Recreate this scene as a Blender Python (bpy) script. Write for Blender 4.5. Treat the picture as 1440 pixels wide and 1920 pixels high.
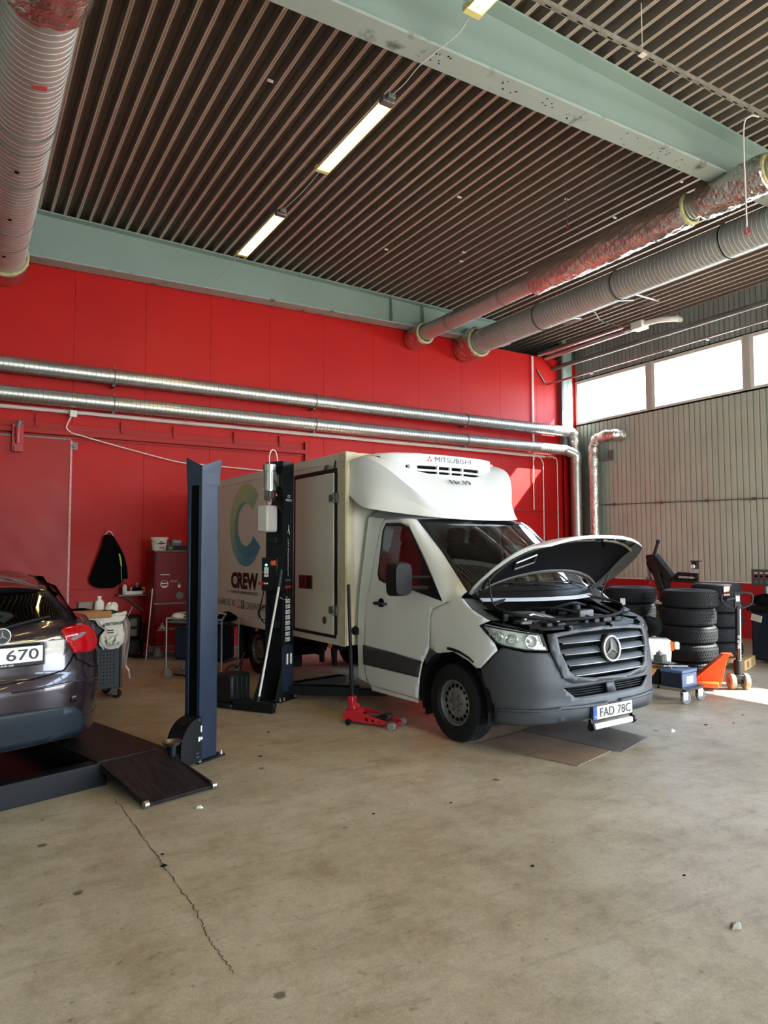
import bpy, bmesh, math, random
from mathutils import Vector, Matrix, geometry

for o in list(bpy.data.objects): bpy.data.objects.remove(o)
random.seed(7)
C = bpy.context.scene.collection
sc = bpy.context.scene

# ---------------------------------------------------------------- camera
cam_d = bpy.data.cameras.new('camera'); cam = bpy.data.objects.new('camera', cam_d); C.objects.link(cam)
cam_d.sensor_fit = 'HORIZONTAL'; cam_d.sensor_width = 36.0; cam_d.lens = 1309.0/1440*36
cam_d.clip_start = 0.05; cam_d.clip_end = 200
CR = ((0.854242, -0.027757, -0.519135), (-0.519871, -0.050163, -0.852771), (-0.002371, 0.998355, -0.057282))
M = Matrix(CR).to_4x4(); M.translation = (0, 0, 1.7); cam.matrix_world = M
sc.camera = cam

# ---------------------------------------------------------------- world, sun, exposure
def lin(c): return tuple((x/12.92 if x <= .04045 else ((x+.055)/1.055)**2.4) for x in c)
def rgb(r, g, b): return lin((r/255, g/255, b/255)) + (1.0,)
w = bpy.data.worlds.new('sky'); sc.world = w; w.use_nodes = True
nt = w.node_tree; bg = nt.nodes['Background']
tc = nt.nodes.new('ShaderNodeTexCoord'); sp = nt.nodes.new('ShaderNodeSeparateXYZ'); cr = nt.nodes.new('ShaderNodeValToRGB')
nt.links.new(tc.outputs['Generated'], sp.inputs[0]); nt.links.new(sp.outputs['Z'], cr.inputs[0])
cr.color_ramp.elements[0].position = 0.0; cr.color_ramp.elements[0].color = (.62, .63, .62, 1)
cr.color_ramp.elements[1].position = 0.35; cr.color_ramp.elements[1].color = (.62, .78, 1.0, 1)
e = cr.color_ramp.elements.new(.04); e.color = (.86, .94, 1.0, 1)
nt.links.new(cr.outputs[0], bg.inputs['Color']); bg.inputs['Strength'].default_value = 6.0
sun_d = bpy.data.lights.new('sun', 'SUN'); sun = bpy.data.objects.new('sun', sun_d); C.objects.link(sun)
sun_d.energy = 15.0; sun_d.angle = math.radians(.6); sun_d.color = (1.0, .93, .82)
sun.rotation_euler = Vector((-1, .9, -1.06)).to_track_quat('-Z', 'Y').to_euler()
def portal(name, loc, sx, sy, d):
    l = bpy.data.lights.new(name, 'AREA'); l.shape = 'RECTANGLE'; l.size = sx; l.size_y = sy; l.cycles.is_portal = True
    o = bpy.data.objects.new(name, l); C.objects.link(o); o.location = loc
    o.rotation_euler = Vector(d).to_track_quat('-Z', 'Y').to_euler()
portal('portal_window', (13.22, 3.4, 5.42), 17.8, 1.1, (-1, 0, 0))
portal('portal_gate', (13.22, -1.4, 2.1), 5.6, 4.2, (-1, 0, 0))
portal('portal_gate_rear', (5.5, -7.98, 2.1), 7.0, 4.2, (0, 1, 0))
sc.view_settings.view_transform = 'Standard'; sc.view_settings.look = 'None'
sc.view_settings.gamma = 1.0; sc.view_settings.use_curve_mapping = False
sc.view_settings.exposure = 1.78
sc.cycles.max_bounces = 8; sc.cycles.diffuse_bounces = 5; sc.cycles.glossy_bounces = 4; sc.cycles.transmission_bounces = 6
sc.cycles.transparent_max_bounces = 12; sc.cycles.use_denoising = True; sc.cycles.sample_clamp_indirect = 8.0
sc.cycles.caustics_reflective = False; sc.cycles.caustics_refractive = False

# ---------------------------------------------------------------- materials
MATS = {}
def mat(name, col, rough=.5, metal=0.0, var=0.0, vscale=3.0, bump=0.0, bscale=40.0, emit=0.0, alpha=1.0, coat=0.0, spec=.5, trans=0.0, var2=None, stretch=None, rvar=0.0):
    """procedural principled material: base colour mottled by noise (var), optional second colour patches, bump, roughness variation"""
    if name in MATS: return MATS[name]
    m = bpy.data.materials.new(name); m.use_nodes = True; t = m.node_tree; b = t.nodes['Principled BSDF']
    b.inputs['Base Color'].default_value = col; b.inputs['Roughness'].default_value = rough; b.inputs['Metallic'].default_value = metal
    b.inputs['Specular IOR Level'].default_value = spec; b.inputs['Coat Weight'].default_value = coat
    b.inputs['Alpha'].default_value = alpha; b.inputs['Transmission Weight'].default_value = trans
    g = t.nodes.new('ShaderNodeTexCoord'); mp = t.nodes.new('ShaderNodeMapping'); t.links.new(g.outputs['Object'], mp.inputs[0])
    if stretch: mp.inputs['Scale'].default_value = stretch
    if var > 0 or var2:
        n = t.nodes.new('ShaderNodeTexNoise'); n.inputs['Scale'].default_value = vscale; n.inputs['Detail'].default_value = 6
        t.links.new(mp.outputs[0], n.inputs['Vector'])
        r = t.nodes.new('ShaderNodeValToRGB'); t.links.new(n.outputs[0], r.inputs[0])
        lo = tuple(max(0, c*(1-var)) for c in col[:3]) + (1,); hi = tuple(min(1, c*(1+var)) for c in col[:3]) + (1,)
        r.color_ramp.elements[0].position = .3; r.color_ramp.elements[0].color = lo
        r.color_ramp.elements[1].position = .7; r.color_ramp.elements[1].color = hi
        if var2:
            r.color_ramp.elements[0].position = var2[1]; r.color_ramp.elements[0].color = var2[0]
            r.color_ramp.elements[1].position = var2[1]+.12; r.color_ramp.elements[1].color = col
        t.links.new(r.outputs[0], b.inputs['Base Color'])
    if rvar > 0:
        n = t.nodes.new('ShaderNodeTexNoise'); n.inputs['Scale'].default_value = vscale*2.3; n.inputs['Detail'].default_value = 5
        t.links.new(mp.outputs[0], n.inputs['Vector'])
        r = t.nodes.new('ShaderNodeMapRange'); r.inputs['To Min'].default_value = max(0, rough-rvar); r.inputs['To Max'].default_value = min(1, rough+rvar)
        t.links.new(n.outputs[0], r.inputs[0]); t.links.new(r.outputs[0], b.inputs['Roughness'])
    if bump > 0:
        n = t.nodes.new('ShaderNodeTexNoise'); n.inputs['Scale'].default_value = bscale; n.inputs['Detail'].default_value = 4
        t.links.new(mp.outputs[0], n.inputs['Vector'])
        bp = t.nodes.new('ShaderNodeBump'); bp.inputs['Strength'].default_value = bump; bp.inputs['Distance'].default_value = .02
        t.links.new(n.outputs[0], bp.inputs['Height']); t.links.new(bp.outputs[0], b.inputs['Normal'])
    if emit > 0:
        b.inputs['Emission Color'].default_value = col; b.inputs['Emission Strength'].default_value = emit
    MATS[name] = m; return m

def concrete():
    m = bpy.data.materials.new('concrete_floor'); m.use_nodes = True; t = m.node_tree; b = t.nodes['Principled BSDF']
    g = t.nodes.new('ShaderNodeTexCoord')
    def noise(s, d=8, ro=.6, vec=None, dist=0):
        n = t.nodes.new('ShaderNodeTexNoise'); n.inputs['Scale'].default_value = s; n.inputs['Detail'].default_value = d
        n.inputs['Roughness'].default_value = ro; n.inputs['Distortion'].default_value = dist
        t.links.new(vec or g.outputs['Object'], n.inputs['Vector']); return n
    def ramp(src, p0, c0, p1, c1):
        r = t.nodes.new('ShaderNodeValToRGB'); t.links.new(src, r.inputs[0])
        r.color_ramp.elements[0].position = p0; r.color_ramp.elements[0].color = c0
        r.color_ramp.elements[1].position = p1; r.color_ramp.elements[1].color = c1; return r
    def mix(f, a, bb, mode='MIX'):
        x = t.nodes.new('ShaderNodeMix'); x.data_type = 'RGBA'; x.blend_type = mode
        if hasattr(f, 'links'): t.links.new(f, x.inputs[0])
        else: x.inputs[0].default_value = f
        t.links.new(a, x.inputs[6]); t.links.new(bb, x.inputs[7]); return x.outputs[2]
    base = ramp(noise(.5, 9, .6).outputs[0], .3, rgb(180, 167, 143), .7, rgb(212, 203, 186)).outputs[0]
    mid = ramp(noise(2.4, 12, .78, dist=.15).outputs[0], .34, rgb(196, 184, 164), .58, rgb(255, 255, 255)).outputs[0]
    base = mix(.75, base, mid, 'MULTIPLY')
    mp = t.nodes.new('ShaderNodeMapping'); mp.inputs['Scale'].default_value = (1, 5, 1); mp.inputs['Rotation'].default_value = (0, 0, .5)
    t.links.new(g.outputs['Object'], mp.inputs[0])
    scuff = ramp(noise(1.6, 12, .82, mp.outputs[0], .3).outputs[0], .52, (1, 1, 1, 1), .68, (.50, .45, .39, 1)).outputs[0]
    base = mix(.6, base, scuff, 'MULTIPLY')
    fine = ramp(noise(46, 6, .8).outputs[0], .3, (.72, .72, .72, 1), .62, (1, 1, 1, 1)).outputs[0]
    base = mix(.8, base, fine, 'MULTIPLY')
    gr = ramp(noise(130, 4, .9).outputs[0], .36, (.62, .60, .57, 1), .60, (1.06, 1.05, 1.03, 1)).outputs[0]
    base = mix(.7, base, gr, 'MULTIPLY')
    sp0 = ramp(noise(17, 3, .5).outputs[0], .66, (1, 1, 1, 1), .74, (.50, .45, .38, 1)).outputs[0]
    base = mix(.7, base, sp0, 'MULTIPLY')
    # oil drips and chips: sparse round dark spots
    v = t.nodes.new('ShaderNodeTexVoronoi'); v.inputs['Scale'].default_value = 2.4; t.links.new(g.outputs['Object'], v.inputs['Vector'])
    wn = noise(30, 3).outputs[0]
    ad = t.nodes.new('ShaderNodeMath'); ad.operation = 'MULTIPLY_ADD'; t.links.new(wn, ad.inputs[0]); ad.inputs[1].default_value = .10
    t.links.new(v.outputs['Distance'], ad.inputs[2])
    spot = ramp(ad.outputs[0], .095, (.20, .17, .14, 1), .125, (1, 1, 1, 1)).outputs[0]
    base = mix(.85, base, spot, 'MULTIPLY')
    v2 = t.nodes.new('ShaderNodeTexVoronoi'); v2.inputs['Scale'].default_value = 8; t.links.new(g.outputs['Object'], v2.inputs['Vector'])
    ad2 = t.nodes.new('ShaderNodeMath'); ad2.operation = 'MULTIPLY_ADD'; t.links.new(wn, ad2.inputs[0]); ad2.inputs[1].default_value = .14
    t.links.new(v2.outputs['Distance'], ad2.inputs[2])
    spot2 = ramp(ad2.outputs[0], .105, (.40, .34, .28, 1), .15, (1, 1, 1, 1)).outputs[0]
    base = mix(.6, base, spot2, 'MULTIPLY')
    t.links.new(base, b.inputs['Base Color'])
    rr = t.nodes.new('ShaderNodeMapRange'); rr.inputs['To Min'].default_value = .34; rr.inputs['To Max'].default_value = .62
    t.links.new(noise(1.7, 8, .7).outputs[0], rr.inputs[0]); t.links.new(rr.outputs[0], b.inputs['Roughness'])
    bp = t.nodes.new('ShaderNodeBump'); bp.inputs['Strength'].default_value = .22; bp.inputs['Distance'].default_value = .012
    t.links.new(noise(22, 10, .8).outputs[0], bp.inputs['Height']); t.links.new(bp.outputs[0], b.inputs['Normal'])
    return m

M_floor = concrete()
M_white = mat('white_paint', rgb(230, 236, 243), .34, var=.03, vscale=1.5, coat=.25)
M_dirtwhite = mat('aged_white_panel', rgb(224, 222, 214), .45, var=.05, vscale=1.2, coat=.1)
M_frame = mat('cream_profile', rgb(205, 196, 170), .5, var=.1, vscale=9)
M_black = mat('black_plastic', rgb(17, 18, 20), .5, var=.1, spec=.35)
M_rubber = mat('black_rubber', rgb(16, 17, 18), .75, spec=.25)
M_grey = mat('grey_bumper_plastic', rgb(58, 62, 68), .5, var=.05, vscale=2, bump=.06, bscale=400)
M_slat = mat('grille_slat_plastic', rgb(58, 63, 70), .5, spec=.35)
M_chrome = mat('chrome', rgb(225, 225, 225), .12, 1)
M_silver = mat('silver_trim', rgb(215, 217, 220), .28, .45)
M_steel = mat('brushed_steel', rgb(170, 170, 168), .32, 1, var=.08, vscale=20)
M_zinc = mat('zinc_steel', rgb(190, 192, 190), .36, 1, var=.08, vscale=6, rvar=.1)
M_foil = mat('foil_wrap', rgb(215, 212, 208), .22, 1, bump=1.0, bscale=22, var=.06)
M_galv = mat('spiral_duct_steel', rgb(192, 196, 194), .38, .88, var=.06, vscale=4)
M_duct = mat('matt_duct_steel', rgb(172, 180, 180), .48, .35, var=.06, vscale=3)
M_red = mat('red_wall_paint', rgb(186, 20, 18), .5, var=.06, vscale=.8, rvar=.1, spec=.28)
M_red2 = mat('red_door_paint', rgb(166, 16, 16), .42, var=.08, vscale=1.6, rvar=.1, spec=.3)
M_redplinth = mat('dark_red_plinth', rgb(158, 22, 30), .55, var=.12)
M_teal = mat('grey_green_beam_paint', rgb(142, 162, 157), .45, var=.05, vscale=1.3)
M_tealflange = mat('beam_flange_paint', rgb(158, 172, 168), .48, var=.04, vscale=4, var2=(rgb(70, 78, 76), .27))
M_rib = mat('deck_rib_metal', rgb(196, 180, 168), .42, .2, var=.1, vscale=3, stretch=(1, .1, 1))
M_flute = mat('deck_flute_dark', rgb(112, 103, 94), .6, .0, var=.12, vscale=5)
M_corr = mat('corrugated_sheet', rgb(184, 198, 190), .5, .05, var=.05, vscale=2)
M_corr2 = mat('corrugated_sheet_upper', rgb(150, 160, 158), .45, .15, var=.05, vscale=2)
M_dark = mat('dark_cavity', rgb(7, 7, 8), .85, spec=.1)
M_lift = mat('navy_powder_coat', rgb(36, 48, 68), .38, .1, var=.14, vscale=4, rvar=.12, spec=.4)
M_lift2 = mat('black_powder_coat', rgb(14, 17, 22), .42, var=.1, vscale=5, spec=.3)
M_ramp = mat('worn_ramp_steel', rgb(34, 29, 30), .5, .2, spec=.3, var=.75, vscale=7, stretch=(1, 9, 1), bump=.25, bscale=60, rvar=.15)
M_car = mat('dark_plum_car_paint', rgb(44, 34, 42), .24, .5, coat=.8)
M_carblack = mat('gloss_black', rgb(12, 12, 14), .1, coat=.6)
M_lens = mat('red_lens', rgb(158, 4, 16), .14, coat=.6)
M_lens2 = mat('smoked_lens', rgb(120, 110, 112), .15, coat=.8)
M_amber = mat('amber_lens', rgb(235, 110, 20), .2, coat=.5)
M_plate = mat('licence_plate_white', rgb(232, 236, 236), .35)
M_ink = mat('black_ink', rgb(15, 15, 16), .5)
M_blue = mat('plate_blue', rgb(20, 70, 170), .4)
M_tool = mat('charcoal_cabinet_paint', rgb(42, 46, 50), .5, var=.06, spec=.3)
M_cabred = mat('dark_red_cabinet_paint', rgb(124, 6, 18), .45, spec=.3, var=.08, coat=.1)
M_jackred = mat('jack_red_enamel', rgb(176, 26, 40), .38, coat=.2, var=.1)
M_orange = mat('orange_enamel', rgb(226, 84, 28), .38, var=.1)
M_wood = mat('pallet_wood', rgb(205, 172, 122), .75, var=.18, vscale=6, stretch=(1, 8, 8))
M_card = mat('brown_cardboard', rgb(170, 120, 74), .8, var=.1)
M_mask = mat('hardboard_sheet', rgb(138, 116, 98), .6, var=.2, vscale=2.5, rvar=.15)
M_fabric = mat('black_fabric', rgb(8, 9, 11), .9, spec=.1, bump=.4, bscale=12)
M_fabgreen = mat('dark_green_fabric', rgb(46, 50, 38), .9, bump=.4, bscale=14)
M_navy = mat('navy_bin', rgb(18, 24, 40), .5)
M_whiteplastic = mat('white_plastic', rgb(232, 230, 222), .45, var=.03)
M_bag = mat('white_bag_plastic', rgb(226, 224, 212), .4, bump=.5, bscale=9)
M_film = mat('clear_plastic_film', rgb(190, 178, 170), .25, alpha=.62, bump=.8, bscale=9)
M_tank = mat('frosted_tank_plastic', rgb(196, 192, 188), .35, alpha=.93)
M_tyre = mat('tyre_rubber', rgb(18, 21, 26), .68, spec=.3, var=.12, vscale=8, bump=.15, bscale=60)
M_tyrebk = mat('tyre_rubber_dusty', rgb(34, 37, 42), .7, var=.15, vscale=6)
M_rim = mat('steel_wheel_silver', rgb(140, 142, 144), .42, .5, var=.1, vscale=8)
M_castor = mat('grey_castor_rubber', rgb(120, 122, 122), .6)
M_tan = mat('worn_tan_roller', rgb(150, 128, 108), .6, var=.1)
M_tube = mat('lamp_tube_glow', rgb(255, 232, 176), .5, emit=8.0)
M_lampwhite = mat('lamp_reflector_cream', rgb(240, 226, 150), .3)
M_led = mat('green_indicator', rgb(60, 255, 190), .4, emit=3.0)
M_cable = mat('white_cable', rgb(236, 230, 228), .5)
M_bluebat = mat('battery_blue', rgb(70, 92, 132), .45)
M_batdark = mat('battery_navy', rgb(22, 28, 46), .45)
M_greymetal = mat('grey_part_metal', rgb(110, 112, 112), .5, .5, var=.15, vscale=9)
M_paper = mat('crumpled_paper', rgb(215, 210, 196), .8, var=.1, bump=.4)
M_green = mat('dark_green_box', rgb(20, 60, 44), .5)
M_seat = mat('seat_cloth', rgb(30, 32, 36), .9)
M_liner = mat('hood_liner_felt', rgb(9, 10, 15), .9, bump=.3, bscale=6, spec=.1)
M_under = mat('hood_underside_paint', rgb(74, 74, 71), .45, .1, var=.25, vscale=3)
def glass(name, tint, rough=.02, refl=.11):
    if name in MATS: return MATS[name]
    m = bpy.data.materials.new(name); m.use_nodes = True; t = m.node_tree
    for n in list(t.nodes):
        if n.type != 'OUTPUT_MATERIAL': t.nodes.remove(n)
    out = t.nodes['Material Output']
    tr = t.nodes.new('ShaderNodeBsdfTransparent'); tr.inputs[0].default_value = tint
    gl = t.nodes.new('ShaderNodeBsdfGlossy'); gl.inputs['Roughness'].default_value = rough; gl.inputs['Color'].default_value = (.95, .98, 1, 1)
    fr = t.nodes.new('ShaderNodeLayerWeight'); fr.inputs['Blend'].default_value = .5
    mx = t.nodes.new('ShaderNodeMixShader'); pw_ = t.nodes.new('ShaderNodeMath'); pw_.operation = 'POWER'; pw_.inputs[1].default_value = 4.0
    ad = t.nodes.new('ShaderNodeMath'); ad.operation = 'MULTIPLY_ADD'; ad.inputs[1].default_value = .9; ad.inputs[2].default_value = refl; ad.use_clamp = True
    t.links.new(fr.outputs['Facing'], pw_.inputs[0]); t.links.new(pw_.outputs[0], ad.inputs[0]); t.links.new(ad.outputs[0], mx.inputs[0])
    t.links.new(tr.outputs[0], mx.inputs[1]); t.links.new(gl.outputs[0], mx.inputs[2]); t.links.new(mx.outputs[0], out.inputs[0])
    MATS[name] = m; return m
M_glass = glass('truck_glass', (.30, .36, .36, 1))
M_carglass = glass('tinted_car_glass', (.05, .05, .055, 1))
M_clear = glass('clear_lens', (.93, .95, .95, 1))
M_pane = glass('window_pane', (.97, .99, 1, 1), refl=.04)

# ---------------------------------------------------------------- helpers
def V3(p): return Vector(p)
def frame(d):
    d = Vector(d).normalized(); a = Vector((0, 0, 1)) if abs(d.z) < .9 else Vector((1, 0, 0))
    u = d.cross(a).normalized(); return u, d.cross(u).normalized()

class MB:
    """collects shapes, then links them as ONE mesh object"""
    def __init__(s): s.v = []; s.f = []; s.m = []; s.k = 0; s.T = None
    def add(s, vs, fs):
        n = len(s.v)
        for p in vs: s.v.append(tuple(s.T @ Vector(p)) if s.T else tuple(p))
        for f in fs: s.f.append(tuple(i+n for i in f)); s.m.append(s.k)
        return s
    def bx(s, x0, x1, y0, y1, z0, z1):
        return s.add([(x, y, z) for z in (z0, z1) for y in (y0, y1) for x in (x0, x1)], [(0, 2, 3, 1), (4, 5, 7, 6), (0, 1, 5, 4), (2, 6, 7, 3), (0, 4, 6, 2), (1, 3, 7, 5)])
    def obx(s, c, a, b, c2, ha, hb, hc):
        c, a, b, c2 = Vector(c), Vector(a).normalized(), Vector(b).normalized(), Vector(c2).normalized()
        vs = [c+a*ha*i+b*hb*j+c2*hc*k for k in (-1, 1) for j in (-1, 1) for i in (-1, 1)]
        return s.add(vs, [(0, 2, 3, 1), (4, 5, 7, 6), (0, 1, 5, 4), (2, 6, 7, 3), (0, 4, 6, 2), (1, 3, 7, 5)])
    def bar(s, p, q, w, h, up=(0, 0, 1)):
        p, q = Vector(p), Vector(q); d = (q-p); n = d.normalized(); sd = n.cross(Vector(up))
        if sd.length < 1e-4: sd = n.cross(Vector((1, 0, 0)))
        sd.normalize(); u = sd.cross(n)
        return s.obx((p+q)/2, n, sd, u, d.length/2, w/2, h/2)
    def cyl(s, p, q, r, n=16, r2=None, cap=True):
        p, q = Vector(p), Vector(q); u, v = frame(q-p); r2 = r if r2 is None else r2; vs = []
        for c, rr in ((p, r), (q, r2)):
            for i in range(n):
                a = 2*math.pi*i/n; vs.append(c+u*math.cos(a)*rr+v*math.sin(a)*rr)
        fs = [(i, (i+1) % n, n+(i+1) % n, n+i) for i in range(n)]
        if cap: fs += [tuple(range(n))[::-1], tuple(range(n, 2*n))]
        return s.add(vs, fs)
    def ring(s, c, d, r, t, n=24, k=8, arc=None):
        """torus, radius r, tube t"""
        c = Vector(c); u, v = frame(d); d = Vector(d).normalized(); vs = []; fs = []
        for i in range(n):
            a = 2*math.pi*i/n; e_ = u*math.cos(a)+v*math.sin(a)
            for j in range(k):
                b = 2*math.pi*j/k; vs.append(c+e_*(r+t*math.cos(b))+d*t*math.sin(b))
        for i in range(n):
            for j in range(k): fs.append((i*k+j, ((i+1) % n)*k+j, ((i+1) % n)*k+(j+1) % k, i*k+(j+1) % k))
        return s.add(vs, fs)
    def lathe(s, prof, c, d, n=24, cap=False):
        """prof: (radius, height along d)"""
        c = Vector(c); u, v = frame(d); d = Vector(d).normalized(); vs = []; fs = []; m = len(prof)
        for i in range(n):
            a = 2*math.pi*i/n; e_ = u*math.cos(a)+v*math.sin(a)
            for r, h in prof: vs.append(c+e_*r+d*h)
        for i in range(n):
            for j in range(m-1): fs.append((i*m+j, ((i+1) % n)*m+j, ((i+1) % n)*m+j+1, i*m+j+1))
        return s.add(vs, fs)
    def tube(s, pts, r, n=8, closed=False, rf=None, cap=True):
        pts = [Vector(p) for p in pts]; N = len(pts); vs = []; fs = []; u = None
        for i, p in enumerate(pts):
            a = pts[(i-1) % N] if (closed or i > 0) else p; b = pts[(i+1) % N] if (closed or i < N-1) else p
            d = (b-a).normalized()
            if u is None: u, _ = frame(d)
            u = (u-d*u.dot(d)).normalized(); v = d.cross(u); rr = rf(i/(N-1)) if rf else r
            for j in range(n):
                t = 2*math.pi*j/n; vs.append(p+u*math.cos(t)*rr+v*math.sin(t)*rr)
        for i in range(N if closed else N-1):
            k = (i+1) % N
            for j in range(n): fs.append((i*n+j, i*n+(j+1) % n, k*n+(j+1) % n, k*n+j))
        if cap and not closed: fs += [tuple(range(n))[::-1], tuple(range((N-1)*n, N*n))]
        return s.add(vs, fs)
    def prism(s, poly, o, u, v, w, d):
        """polygon (a, b) in plane o+a*u+b*v extruded by w*d"""
        o, u, v, w = Vector(o), Vector(u), Vector(v), Vector(w); n = len(poly)
        vs = [o+u*a+v*b for a, b in poly]+[o+u*a+v*b+w*d for a, b in poly]
        tri = geometry.tessellate_polygon([[Vector((a, b, 0)) for a, b in poly]])
        fs = [t for t in tri]+[tuple(i+n for i in t)[::-1] for t in tri]+[(i, (i+1) % n, n+(i+1) % n, n+i) for i in range(n)]
        return s.add(vs, fs)
    def grid(s, fn, nu, nv, cu=False, cv=False):
        vs = [fn(i/nu if cu else i/(nu-1), j/nv if cv else j/(nv-1)) for i in range(nu) for j in range(nv)]
        fs = []
        for i in range(nu if cu else nu-1):
            for j in range(nv if cv else nv-1):
                a, b = (i+1) % nu, (j+1) % nv; fs.append((i*nv+j, a*nv+j, a*nv+b, i*nv+b))
        return s.add(vs, fs)
    def fan(s, pts):
        return s.add(pts, [tuple(range(len(pts)))])
    def build(s, name, mats, parent=None, ang=.6, bevel=0, solid=0, flip=False, sub=0):
        me = bpy.data.meshes.new(name)
        vs = [(x, -y, z) for x, y, z in s.v] if flip else s.v
        me.from_pydata(vs, [], s.f)
        for m_ in (mats if isinstance(mats, (list, tuple)) else [mats]): me.materials.append(m_)
        if any(s.m): me.polygons.foreach_set('material_index', s.m)
        bm = bmesh.new(); bm.from_mesh(me)
        bmesh.ops.remove_doubles(bm, verts=bm.verts, dist=1e-5); bmesh.ops.recalc_face_normals(bm, faces=bm.faces)
        bm.to_mesh(me); bm.free()
        if ang:
            me.polygons.foreach_set('use_smooth', [True]*len(me.polygons)); me.set_sharp_from_angle(angle=ang)
        me.update()
        o = bpy.data.objects.new(name, me); C.objects.link(o)
        if parent: o.parent = parent
        if solid:
            md = o.modifiers.new('thickness', 'SOLIDIFY'); md.thickness = abs(solid); md.offset = -1 if solid > 0 else 1
        if sub:
            md = o.modifiers.new('smooth', 'SUBSURF'); md.levels = sub; md.render_levels = sub
        if bevel:
            md = o.modifiers.new('bevel', 'BEVEL'); md.width = bevel; md.segments = 2; md.limit_method = 'ANGLE'; md.angle_limit = .6
        return o

def tag(o, label, cat, group=None):
    o['label'] = label; o['category'] = cat
    if group: o['group'] = group
    return o
def struct(o): o['kind'] = 'structure'; return o
def thing(name, label, cat, loc=(0, 0, 0), rz=0.0, group=None):
    o = bpy.data.objects.new(name, None); C.objects.link(o); o.location = loc; o.rotation_euler = (0, 0, rz); o.empty_display_size = .1
    return tag(o, label, cat, group)
def copy_tree(o, parent=None):
    c = o.copy(); C.objects.link(c); c.parent = parent
    for ch in [x for x in bpy.data.objects if x.parent == o]: copy_tree(ch, c)
    return c
def text(name, body, o, r, u, w, h, m, parent=None, bold=0.0, lift=.002, th=.0015, shear=0.0):
    """flat lettering fitted to w x h; o = lower left corner, r = reading direction, u = up"""
    cu = bpy.data.curves.new(name, 'FONT'); cu.body = body; cu.offset = bold; cu.resolution_u = 3; cu.shear = shear
    ob = bpy.data.objects.new(name, cu); C.objects.link(ob)
    bpy.context.view_layer.update()
    me = bpy.data.meshes.new_from_object(ob); bpy.data.objects.remove(ob)
    xs = [v.co.x for v in me.vertices]; ys = [v.co.y for v in me.vertices]
    x0, x1, y0, y1 = min(xs), max(xs), min(ys), max(ys); r, u = Vector(r).normalized(), Vector(u).normalized(); n = r.cross(u).normalized(); o = Vector(o)
    for v in me.vertices:
        p = o+r*((v.co.x-x0)/(x1-x0)*w)+u*((v.co.y-y0)/(y1-y0)*h)+n*lift; v.co = p
    me.materials.clear(); me.materials.append(m)
    ob = bpy.data.objects.new(name, me); C.objects.link(ob)
    if parent: ob.parent = parent
    return ob
def lerp(a, b, t): return a+(b-a)*t
def pl(pts, n):
    """resample a polyline evenly into n points"""
    pts = [Vector(p) for p in pts]; L = [0]
    for a, b in zip(pts, pts[1:]): L.append(L[-1]+(b-a).length)
    out = []
    for i in range(n):
        t = L[-1]*i/(n-1); k = 0
        while k < len(L)-2 and L[k+1] < t: k += 1
        out.append(pts[k].lerp(pts[k+1], (t-L[k])/max(1e-9, L[k+1]-L[k])))
    return out
def smooth(pts, n=24, closed=False):
    """Catmull-Rom through pts"""
    P = [Vector(p) for p in pts]; N = len(P); out = []
    segs = N if closed else N-1
    for k in range(segs):
        g = lambda i: P[i % N] if closed else P[min(max(i, 0), N-1)]
        a, b, c, d = g(k-1), g(k), g(k+1), g(k+2); m = max(2, n//segs)
        for j in range(m):
            t = j/m; out.append(.5*((2*b)+(c-a)*t+(2*a-5*b+4*c-d)*t*t+(3*b-a-3*c+d)*t**3))
    if not closed: out.append(P[-1])
    return out
def interp(t, pts):
    if t <= pts[0][0]: return pts[0][1]
    for (a, b), (c, d) in zip(pts, pts[1:]):
        if t <= c: return b+(d-b)*(t-a)/(c-a)
    return pts[-1][1]
class Shell:
    """vehicle body surface: plan curve (superellipse nose, straight sides) scaled by height; s = arc length from the nose, z = height"""
    def __init__(self, x0, fr, yh, n, xf, yz, sg=1):
        self.x0, self.fr, self.yh, self.xf, self.yz, self.sg = x0, fr, yh, xf, yz, sg
        self.tab = []; acc = 0; prev = None
        for i in range(301):
            y = yh*math.sin(math.pi/2*i/300); x = x0+(fr-x0)*max(0, 1-(y/yh)**n)**(1/n)
            if prev: acc += math.hypot(x-prev[0], y-prev[1])
            self.tab.append((acc, x, y)); prev = (x, y)
        self.sc = acc
    def __call__(self, s, z, off=0.0):
        a = abs(s)
        if a >= self.sc: x, y = self.x0-(a-self.sc), self.yh
        else:
            lo, hi = 0, 300
            while hi-lo > 1:
                m = (lo+hi)//2
                if self.tab[m][0] <= a: lo = m
                else: hi = m
            f = (a-self.tab[lo][0])/(self.tab[hi][0]-self.tab[lo][0]+1e-12)
            x = self.tab[lo][1]+f*(self.tab[hi][1]-self.tab[lo][1]); y = self.tab[lo][2]+f*(self.tab[hi][2]-self.tab[lo][2])
        xn, yn = (max(x-self.x0, 0)/(self.fr-self.x0))**2, (y/self.yh)**6; L = math.hypot(xn, yn)+1e-9
        if x > self.x0: x = self.x0+(x-self.x0)*(interp(z, self.xf)-self.x0)/(1-self.x0)
        y = y*interp(z, self.yz)/self.yh
        x += off*xn/L; y += off*yn/L
        return (x*self.sg, math.copysign(y, s) if s else 0.0, z)
    def sx(self, x): return self.sc+self.x0-x*self.sg
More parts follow.
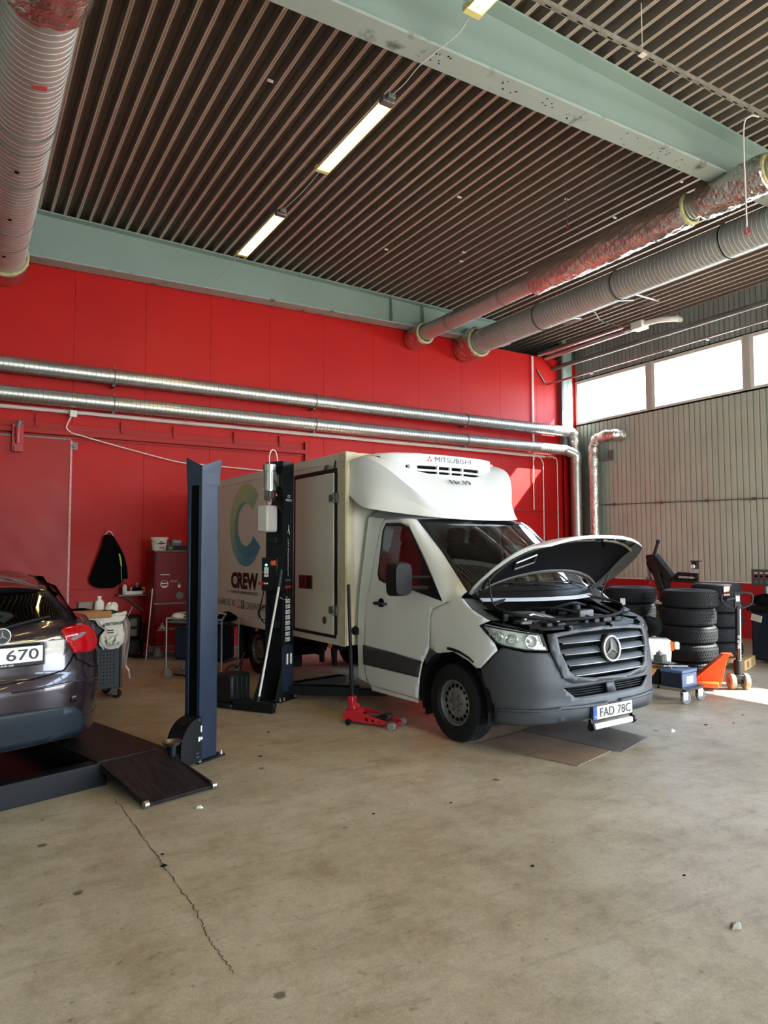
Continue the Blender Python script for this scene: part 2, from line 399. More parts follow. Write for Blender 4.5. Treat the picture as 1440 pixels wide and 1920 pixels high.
def patch(name, outline, fn, mats, parent, holes=(), step=.06, solid=0, flip=True, off=0.0, ang=.9):
    """panel cut from a surface fn(a, b): outline with holes, triangulated, sliced finely, then bent onto the surface"""
    bm = bmesh.new(); edges = []
    for loop in [outline]+list(holes):
        vs = [bm.verts.new((a, b, 0)) for a, b in loop]
        edges += [bm.edges.new((vs[i], vs[(i+1) % len(vs)])) for i in range(len(vs))]
    bmesh.ops.triangle_fill(bm, edges=edges, use_beauty=True, use_dissolve=False)
    for ax in (0, 1):
        lo = min(v.co[ax] for v in bm.verts); hi = max(v.co[ax] for v in bm.verts); t = math.floor(lo/step)*step+step
        while t < hi:
            co = [0, 0, 0]; co[ax] = t; no = [0, 0, 0]; no[ax] = 1
            bmesh.ops.bisect_plane(bm, geom=bm.verts[:]+bm.edges[:]+bm.faces[:], plane_co=co, plane_no=no, dist=1e-5); t += step
    for v in bm.verts:
        p = fn(v.co.x, v.co.y, off) if off else fn(v.co.x, v.co.y); v.co = (p[0], -p[1] if flip else p[1], p[2])
    bmesh.ops.remove_doubles(bm, verts=bm.verts, dist=1e-4); bmesh.ops.recalc_face_normals(bm, faces=bm.faces)
    me = bpy.data.meshes.new(name); bm.to_mesh(me); bm.free()
    # face outward: compare with the vector away from the body axis
    acc = sum(((Vector((f.center.x*.3, f.center.y, 0)).dot(f.normal))*f.area for f in me.polygons))
    if acc < 0: me.flip_normals()
    for m_ in (mats if isinstance(mats, (list, tuple)) else [mats]): me.materials.append(m_)
    me.polygons.foreach_set('use_smooth', [True]*len(me.polygons)); me.set_sharp_from_angle(angle=ang)
    o = bpy.data.objects.new(name, me); C.objects.link(o); o.parent = parent
    if solid:
        md = o.modifiers.new('thickness', 'SOLIDIFY'); md.thickness = solid; md.offset = -1
    return o
def mir(loop): return [(-a, b) for a, b in loop][::-1]
def star(mb, c, r, u, v, n, t=.01):
    """three-pointed star in a ring"""
    c, u, v, n = Vector(c), Vector(u), Vector(v), Vector(n)
    mb.ring(c, n, r, r*.09, 32, 8)
    for k in range(3):
        a = math.pi/2+k*2*math.pi/3; tip = c+(u*math.cos(a)+v*math.sin(a))*r*.96
        for sgn in (-1, 1):
            b = a+sgn*math.pi/3; side = c+(u*math.cos(b)+v*math.sin(b))*r*.13
            mb.add([c+n*t, side, tip, c], [(0, 1, 2), (0, 3, 1), (3, 2, 1)])
    return mb
def wheel(name, parent, loc, r, w, side, rim_r, rim_mat=M_rim, kind='steel', axis=(0, 1, 0), lugs=30, label=None):
    """wheel part > tyre, rim ; side = direction of the outer face along axis"""
    e_ = bpy.data.objects.new(name, None); C.objects.link(e_); e_.parent = parent; e_.location = loc; e_.empty_display_size = .05
    ax = Vector(axis).normalized()*side; h = w/2
    t = MB(); t.lathe([(rim_r, -h*.85), (rim_r+.02, -h), (r*.88, -h*.98), (r*.97, -h*.85), (r, -h*.6), (r, h*.6), (r*.97, h*.85), (r*.88, h*.98), (rim_r+.02, h), (rim_r, h*.85), (rim_r-.01, h*.6), (rim_r-.01, -h*.6), (rim_r, -h*.85)], (0, 0, 0), ax, 48)
    u, v = frame(ax)
    for i in range(lugs):
        a = 2*math.pi*i/lugs
        for q in (-1, 0, 1):
            aa = a+(.5*math.pi/lugs if q else 0)
            d = u*math.cos(aa)+v*math.sin(aa); tt = v*math.cos(aa)-u*math.sin(aa)
            t.obx(d*(r*.998)+ax*h*.40*q, d, (tt+ax*.35*q), ax, .004, math.pi*r/lugs*.55, h*.16)
    t.build('tyre', M_tyre, e_)
    m = MB()
    if kind == 'steel':
        m.lathe([(rim_r, h*.8), (rim_r-.015, h*.82), (rim_r-.02, h*.5), (rim_r*.86, h*.36), (rim_r*.80, h*.42), (rim_r*.66, h*.55), (rim_r*.56, h*.5), (rim_r*.42, h*.62), (rim_r*.22, h*.64), (0, h*.64)], (0, 0, 0), ax, 40)
    else:
        m.lathe([(rim_r, h*.8), (rim_r-.015, h*.8), (rim_r-.02, h*.3), (rim_r*.3, h*.3), (0.0, h*.3)], (0, 0, 0), ax, 40)
        for i in range(10):
            a = 2*math.pi*i/10; d = u*math.cos(a)+v*math.sin(a); m.bar(ax*h*.55+d*.03, ax*h*.62+d*(rim_r-.01), .03, .02, ax)
    m.build('rim', rim_mat, e_)
    if kind == 'steel':
        hl = MB()
        for i in range(16):
            a = 2*math.pi*i/16; d = u*math.cos(a)+v*math.sin(a); p = d*rim_r*.72
            hl.cyl(p+ax*h*.42, p+ax*h*.56, rim_r*.085, 10)
        hl.build('rim_hole', M_dark, e_)
        cp = MB(); cp.lathe([(rim_r*.24, h*.6), (rim_r*.22, h*.8), (rim_r*.12, h*.86), (0, h*.86)], (0, 0, 0), ax, 20)
        for i in range(6):
            a = 2*math.pi*i/6; d = u*math.cos(a)+v*math.sin(a); cp.cyl(d*rim_r*.36+ax*h*.6, d*rim_r*.36+ax*h*.74, .012, 8)
        cp.build('hub_cap', M_greymetal, e_)
    return e_
def castor(parent, loc, r=.05, rz=0.0, m=M_castor, plate=True):
    """swivel castor: bracket part > wheel"""
    x, y, z = loc; c, s_ = math.cos(rz), math.sin(rz); off = r*.55
    b = MB(); cx, cy = x+c*off, y+s_*off
    for q in (-1, 1):
        px, py = -s_*q*.022, c*q*.022
        b.obx((x+px+c*off*.5, y+py+s_*off*.5, r*1.45), (c, s_, 0), (-s_, c, 0), (0, 0, 1), r*.55, .002, r*.75)
    b.obx((x+c*off*.3, y+s_*off*.3, r*2.2), (c, s_, 0), (-s_, c, 0), (0, 0, 1), r*.6, .026, .004)
    b.cyl((x, y, r*2.2), (x, y, z), .009, 10)
    bo = b.build('castor', M_zinc, parent)
    w_ = MB(); w_.lathe([(0, -.012), (r*.55, -.012), (r*.6, -.016), (r, -.014), (r, .014), (r*.6, .016), (r*.55, .012), (0, .012)], (cx, cy, r), (-s_, c, 0), 20)
    w_.build('castor_wheel', m, bo)
    return bo
# ================================================================ STRUCTURE
XW, YW, XL, YB, YF = 13.2, 12.4, -4.2, -8.0, 15.6
def deck(x): return 7.16-.02*x
floor = struct(MB().bx(XL-.3, XW+6, YB-6, YF, -.2, 0).build('floor', M_floor, ang=0))
# cracks run through the slab
def crack(pts, w0, seed):
    rnd = random.Random(seed); P = smooth(pts, 90); m = MB(); L = []
    for i, p in enumerate(P):
        L.append((p.x+rnd.uniform(-.009, .009), p.y, w0*rnd.uniform(.25, .8)))
    for (a, b, c), (d, e_, f) in zip(L, L[1:]): m.add([(a-c, b, .0012), (a+c, b, .0012), (d+f, e_, .0012), (d-f, e_, .0012)], [(0, 1, 2, 3)])
    return m
ck = crack([(.97, 5.2, 0), (.99, 4.4, 0), (1.0, 3.9, 0), (1.01, 3.4, 0), (.99, 3.1, 0), (1.0, 2.82, 0)], .0045, 3).build('crack', mat('crack_dark', rgb(70, 60, 48), .9), floor, ang=0); ck['kind'] = 'stuff'  # flat dark strip draws the crack line
# ceiling: sheets of profiled roof deck, five ribs each
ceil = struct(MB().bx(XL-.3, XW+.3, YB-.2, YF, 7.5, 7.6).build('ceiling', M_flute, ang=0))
PIT = .1885; x = XL+.02-.002; rib0 = .916-math.ceil((.916-XL)/PIT)*PIT
def deck_sheet(x0, n):
    m = MB(); prof = []
    for k in range(n):
        a = x0+k*PIT
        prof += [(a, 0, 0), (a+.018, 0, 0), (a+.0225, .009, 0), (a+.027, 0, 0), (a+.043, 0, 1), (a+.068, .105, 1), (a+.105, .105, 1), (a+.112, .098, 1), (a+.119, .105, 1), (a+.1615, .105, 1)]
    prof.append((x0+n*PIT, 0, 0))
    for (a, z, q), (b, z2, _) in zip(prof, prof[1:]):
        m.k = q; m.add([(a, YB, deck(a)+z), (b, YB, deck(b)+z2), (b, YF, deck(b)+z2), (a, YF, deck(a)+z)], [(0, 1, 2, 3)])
    return m
k = 0
while rib0+k*PIT < XW+.1:
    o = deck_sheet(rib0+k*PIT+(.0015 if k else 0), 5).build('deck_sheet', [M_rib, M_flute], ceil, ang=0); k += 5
# back wall: slab with sheet-steel panels
wb = struct(MB().bx(XL-.2, XW+.2, YW, YW+.2, 0, 6.46).bx(XL-.2, 10.6, YW, YW+.2, 6.46, 7.25).build('wall_back', M_red, ang=0))
x = XL; i = 0
while x < XW-.01:
    x1 = min(x+1.148, XW); g = .0015
    MB().bx(x+g, x1-g, YW-.022, YW, 1.10, 6.455).build('wall_panel', M_red, wb, bevel=.002)
    MB().bx(x+g, x1-g, YW-.026, YW, 0.0, 1.094).build('wall_panel', M_red, wb, bevel=.002)
    x += 1.148; i += 1
struct(MB().bx(XL-.2, XW+.2, YF, YF+.2, 0, 7.5).build('wall_far', M_dark, ang=0))
struct(MB().bx(XL-.2, XL, YB, YF, 0, 7.5).build('wall_left', M_corr, ang=0))
struct(MB().bx(XL-.2, 2.0, YB-.2, YB, 0, 7.5).bx(9.0, XW+.2, YB-.2, YB, 0, 7.5).bx(2.0, 9.0, YB-.2, YB, 4.2, 7.5).build('wall_front', M_corr, ang=0))
# right wall: window strip z 4.87-5.97, gate opening y -1.1..4.3, corrugated sheets
GY0, GY1, GZ = -4.2, 1.4, 4.2
wr = struct(MB().bx(XW+.03, XW+.2, GY1, YF, 0, 4.86).bx(XW+.03, XW+.2, YB, GY0, 0, 4.86).bx(XW+.03, XW+.2, GY0, GY1, GZ, 4.86).bx(XW+.03, XW+.2, YB, YF, 5.98, 7.6).bx(XW+.03, XW+.2, 12.37, YF, 4.8, 6).bx(XW+.03, XW+.2, YB, -5.6, 4.8, 6).build('wall_right', M_corr, ang=0))
def corr(y0, y1, z0, z1, pitch, depth, m_):
    m = MB(); n = max(1, round((y1-y0)/pitch)); p = (y1-y0)/n; prof = []
    for k in range(n):
        a = y0+k*p; prof += [(a, 0), (a+p*.80, 0), (a+p*.84, depth), (a+p*.95, depth)]
    prof.append((y1, 0))
    for (a, d), (b, d2) in zip(prof, prof[1:]): m.add([(XW+d, a, z0), (XW+d2, b, z0), (XW+d2, b, z1), (XW+d, a, z1)], [(0, 1, 2, 3)])
    return m
def sheets(y0, y1, z0, z1, pitch, depth, m_, wdt):
    y = y0
    while y < y1-.05:
        b = min(y+wdt, y1); corr(y+.002, b-.002, z0, z1, pitch, depth, m_).build('wall_sheet', m_, wr, ang=0); y = b
sheets(GY1, 12.39, 1.10, 4.84, .128, .034, M_corr, 1.024); sheets(YB, GY0, 1.10, 4.84, .128, .022, M_corr, 1.7)
sheets(YB, 12.39, 5.99, 7.0, .112, .034, M_corr2, 1.12)
MB().bx(XW-.012, XW+.02, GY1, 12.39, 4.835, 4.865).build('flashing', M_dark, wr)
MB().bx(XW-.012, XW+.02, YB, 12.39, 5.97, 5.995).build('flashing', M_dark, wr)
struct(MB().bx(XW-.03, XW+.03, GY1, 12.38, 0, 1.08).build('baseboard_right', M_redplinth, ang=0, bevel=.01))
tag(MB().bx(XW-.055, XW-.03, GY1+.1, 11.2, 1.075, 1.095).build('cable_strip', M_cable, ang=0), 'thin white cable strip running along the top of the dark red plinth', 'cable')
# windows
edges = [12.36]; y = 12.36; n = 1
while y > -5.4:
    y1 = y-2.18
    f = struct(MB().bx(XW-.02, XW+.12, y1+.03, y, 5.90, 5.97).bx(XW-.02, XW+.12, y1+.03, y, 4.87, 4.92).bx(XW-.02, XW+.12, y-.07, y, 4.92, 5.90).bx(XW-.02, XW+.12, y1+.03, y1+.08, 4.92, 5.90).build('window_%d' % n, M_whiteplastic, ang=0, bevel=.006))
    MB().bx(XW+.05, XW+.056, y1+.08, y-.07, 4.92, 5.90).build('pane', M_pane, f, ang=0)
    MB().bx(XW-.035, XW+.14, y1-.10, y1+.03, 4.87, 5.97).build('mullion', mat('grey_mullion', rgb(190, 190, 188), .5), f, ang=0)
    y = y1-.10; n += 1
# outside: paved yard beyond gates is the floor slab itself; gate lining
struct(MB().bx(XW-.05, XW+.22, GY1, GY1+.12, 0, GZ).bx(XW-.05, XW+.22, GY0-.12, GY0, 0, GZ).bx(XW-.05, XW+.22, GY0-.12, GY1+.12, GZ, GZ+.12).build('door_2', mat('gate_frame_paint', rgb(120, 124, 126), .5), ang=0))
# roof beams (I-sections)
def ibeam(name, x0, x1, yc, zb, hwb, hwt, zt=None, fl=.025):
    zt = zt or deck; m = MB()
    def sl(ya, yb, fa, fb, q=0):
        m.k = q
        vs = [(x, y, f(x)) for x in (x0, x1) for y in (ya, yb) for f in (fa, fb)]
        m.add(vs, [(0, 1, 3, 2), (4, 6, 7, 5), (0, 2, 6, 4), (1, 5, 7, 3), (0, 4, 5, 1), (2, 3, 7, 6)])
    sl(yc-hwb, yc+hwb, zb, lambda x: zb(x)+fl, 1); sl(yc-.006, yc+.006, lambda x: zb(x)+fl, lambda x: zt(x)-fl); sl(yc-hwt, yc+hwt, lambda x: zt(x)-fl, lambda x: zt(x)-.002)
    return struct(m.build(name, [M_teal, M_tealflange], ang=0, bevel=.003))
zbg = lambda x: 6.35+.012*x
b1 = ibeam('roof_beam', XL, 10.75, 12.17, zbg, .15, .15)
for x0 in (7.55, 8.35):
    MB().add([(x0, 12.165, zbg(x0)+.03), (x0, 12.04, zbg(x0)+.03), (x0, 12.04, 6.62), (x0, 12.08, deck(x0)-.03), (x0, 12.165, deck(x0)-.03), (x0+.012, 12.165, zbg(x0)+.03), (x0+.012, 12.04, zbg(x0)+.03), (x0+.012, 12.04, 6.62), (x0+.012, 12.08, deck(x0)-.03), (x0+.012, 12.165, deck(x0)-.03)],
        [(0, 1, 2, 3, 4), (9, 8, 7, 6, 5), (0, 5, 6, 1), (1, 6, 7, 2), (2, 7, 8, 3), (3, 8, 9, 4)]).build('stiffener', M_teal, b1, ang=0)
b2 = ibeam('roof_beam', XL, XW, 5.14, lambda x: 6.27+.02*x, .135, .17, fl=.03)
rnd = random.Random(5)
chips = MB()
for cx, n_ in ((3.75, 9), (4.6, 7), (5.1, 5), (5.6, 3), (6.4, 4), (7.0, 10), (7.4, 5)):
    for j in range(n_):
        px = cx+rnd.uniform(-.12, .12); py = 5.14+rnd.uniform(-.09, .09); z = 6.27+.02*px-.0015
        q = [(px+math.cos(a)*rnd.uniform(.004, .017), py+math.sin(a)*rnd.uniform(.004, .015), z) for a in [i*1.05 for i in range(6)]]
        chips.fan(q)
ch = chips.build('paint_chip', M_dark, b2, ang=0); ch['kind'] = 'stuff'
ibeam('roof_beam', XL, XW, -1.9, lambda x: 6.27+.02*x, .135, .17, fl=.03)
# corner column: grey-green above, red below
def hcol(x0, x1, y0, y1, z0, z1, name, m_):
    return struct(MB().bx(x0, x1, y0, y0+.02, z0, z1).bx(x0, x1, y1-.02, y1, z0, z1).bx((x0+x1)/2-.008, (x0+x1)/2+.008, y0, y1, z0, z1).build(name, m_, ang=0, bevel=.003))
hcol(12.66, 12.98, 12.27, 12.38, 4.1, 7.0, 'corner_column', M_teal); hcol(12.66, 12.98, 12.27, 12.38, 0, 4.1, 'corner_column', M_red2)
struct(MB().bx(12.60, 12.66, 12.25, 12.375, 4.3, 6.6).build('column_edge_strip', mat('brown_steel_edge', rgb(96, 84, 84), .5), ang=0))
struct(MB().bx(12.8, 13.15, 5.03, 5.25, 0, 6.25).build('side_column', M_teal, ang=0))
# sliding red door and its rail
d1 = struct(MB().bx(-2.2, 1.53, 12.27, 12.34, .02, 3.555).build('door_1', M_red2, ang=0, bevel=.006))
MB().bx(-2.2, 1.52, 12.265, 12.272, 3.53, 3.552).build('edge_rail', M_greymetal, d1)
MB().bx(1.505, 1.535, 12.255, 12.275, .02, 3.52).build('edge_angle', mat('worn_pink_edge', rgb(214, 150, 146), .4, var=.2, vscale=20), d1)
MB().cyl((1.56, 12.22, 3.44), (1.56, 12.3, 3.44), .03, 14).bx(1.5, 1.62, 12.29, 12.3, 3.38, 3.50).build('door_roller', M_greymetal, d1)
rail = struct(MB().bx(-2.4, 5.72, 12.25, 12.36, 3.60, 3.68).bx(-2.4, 5.72, 12.36, 12.38, 3.56, 3.80).build('door_rail', M_red2, ang=0, bevel=.004))
MB().bx(5.70, 5.78, 12.30, 12.37, 3.0, 3.84).build('rail_end_post', M_red2, rail, bevel=.004)
for px in (.2, 1.02, 2.32, 3.2, 4.3, 5.2):
    MB().bx(px-.03, px+.03, 12.335, 12.375, 3.72, 3.92).build('rail_bracket', M_red2, rail, bevel=.004)
MB().bx(.66, .82, 12.20, 12.26, 3.28, 3.72).cyl((.74, 12.18, 3.4), (.74, 12.18, 3.66), .035, 14, .05).bx(.69, .79, 12.16, 12.26, 3.27, 3.37).build('door_hanger', M_jackred, d1, bevel=.005)
MB().cyl((.74, 12.19, 3.66), (.76, 12.19, 3.76), .035, 10).cyl((.70, 12.19, 3.70), (.82, 12.19, 3.76), .018, 8).build('hanger_shackle', M_greymetal, d1)

# ================================================================ DUCTS AND SERVICES
def spiral(m, p, q, r, pitch=.12, ribh=.0035, n=40):
    """spiral-seam duct: straight tube with raised seams"""
    p, q = Vector(p), Vector(q); d = (q-p).normalized(); L = (q-p).length; prof = []; k = 0.0
    while k < L:
        prof += [(r, k), (r, min(L, k+pitch-.014)), (r+ribh, min(L, k+pitch-.010)), (r+ribh, min(L, k+pitch-.004))]; k += pitch
    prof.append((r, L)); m.lathe(prof, p, d, n); return m
def duct_brackets(root, r, pts):
    for p in pts:
        x, y, z = p; b = MB(); b.ring((x, y, z), (1, 0, 0), r+.006, .008, 28, 6); b.bx(x-.02, x+.02, y, YW-.02, z-r-.03, z-r+.0); b.cyl((x, y, z+r), (x, y, z+r+.05), .012, 8)
        b.build('bracket', M_greymetal, root)
for (z, r, lab) in ((4.62, .125, 'upper of two shiny spiral ducts along the red wall'), (4.165, .122, 'lower of two shiny spiral ducts along the red wall')):
    t = thing('wall_duct', lab, 'duct', (0, 0, 0), 0, 'horizontal ducts on the red wall'); yc = 12.13; xe = 12.62 if z > 4.4 else 12.44
    spiral(MB(), (XL+.1, yc, z), (xe, yc, z), r, .07, .006).build('duct', M_galv, t)
    xv = 12.88 if z > 4.4 else 12.78; yv = 12.12 if z > 4.4 else 11.99
    el = MB(); el.tube(smooth([(xe, yc, z), (xe+.12, yc-.01, z-.005), (xv-.02, yv, z-.12), (xv, yv, z-.26), (xv, yv, z-.34)], 24), r+.004, 28, rf=lambda t_: r+.004+.004*(int(t_*24) % 2)); el.build('elbow', M_foil if z > 4.4 else M_galv, t)
    spiral(MB(), (xv, yv, z-.33), (xv, yv, .1), r*.95, .06).build('drop_duct', M_galv, t)
    duct_brackets(t, r, [(px, yc, z) for px in (-2, 2.13, 5.81, 9.5)])
# foil-wrapped elbow duct on the right wall
t = thing('foil_duct', 'foil-wrapped duct with a bend coming out of the pale corrugated wall', 'duct')
P = smooth([(13.19, 10.95, 4.42), (13.05, 10.98, 4.42), (12.98, 11.15, 4.42), (12.98, 11.45, 4.40), (12.98, 11.60, 4.25), (12.98, 11.62, 4.0), (12.98, 11.62, 3.7)], 40)
MB().tube(P, .13, 24, rf=lambda q: .135+.012*math.sin(q*37)+.006*math.sin(q*91)).build('bend', M_foil, t)
MB().tube([(12.98, 11.62, 3.75-.1*i) for i in range(38)], .12, 24, rf=lambda q: .12+.006*math.sin(q*60)).build('drop', M_foil, t)
MB().bx(13.1, 13.18, 11.2, 11.26, 3.9, 4.1).bx(13.05, 13.18, 11.2, 11.5, 3.86, 3.9).build('bracket', M_greymetal, t)
# big overhead ducts
def hangers(root, x, z, r, ys):
    for y in ys:
        m = MB(); m.ring((x, y, z), (0, 1, 0), r+.006, .006, 36, 6); m.cyl((x, y, z+r), (x, y, deck(x)+.02), .004, 6); m.build('hanger', M_greymetal, root)
t = thing('foil_wrapped_duct', 'overhead duct partly wrapped in crinkled foil, passing above the grey one', 'duct')
X0, Z0 = 8.25, 6.29
spiral(MB(), (X0, 12.0, Z0), (X0, 2.0, Z0), .16, .05, .003).build('duct', M_galv, t)
def wrap(m, x, z, y0, y1, r, n=60, amp=.008, sag=0):
    rn = random.Random(int(y0*100)); ph = [rn.uniform(0, 6) for _ in range(6)]
    def fn(a, b):
        th = a*2*math.pi; y = lerp(y0, y1, b); rr = r+amp*(math.sin(3*th+ph[0]+b*9)+.7*math.sin(7*th+ph[1]-b*21)+.6*math.sin(13*th+ph[2]+b*47)+.5*math.sin(b*120+ph[3]+2*math.sin(th)))
        if b < .01 or b > .99: rr -= .018
        return (x+rr*math.cos(th), y, z+rr*math.sin(th)-sag*(.5-.5*math.sin(th)))
    m.grid(fn, 64, n, cu=True); return m
wrap(MB(), X0, Z0, 8.6, 5.65, .215, 90, .006, .02).build('foil_wrap', M_foil, t)
wrap(MB(), X0, Z0, 5.45, 4.55, .225, 50, .006, .02).build('foil_wrap', M_foil, t)
MB().ring((X0, 5.65, Z0-.01), (0, 1, 0), .185, .03, 36, 8).build('wool_edge', mat('mineral_wool', rgb(190, 186, 140), .95, var=.2, bump=.6, vscale=20), t)
MB().ring((X0, 4.56, Z0-.01), (0, 1, 0), .19, .03, 36, 8).build('wool_edge', MATS['mineral_wool'], t)
wrap(MB(), X0, Z0, 12.38, 11.86, .235, 20, .006).build('wall_collar', M_foil, t); MB().ring((X0, 11.87, Z0), (0, 1, 0), .20, .028, 36, 8).build('wool_edge', MATS['mineral_wool'], t)
hangers(t, X0, Z0, .16, (11, 9.4, 7.6)); hangers(t, X0, Z0, .23, (6.2,))
t = thing('grey_overhead_duct', 'big matt grey spiral duct running beside the windows under the roof', 'duct')
X0, Z0 = 9.66, 6.31
spiral(MB(), (X0, 12.0, Z0), (X0, 2.0, Z0), .255, .07, .003, 48).build('duct', M_duct, t)
wrap(MB(), X0, Z0, 12.38, 11.80, .335, 20, .009).build('wall_collar', M_foil, t); MB().ring((X0, 11.81, Z0), (0, 1, 0), .30, .03, 40, 8).build('wool_edge', MATS['mineral_wool'], t)
for y in (9.9, 8.0, 6.0): MB().ring((X0, y, Z0), (0, 1, 0), .262, .007, 44, 6).build('clamp_ring', M_dark, t)
hangers(t, X0, Z0, .255, (9.9, 8.0, 6.0))
MB().bx(X0-.02, X0+.02, 6.6, 6.85, Z0-.262, Z0-.256).build('label_plate', M_plate, t)
t = thing('corner_duct', 'very wide pale spiral duct at the left end of the roof', 'duct')
X0, Z0 = .46, 6.25
spiral(MB(), (X0, 12.0, Z0), (X0, 5.5, Z0), .30, .085, .003, 48).build('duct', mat('pale_duct_steel', rgb(196, 198, 196), .42, .6, var=.05), t)
wrap(MB(), X0, Z0, 6.02, 2.2, .355, 120, .009).build('foil_wrap', M_foil, t)
wrap(MB(), X0, Z0, 12.36, 11.86, .36, 18, .006).build('wall_collar', M_foil, t); MB().ring((X0, 11.87, Z0), (0, 1, 0), .325, .03, 40, 8).build('wool_edge', MATS['mineral_wool'], t)
for y in (10.4, 9.0, 7.9): MB().ring((X0, y, Z0), (0, 1, 0), .307, .005, 44, 6).build('clamp_ring', M_greymetal, t)
for y in (11.2, 9.9, 8.6): MB().lathe([(.028, 0), (.022, .006), (.02, .001)], (X0-.02, y, Z0-.302), (0, 0, -1), 16).cyl((X0-.02, y, Z0-.299), (X0-.02, y, Z0-.304), .02, 14).build('test_port', M_dark, t)
MB().obx((X0+.06, 6.9, Z0-.297), (1, 0, .2), (0, 1, 0), (-.2, 0, 1), .06, .035, .002).build('red_label', mat('red_label', rgb(190, 80, 80), .4), t)
hangers(t, X0, Z0, .30, (11.0, 8.2))

# ceiling lamps in a row
def lamp(y0, y1, lab):
    t = thing('ceiling_light', lab, 'lamp', (3.66, 0, 6.36), 0, 'strip lights in a row under the roof deck')
    h = MB(); h.prism([(-.085, -.03), (-.05, .03), (.05, .03), (.085, -.03), (.078, -.03), (.045, .02), (-.045, .02), (-.078, -.03)], (0, y0, 0), (1, 0, 0), (0, 0, 1), (0, 1, 0), y1-y0); h.build('housing', M_lampwhite, t)
    for q in (-.035, .035): MB().cyl((q, y0+.05, -.012), (q, y1-.05, -.012), .017, 12).build('tube', M_tube, t)
    e_ = MB(); e_.bx(-.07, .07, y0-.09, y0, -.035, .03); e_.bx(-.045, .045, y0-.15, y0-.09, -.02, .03); e_.build('end_cap', M_greymetal, t, bevel=.006)
    MB().bx(-.088, .088, y1-.012, y1+.05, -.032, .028).build('end_reflector', mat('yellowed_reflector', rgb(232, 220, 150), .35), t)
    for y in (y0+.3, y1-.2): MB().cyl((0, y, .03), (0, y, deck(3.66)-6.36), .0025, 5).build('suspension_wire', M_greymetal, t)
    return t
lamp(3.0, 4.5, 'strip light nearest the camera, cut by the top edge beside the beam')
lamp(5.98, 7.42, 'strip light in the middle of the row, before the big beam')
lamp(8.78, 10.24, 'farthest strip light of the row, near the red wall')
for y in (.2, -2.6, -5.4): lamp(y, y+1.5, 'unseen strip light added behind the camera to give light')['group'] = 'strip lights added behind the camera'  # unseen lamps added behind the camera for the light they give
for x_ in (-1.5, 7.6):  # two more unseen rows, added to light the hall
    for y in (-5.4, -2.6, .2):
        o = lamp(y, y+1.5, 'unseen strip light added behind the camera to give light'); o.location.x = x_; o['group'] = 'strip lights added behind the camera'
cb = MB()
cb.tube(smooth([(3.66, 4.5, 6.38), (3.70, 4.75, 6.34), (3.66, 5.0, 6.33), (3.62, 5.3, 6.32), (3.66, 5.6, 6.35), (3.66, 5.84, 6.37)], 24), .006, 6)
cb.tube(smooth([(3.66, 7.44, 6.37), (3.66, 8.0, 6.34), (3.66, 8.65, 6.37)], 12), .005, 6); cb.tube([(3.66, 10.28, 6.37), (3.64, 11.9, 6.40)], .0035, 6)
tag(cb.build('lamp_cable', M_cable), 'white cable linking the row of strip lights', 'cable')
# slotted strut rail under the right part of the roof
t = thing('strut_rail', 'perforated steel strut rail hanging below the roof deck at upper right', 'rail')
def slotrail(y, xa, xb, za, zb_):
    m = MB(); m.bar((xa, y-.02, za), (xb, y-.02, zb_), .003, .04); m.bar((xa, y+.02, za), (xb, y+.02, zb_), .003, .04); m.bar((xa, y, za-.02), (xb, y, zb_-.02), .04, .003)
    return m
slotrail(4.3, 2.5, 12.9, 6.50, 6.80).build('rail', mat('strut_zinc', rgb(150, 146, 138), .5, .4, var=.2, vscale=12), t)
sl = MB()
for i in range(52):
    x_ = 2.7+.2*i; z_ = lerp(6.50, 6.80, (x_-2.5)/10.4)-.0225; sl.bx(x_, x_+.07, 4.293, 4.307, z_-.001, z_)
so = sl.build('slots', M_dark, t); so['kind'] = 'stuff'
for x_ in (5.6, 9.0):
    z_ = lerp(6.50, 6.80, (x_-2.5)/10.4); MB().cyl((x_, 4.3, z_), (x_, 4.3, deck(x_)+.05), .005, 6).bx(x_-.035, x_+.035, 4.27, 4.33, z_-.03, z_-.022).build('threaded_rod', M_cable, t)
# sprinkler-like drops and clips
t = thing('pull_cord', 'white cord hanging from the strut rail with a red ring', 'cord', (0, 0, 0))
MB().tube(smooth([(7.62, 4.32, 6.62), (7.50, 4.35, 6.60), (7.45, 4.4, 6.45), (7.45, 4.4, 5.6), (7.45, 4.4, 5.33)], 24), .008, 6).build('cord', M_cable, t)
MB().ring((7.45, 4.4, 5.27), (.6, .8, 0), .022, .011, 18, 8).build('ring', mat('pinkred_ring', rgb(170, 40, 60), .4), t)
for (x_, y_, dz, lab) in ((7.66, 7.28, .42, 'thin rod with a red tip hanging from the roof deck'),):
    t = thing('hanging_rod', lab, 'rod'); MB().cyl((x_, y_, deck(x_)+.02), (x_, y_, deck(x_)-dz), .006, 6).build('rod', M_greymetal, t); MB().cyl((x_, y_, deck(x_)-dz), (x_, y_, deck(x_)-dz-.04), .018, 10).build('tip', M_jackred, t)
for (x_, y_, wh_) in ((2.91, 7.26, 'left of the middle strip light'), (6.3, 8.14, 'midway between the strip lights and the foil duct'), (6.31, 10.26, 'in the middle of the roof near the red wall'), (7.69, 7.31, 'at the top of the red-tipped hanging rod'), (7.52, 9.6, 'left of the foil duct, the nearer of a close pair'), (8.74, 7.3, 'just above the foil duct where its wrapping begins'), (8.69, 6.07, 'beside the end of the big beam near the foil duct'), (7.71, 9.92, 'left of the foil duct, the farther of a close pair')):
    tag(MB().bx(x_-.04, x_+.03, y_-.012, y_+.012, deck(x_)-.012, deck(x_)+.01).build('deck_clip', M_cable), 'pale deck clip '+wh_, 'clip', 'clips under the roof deck')
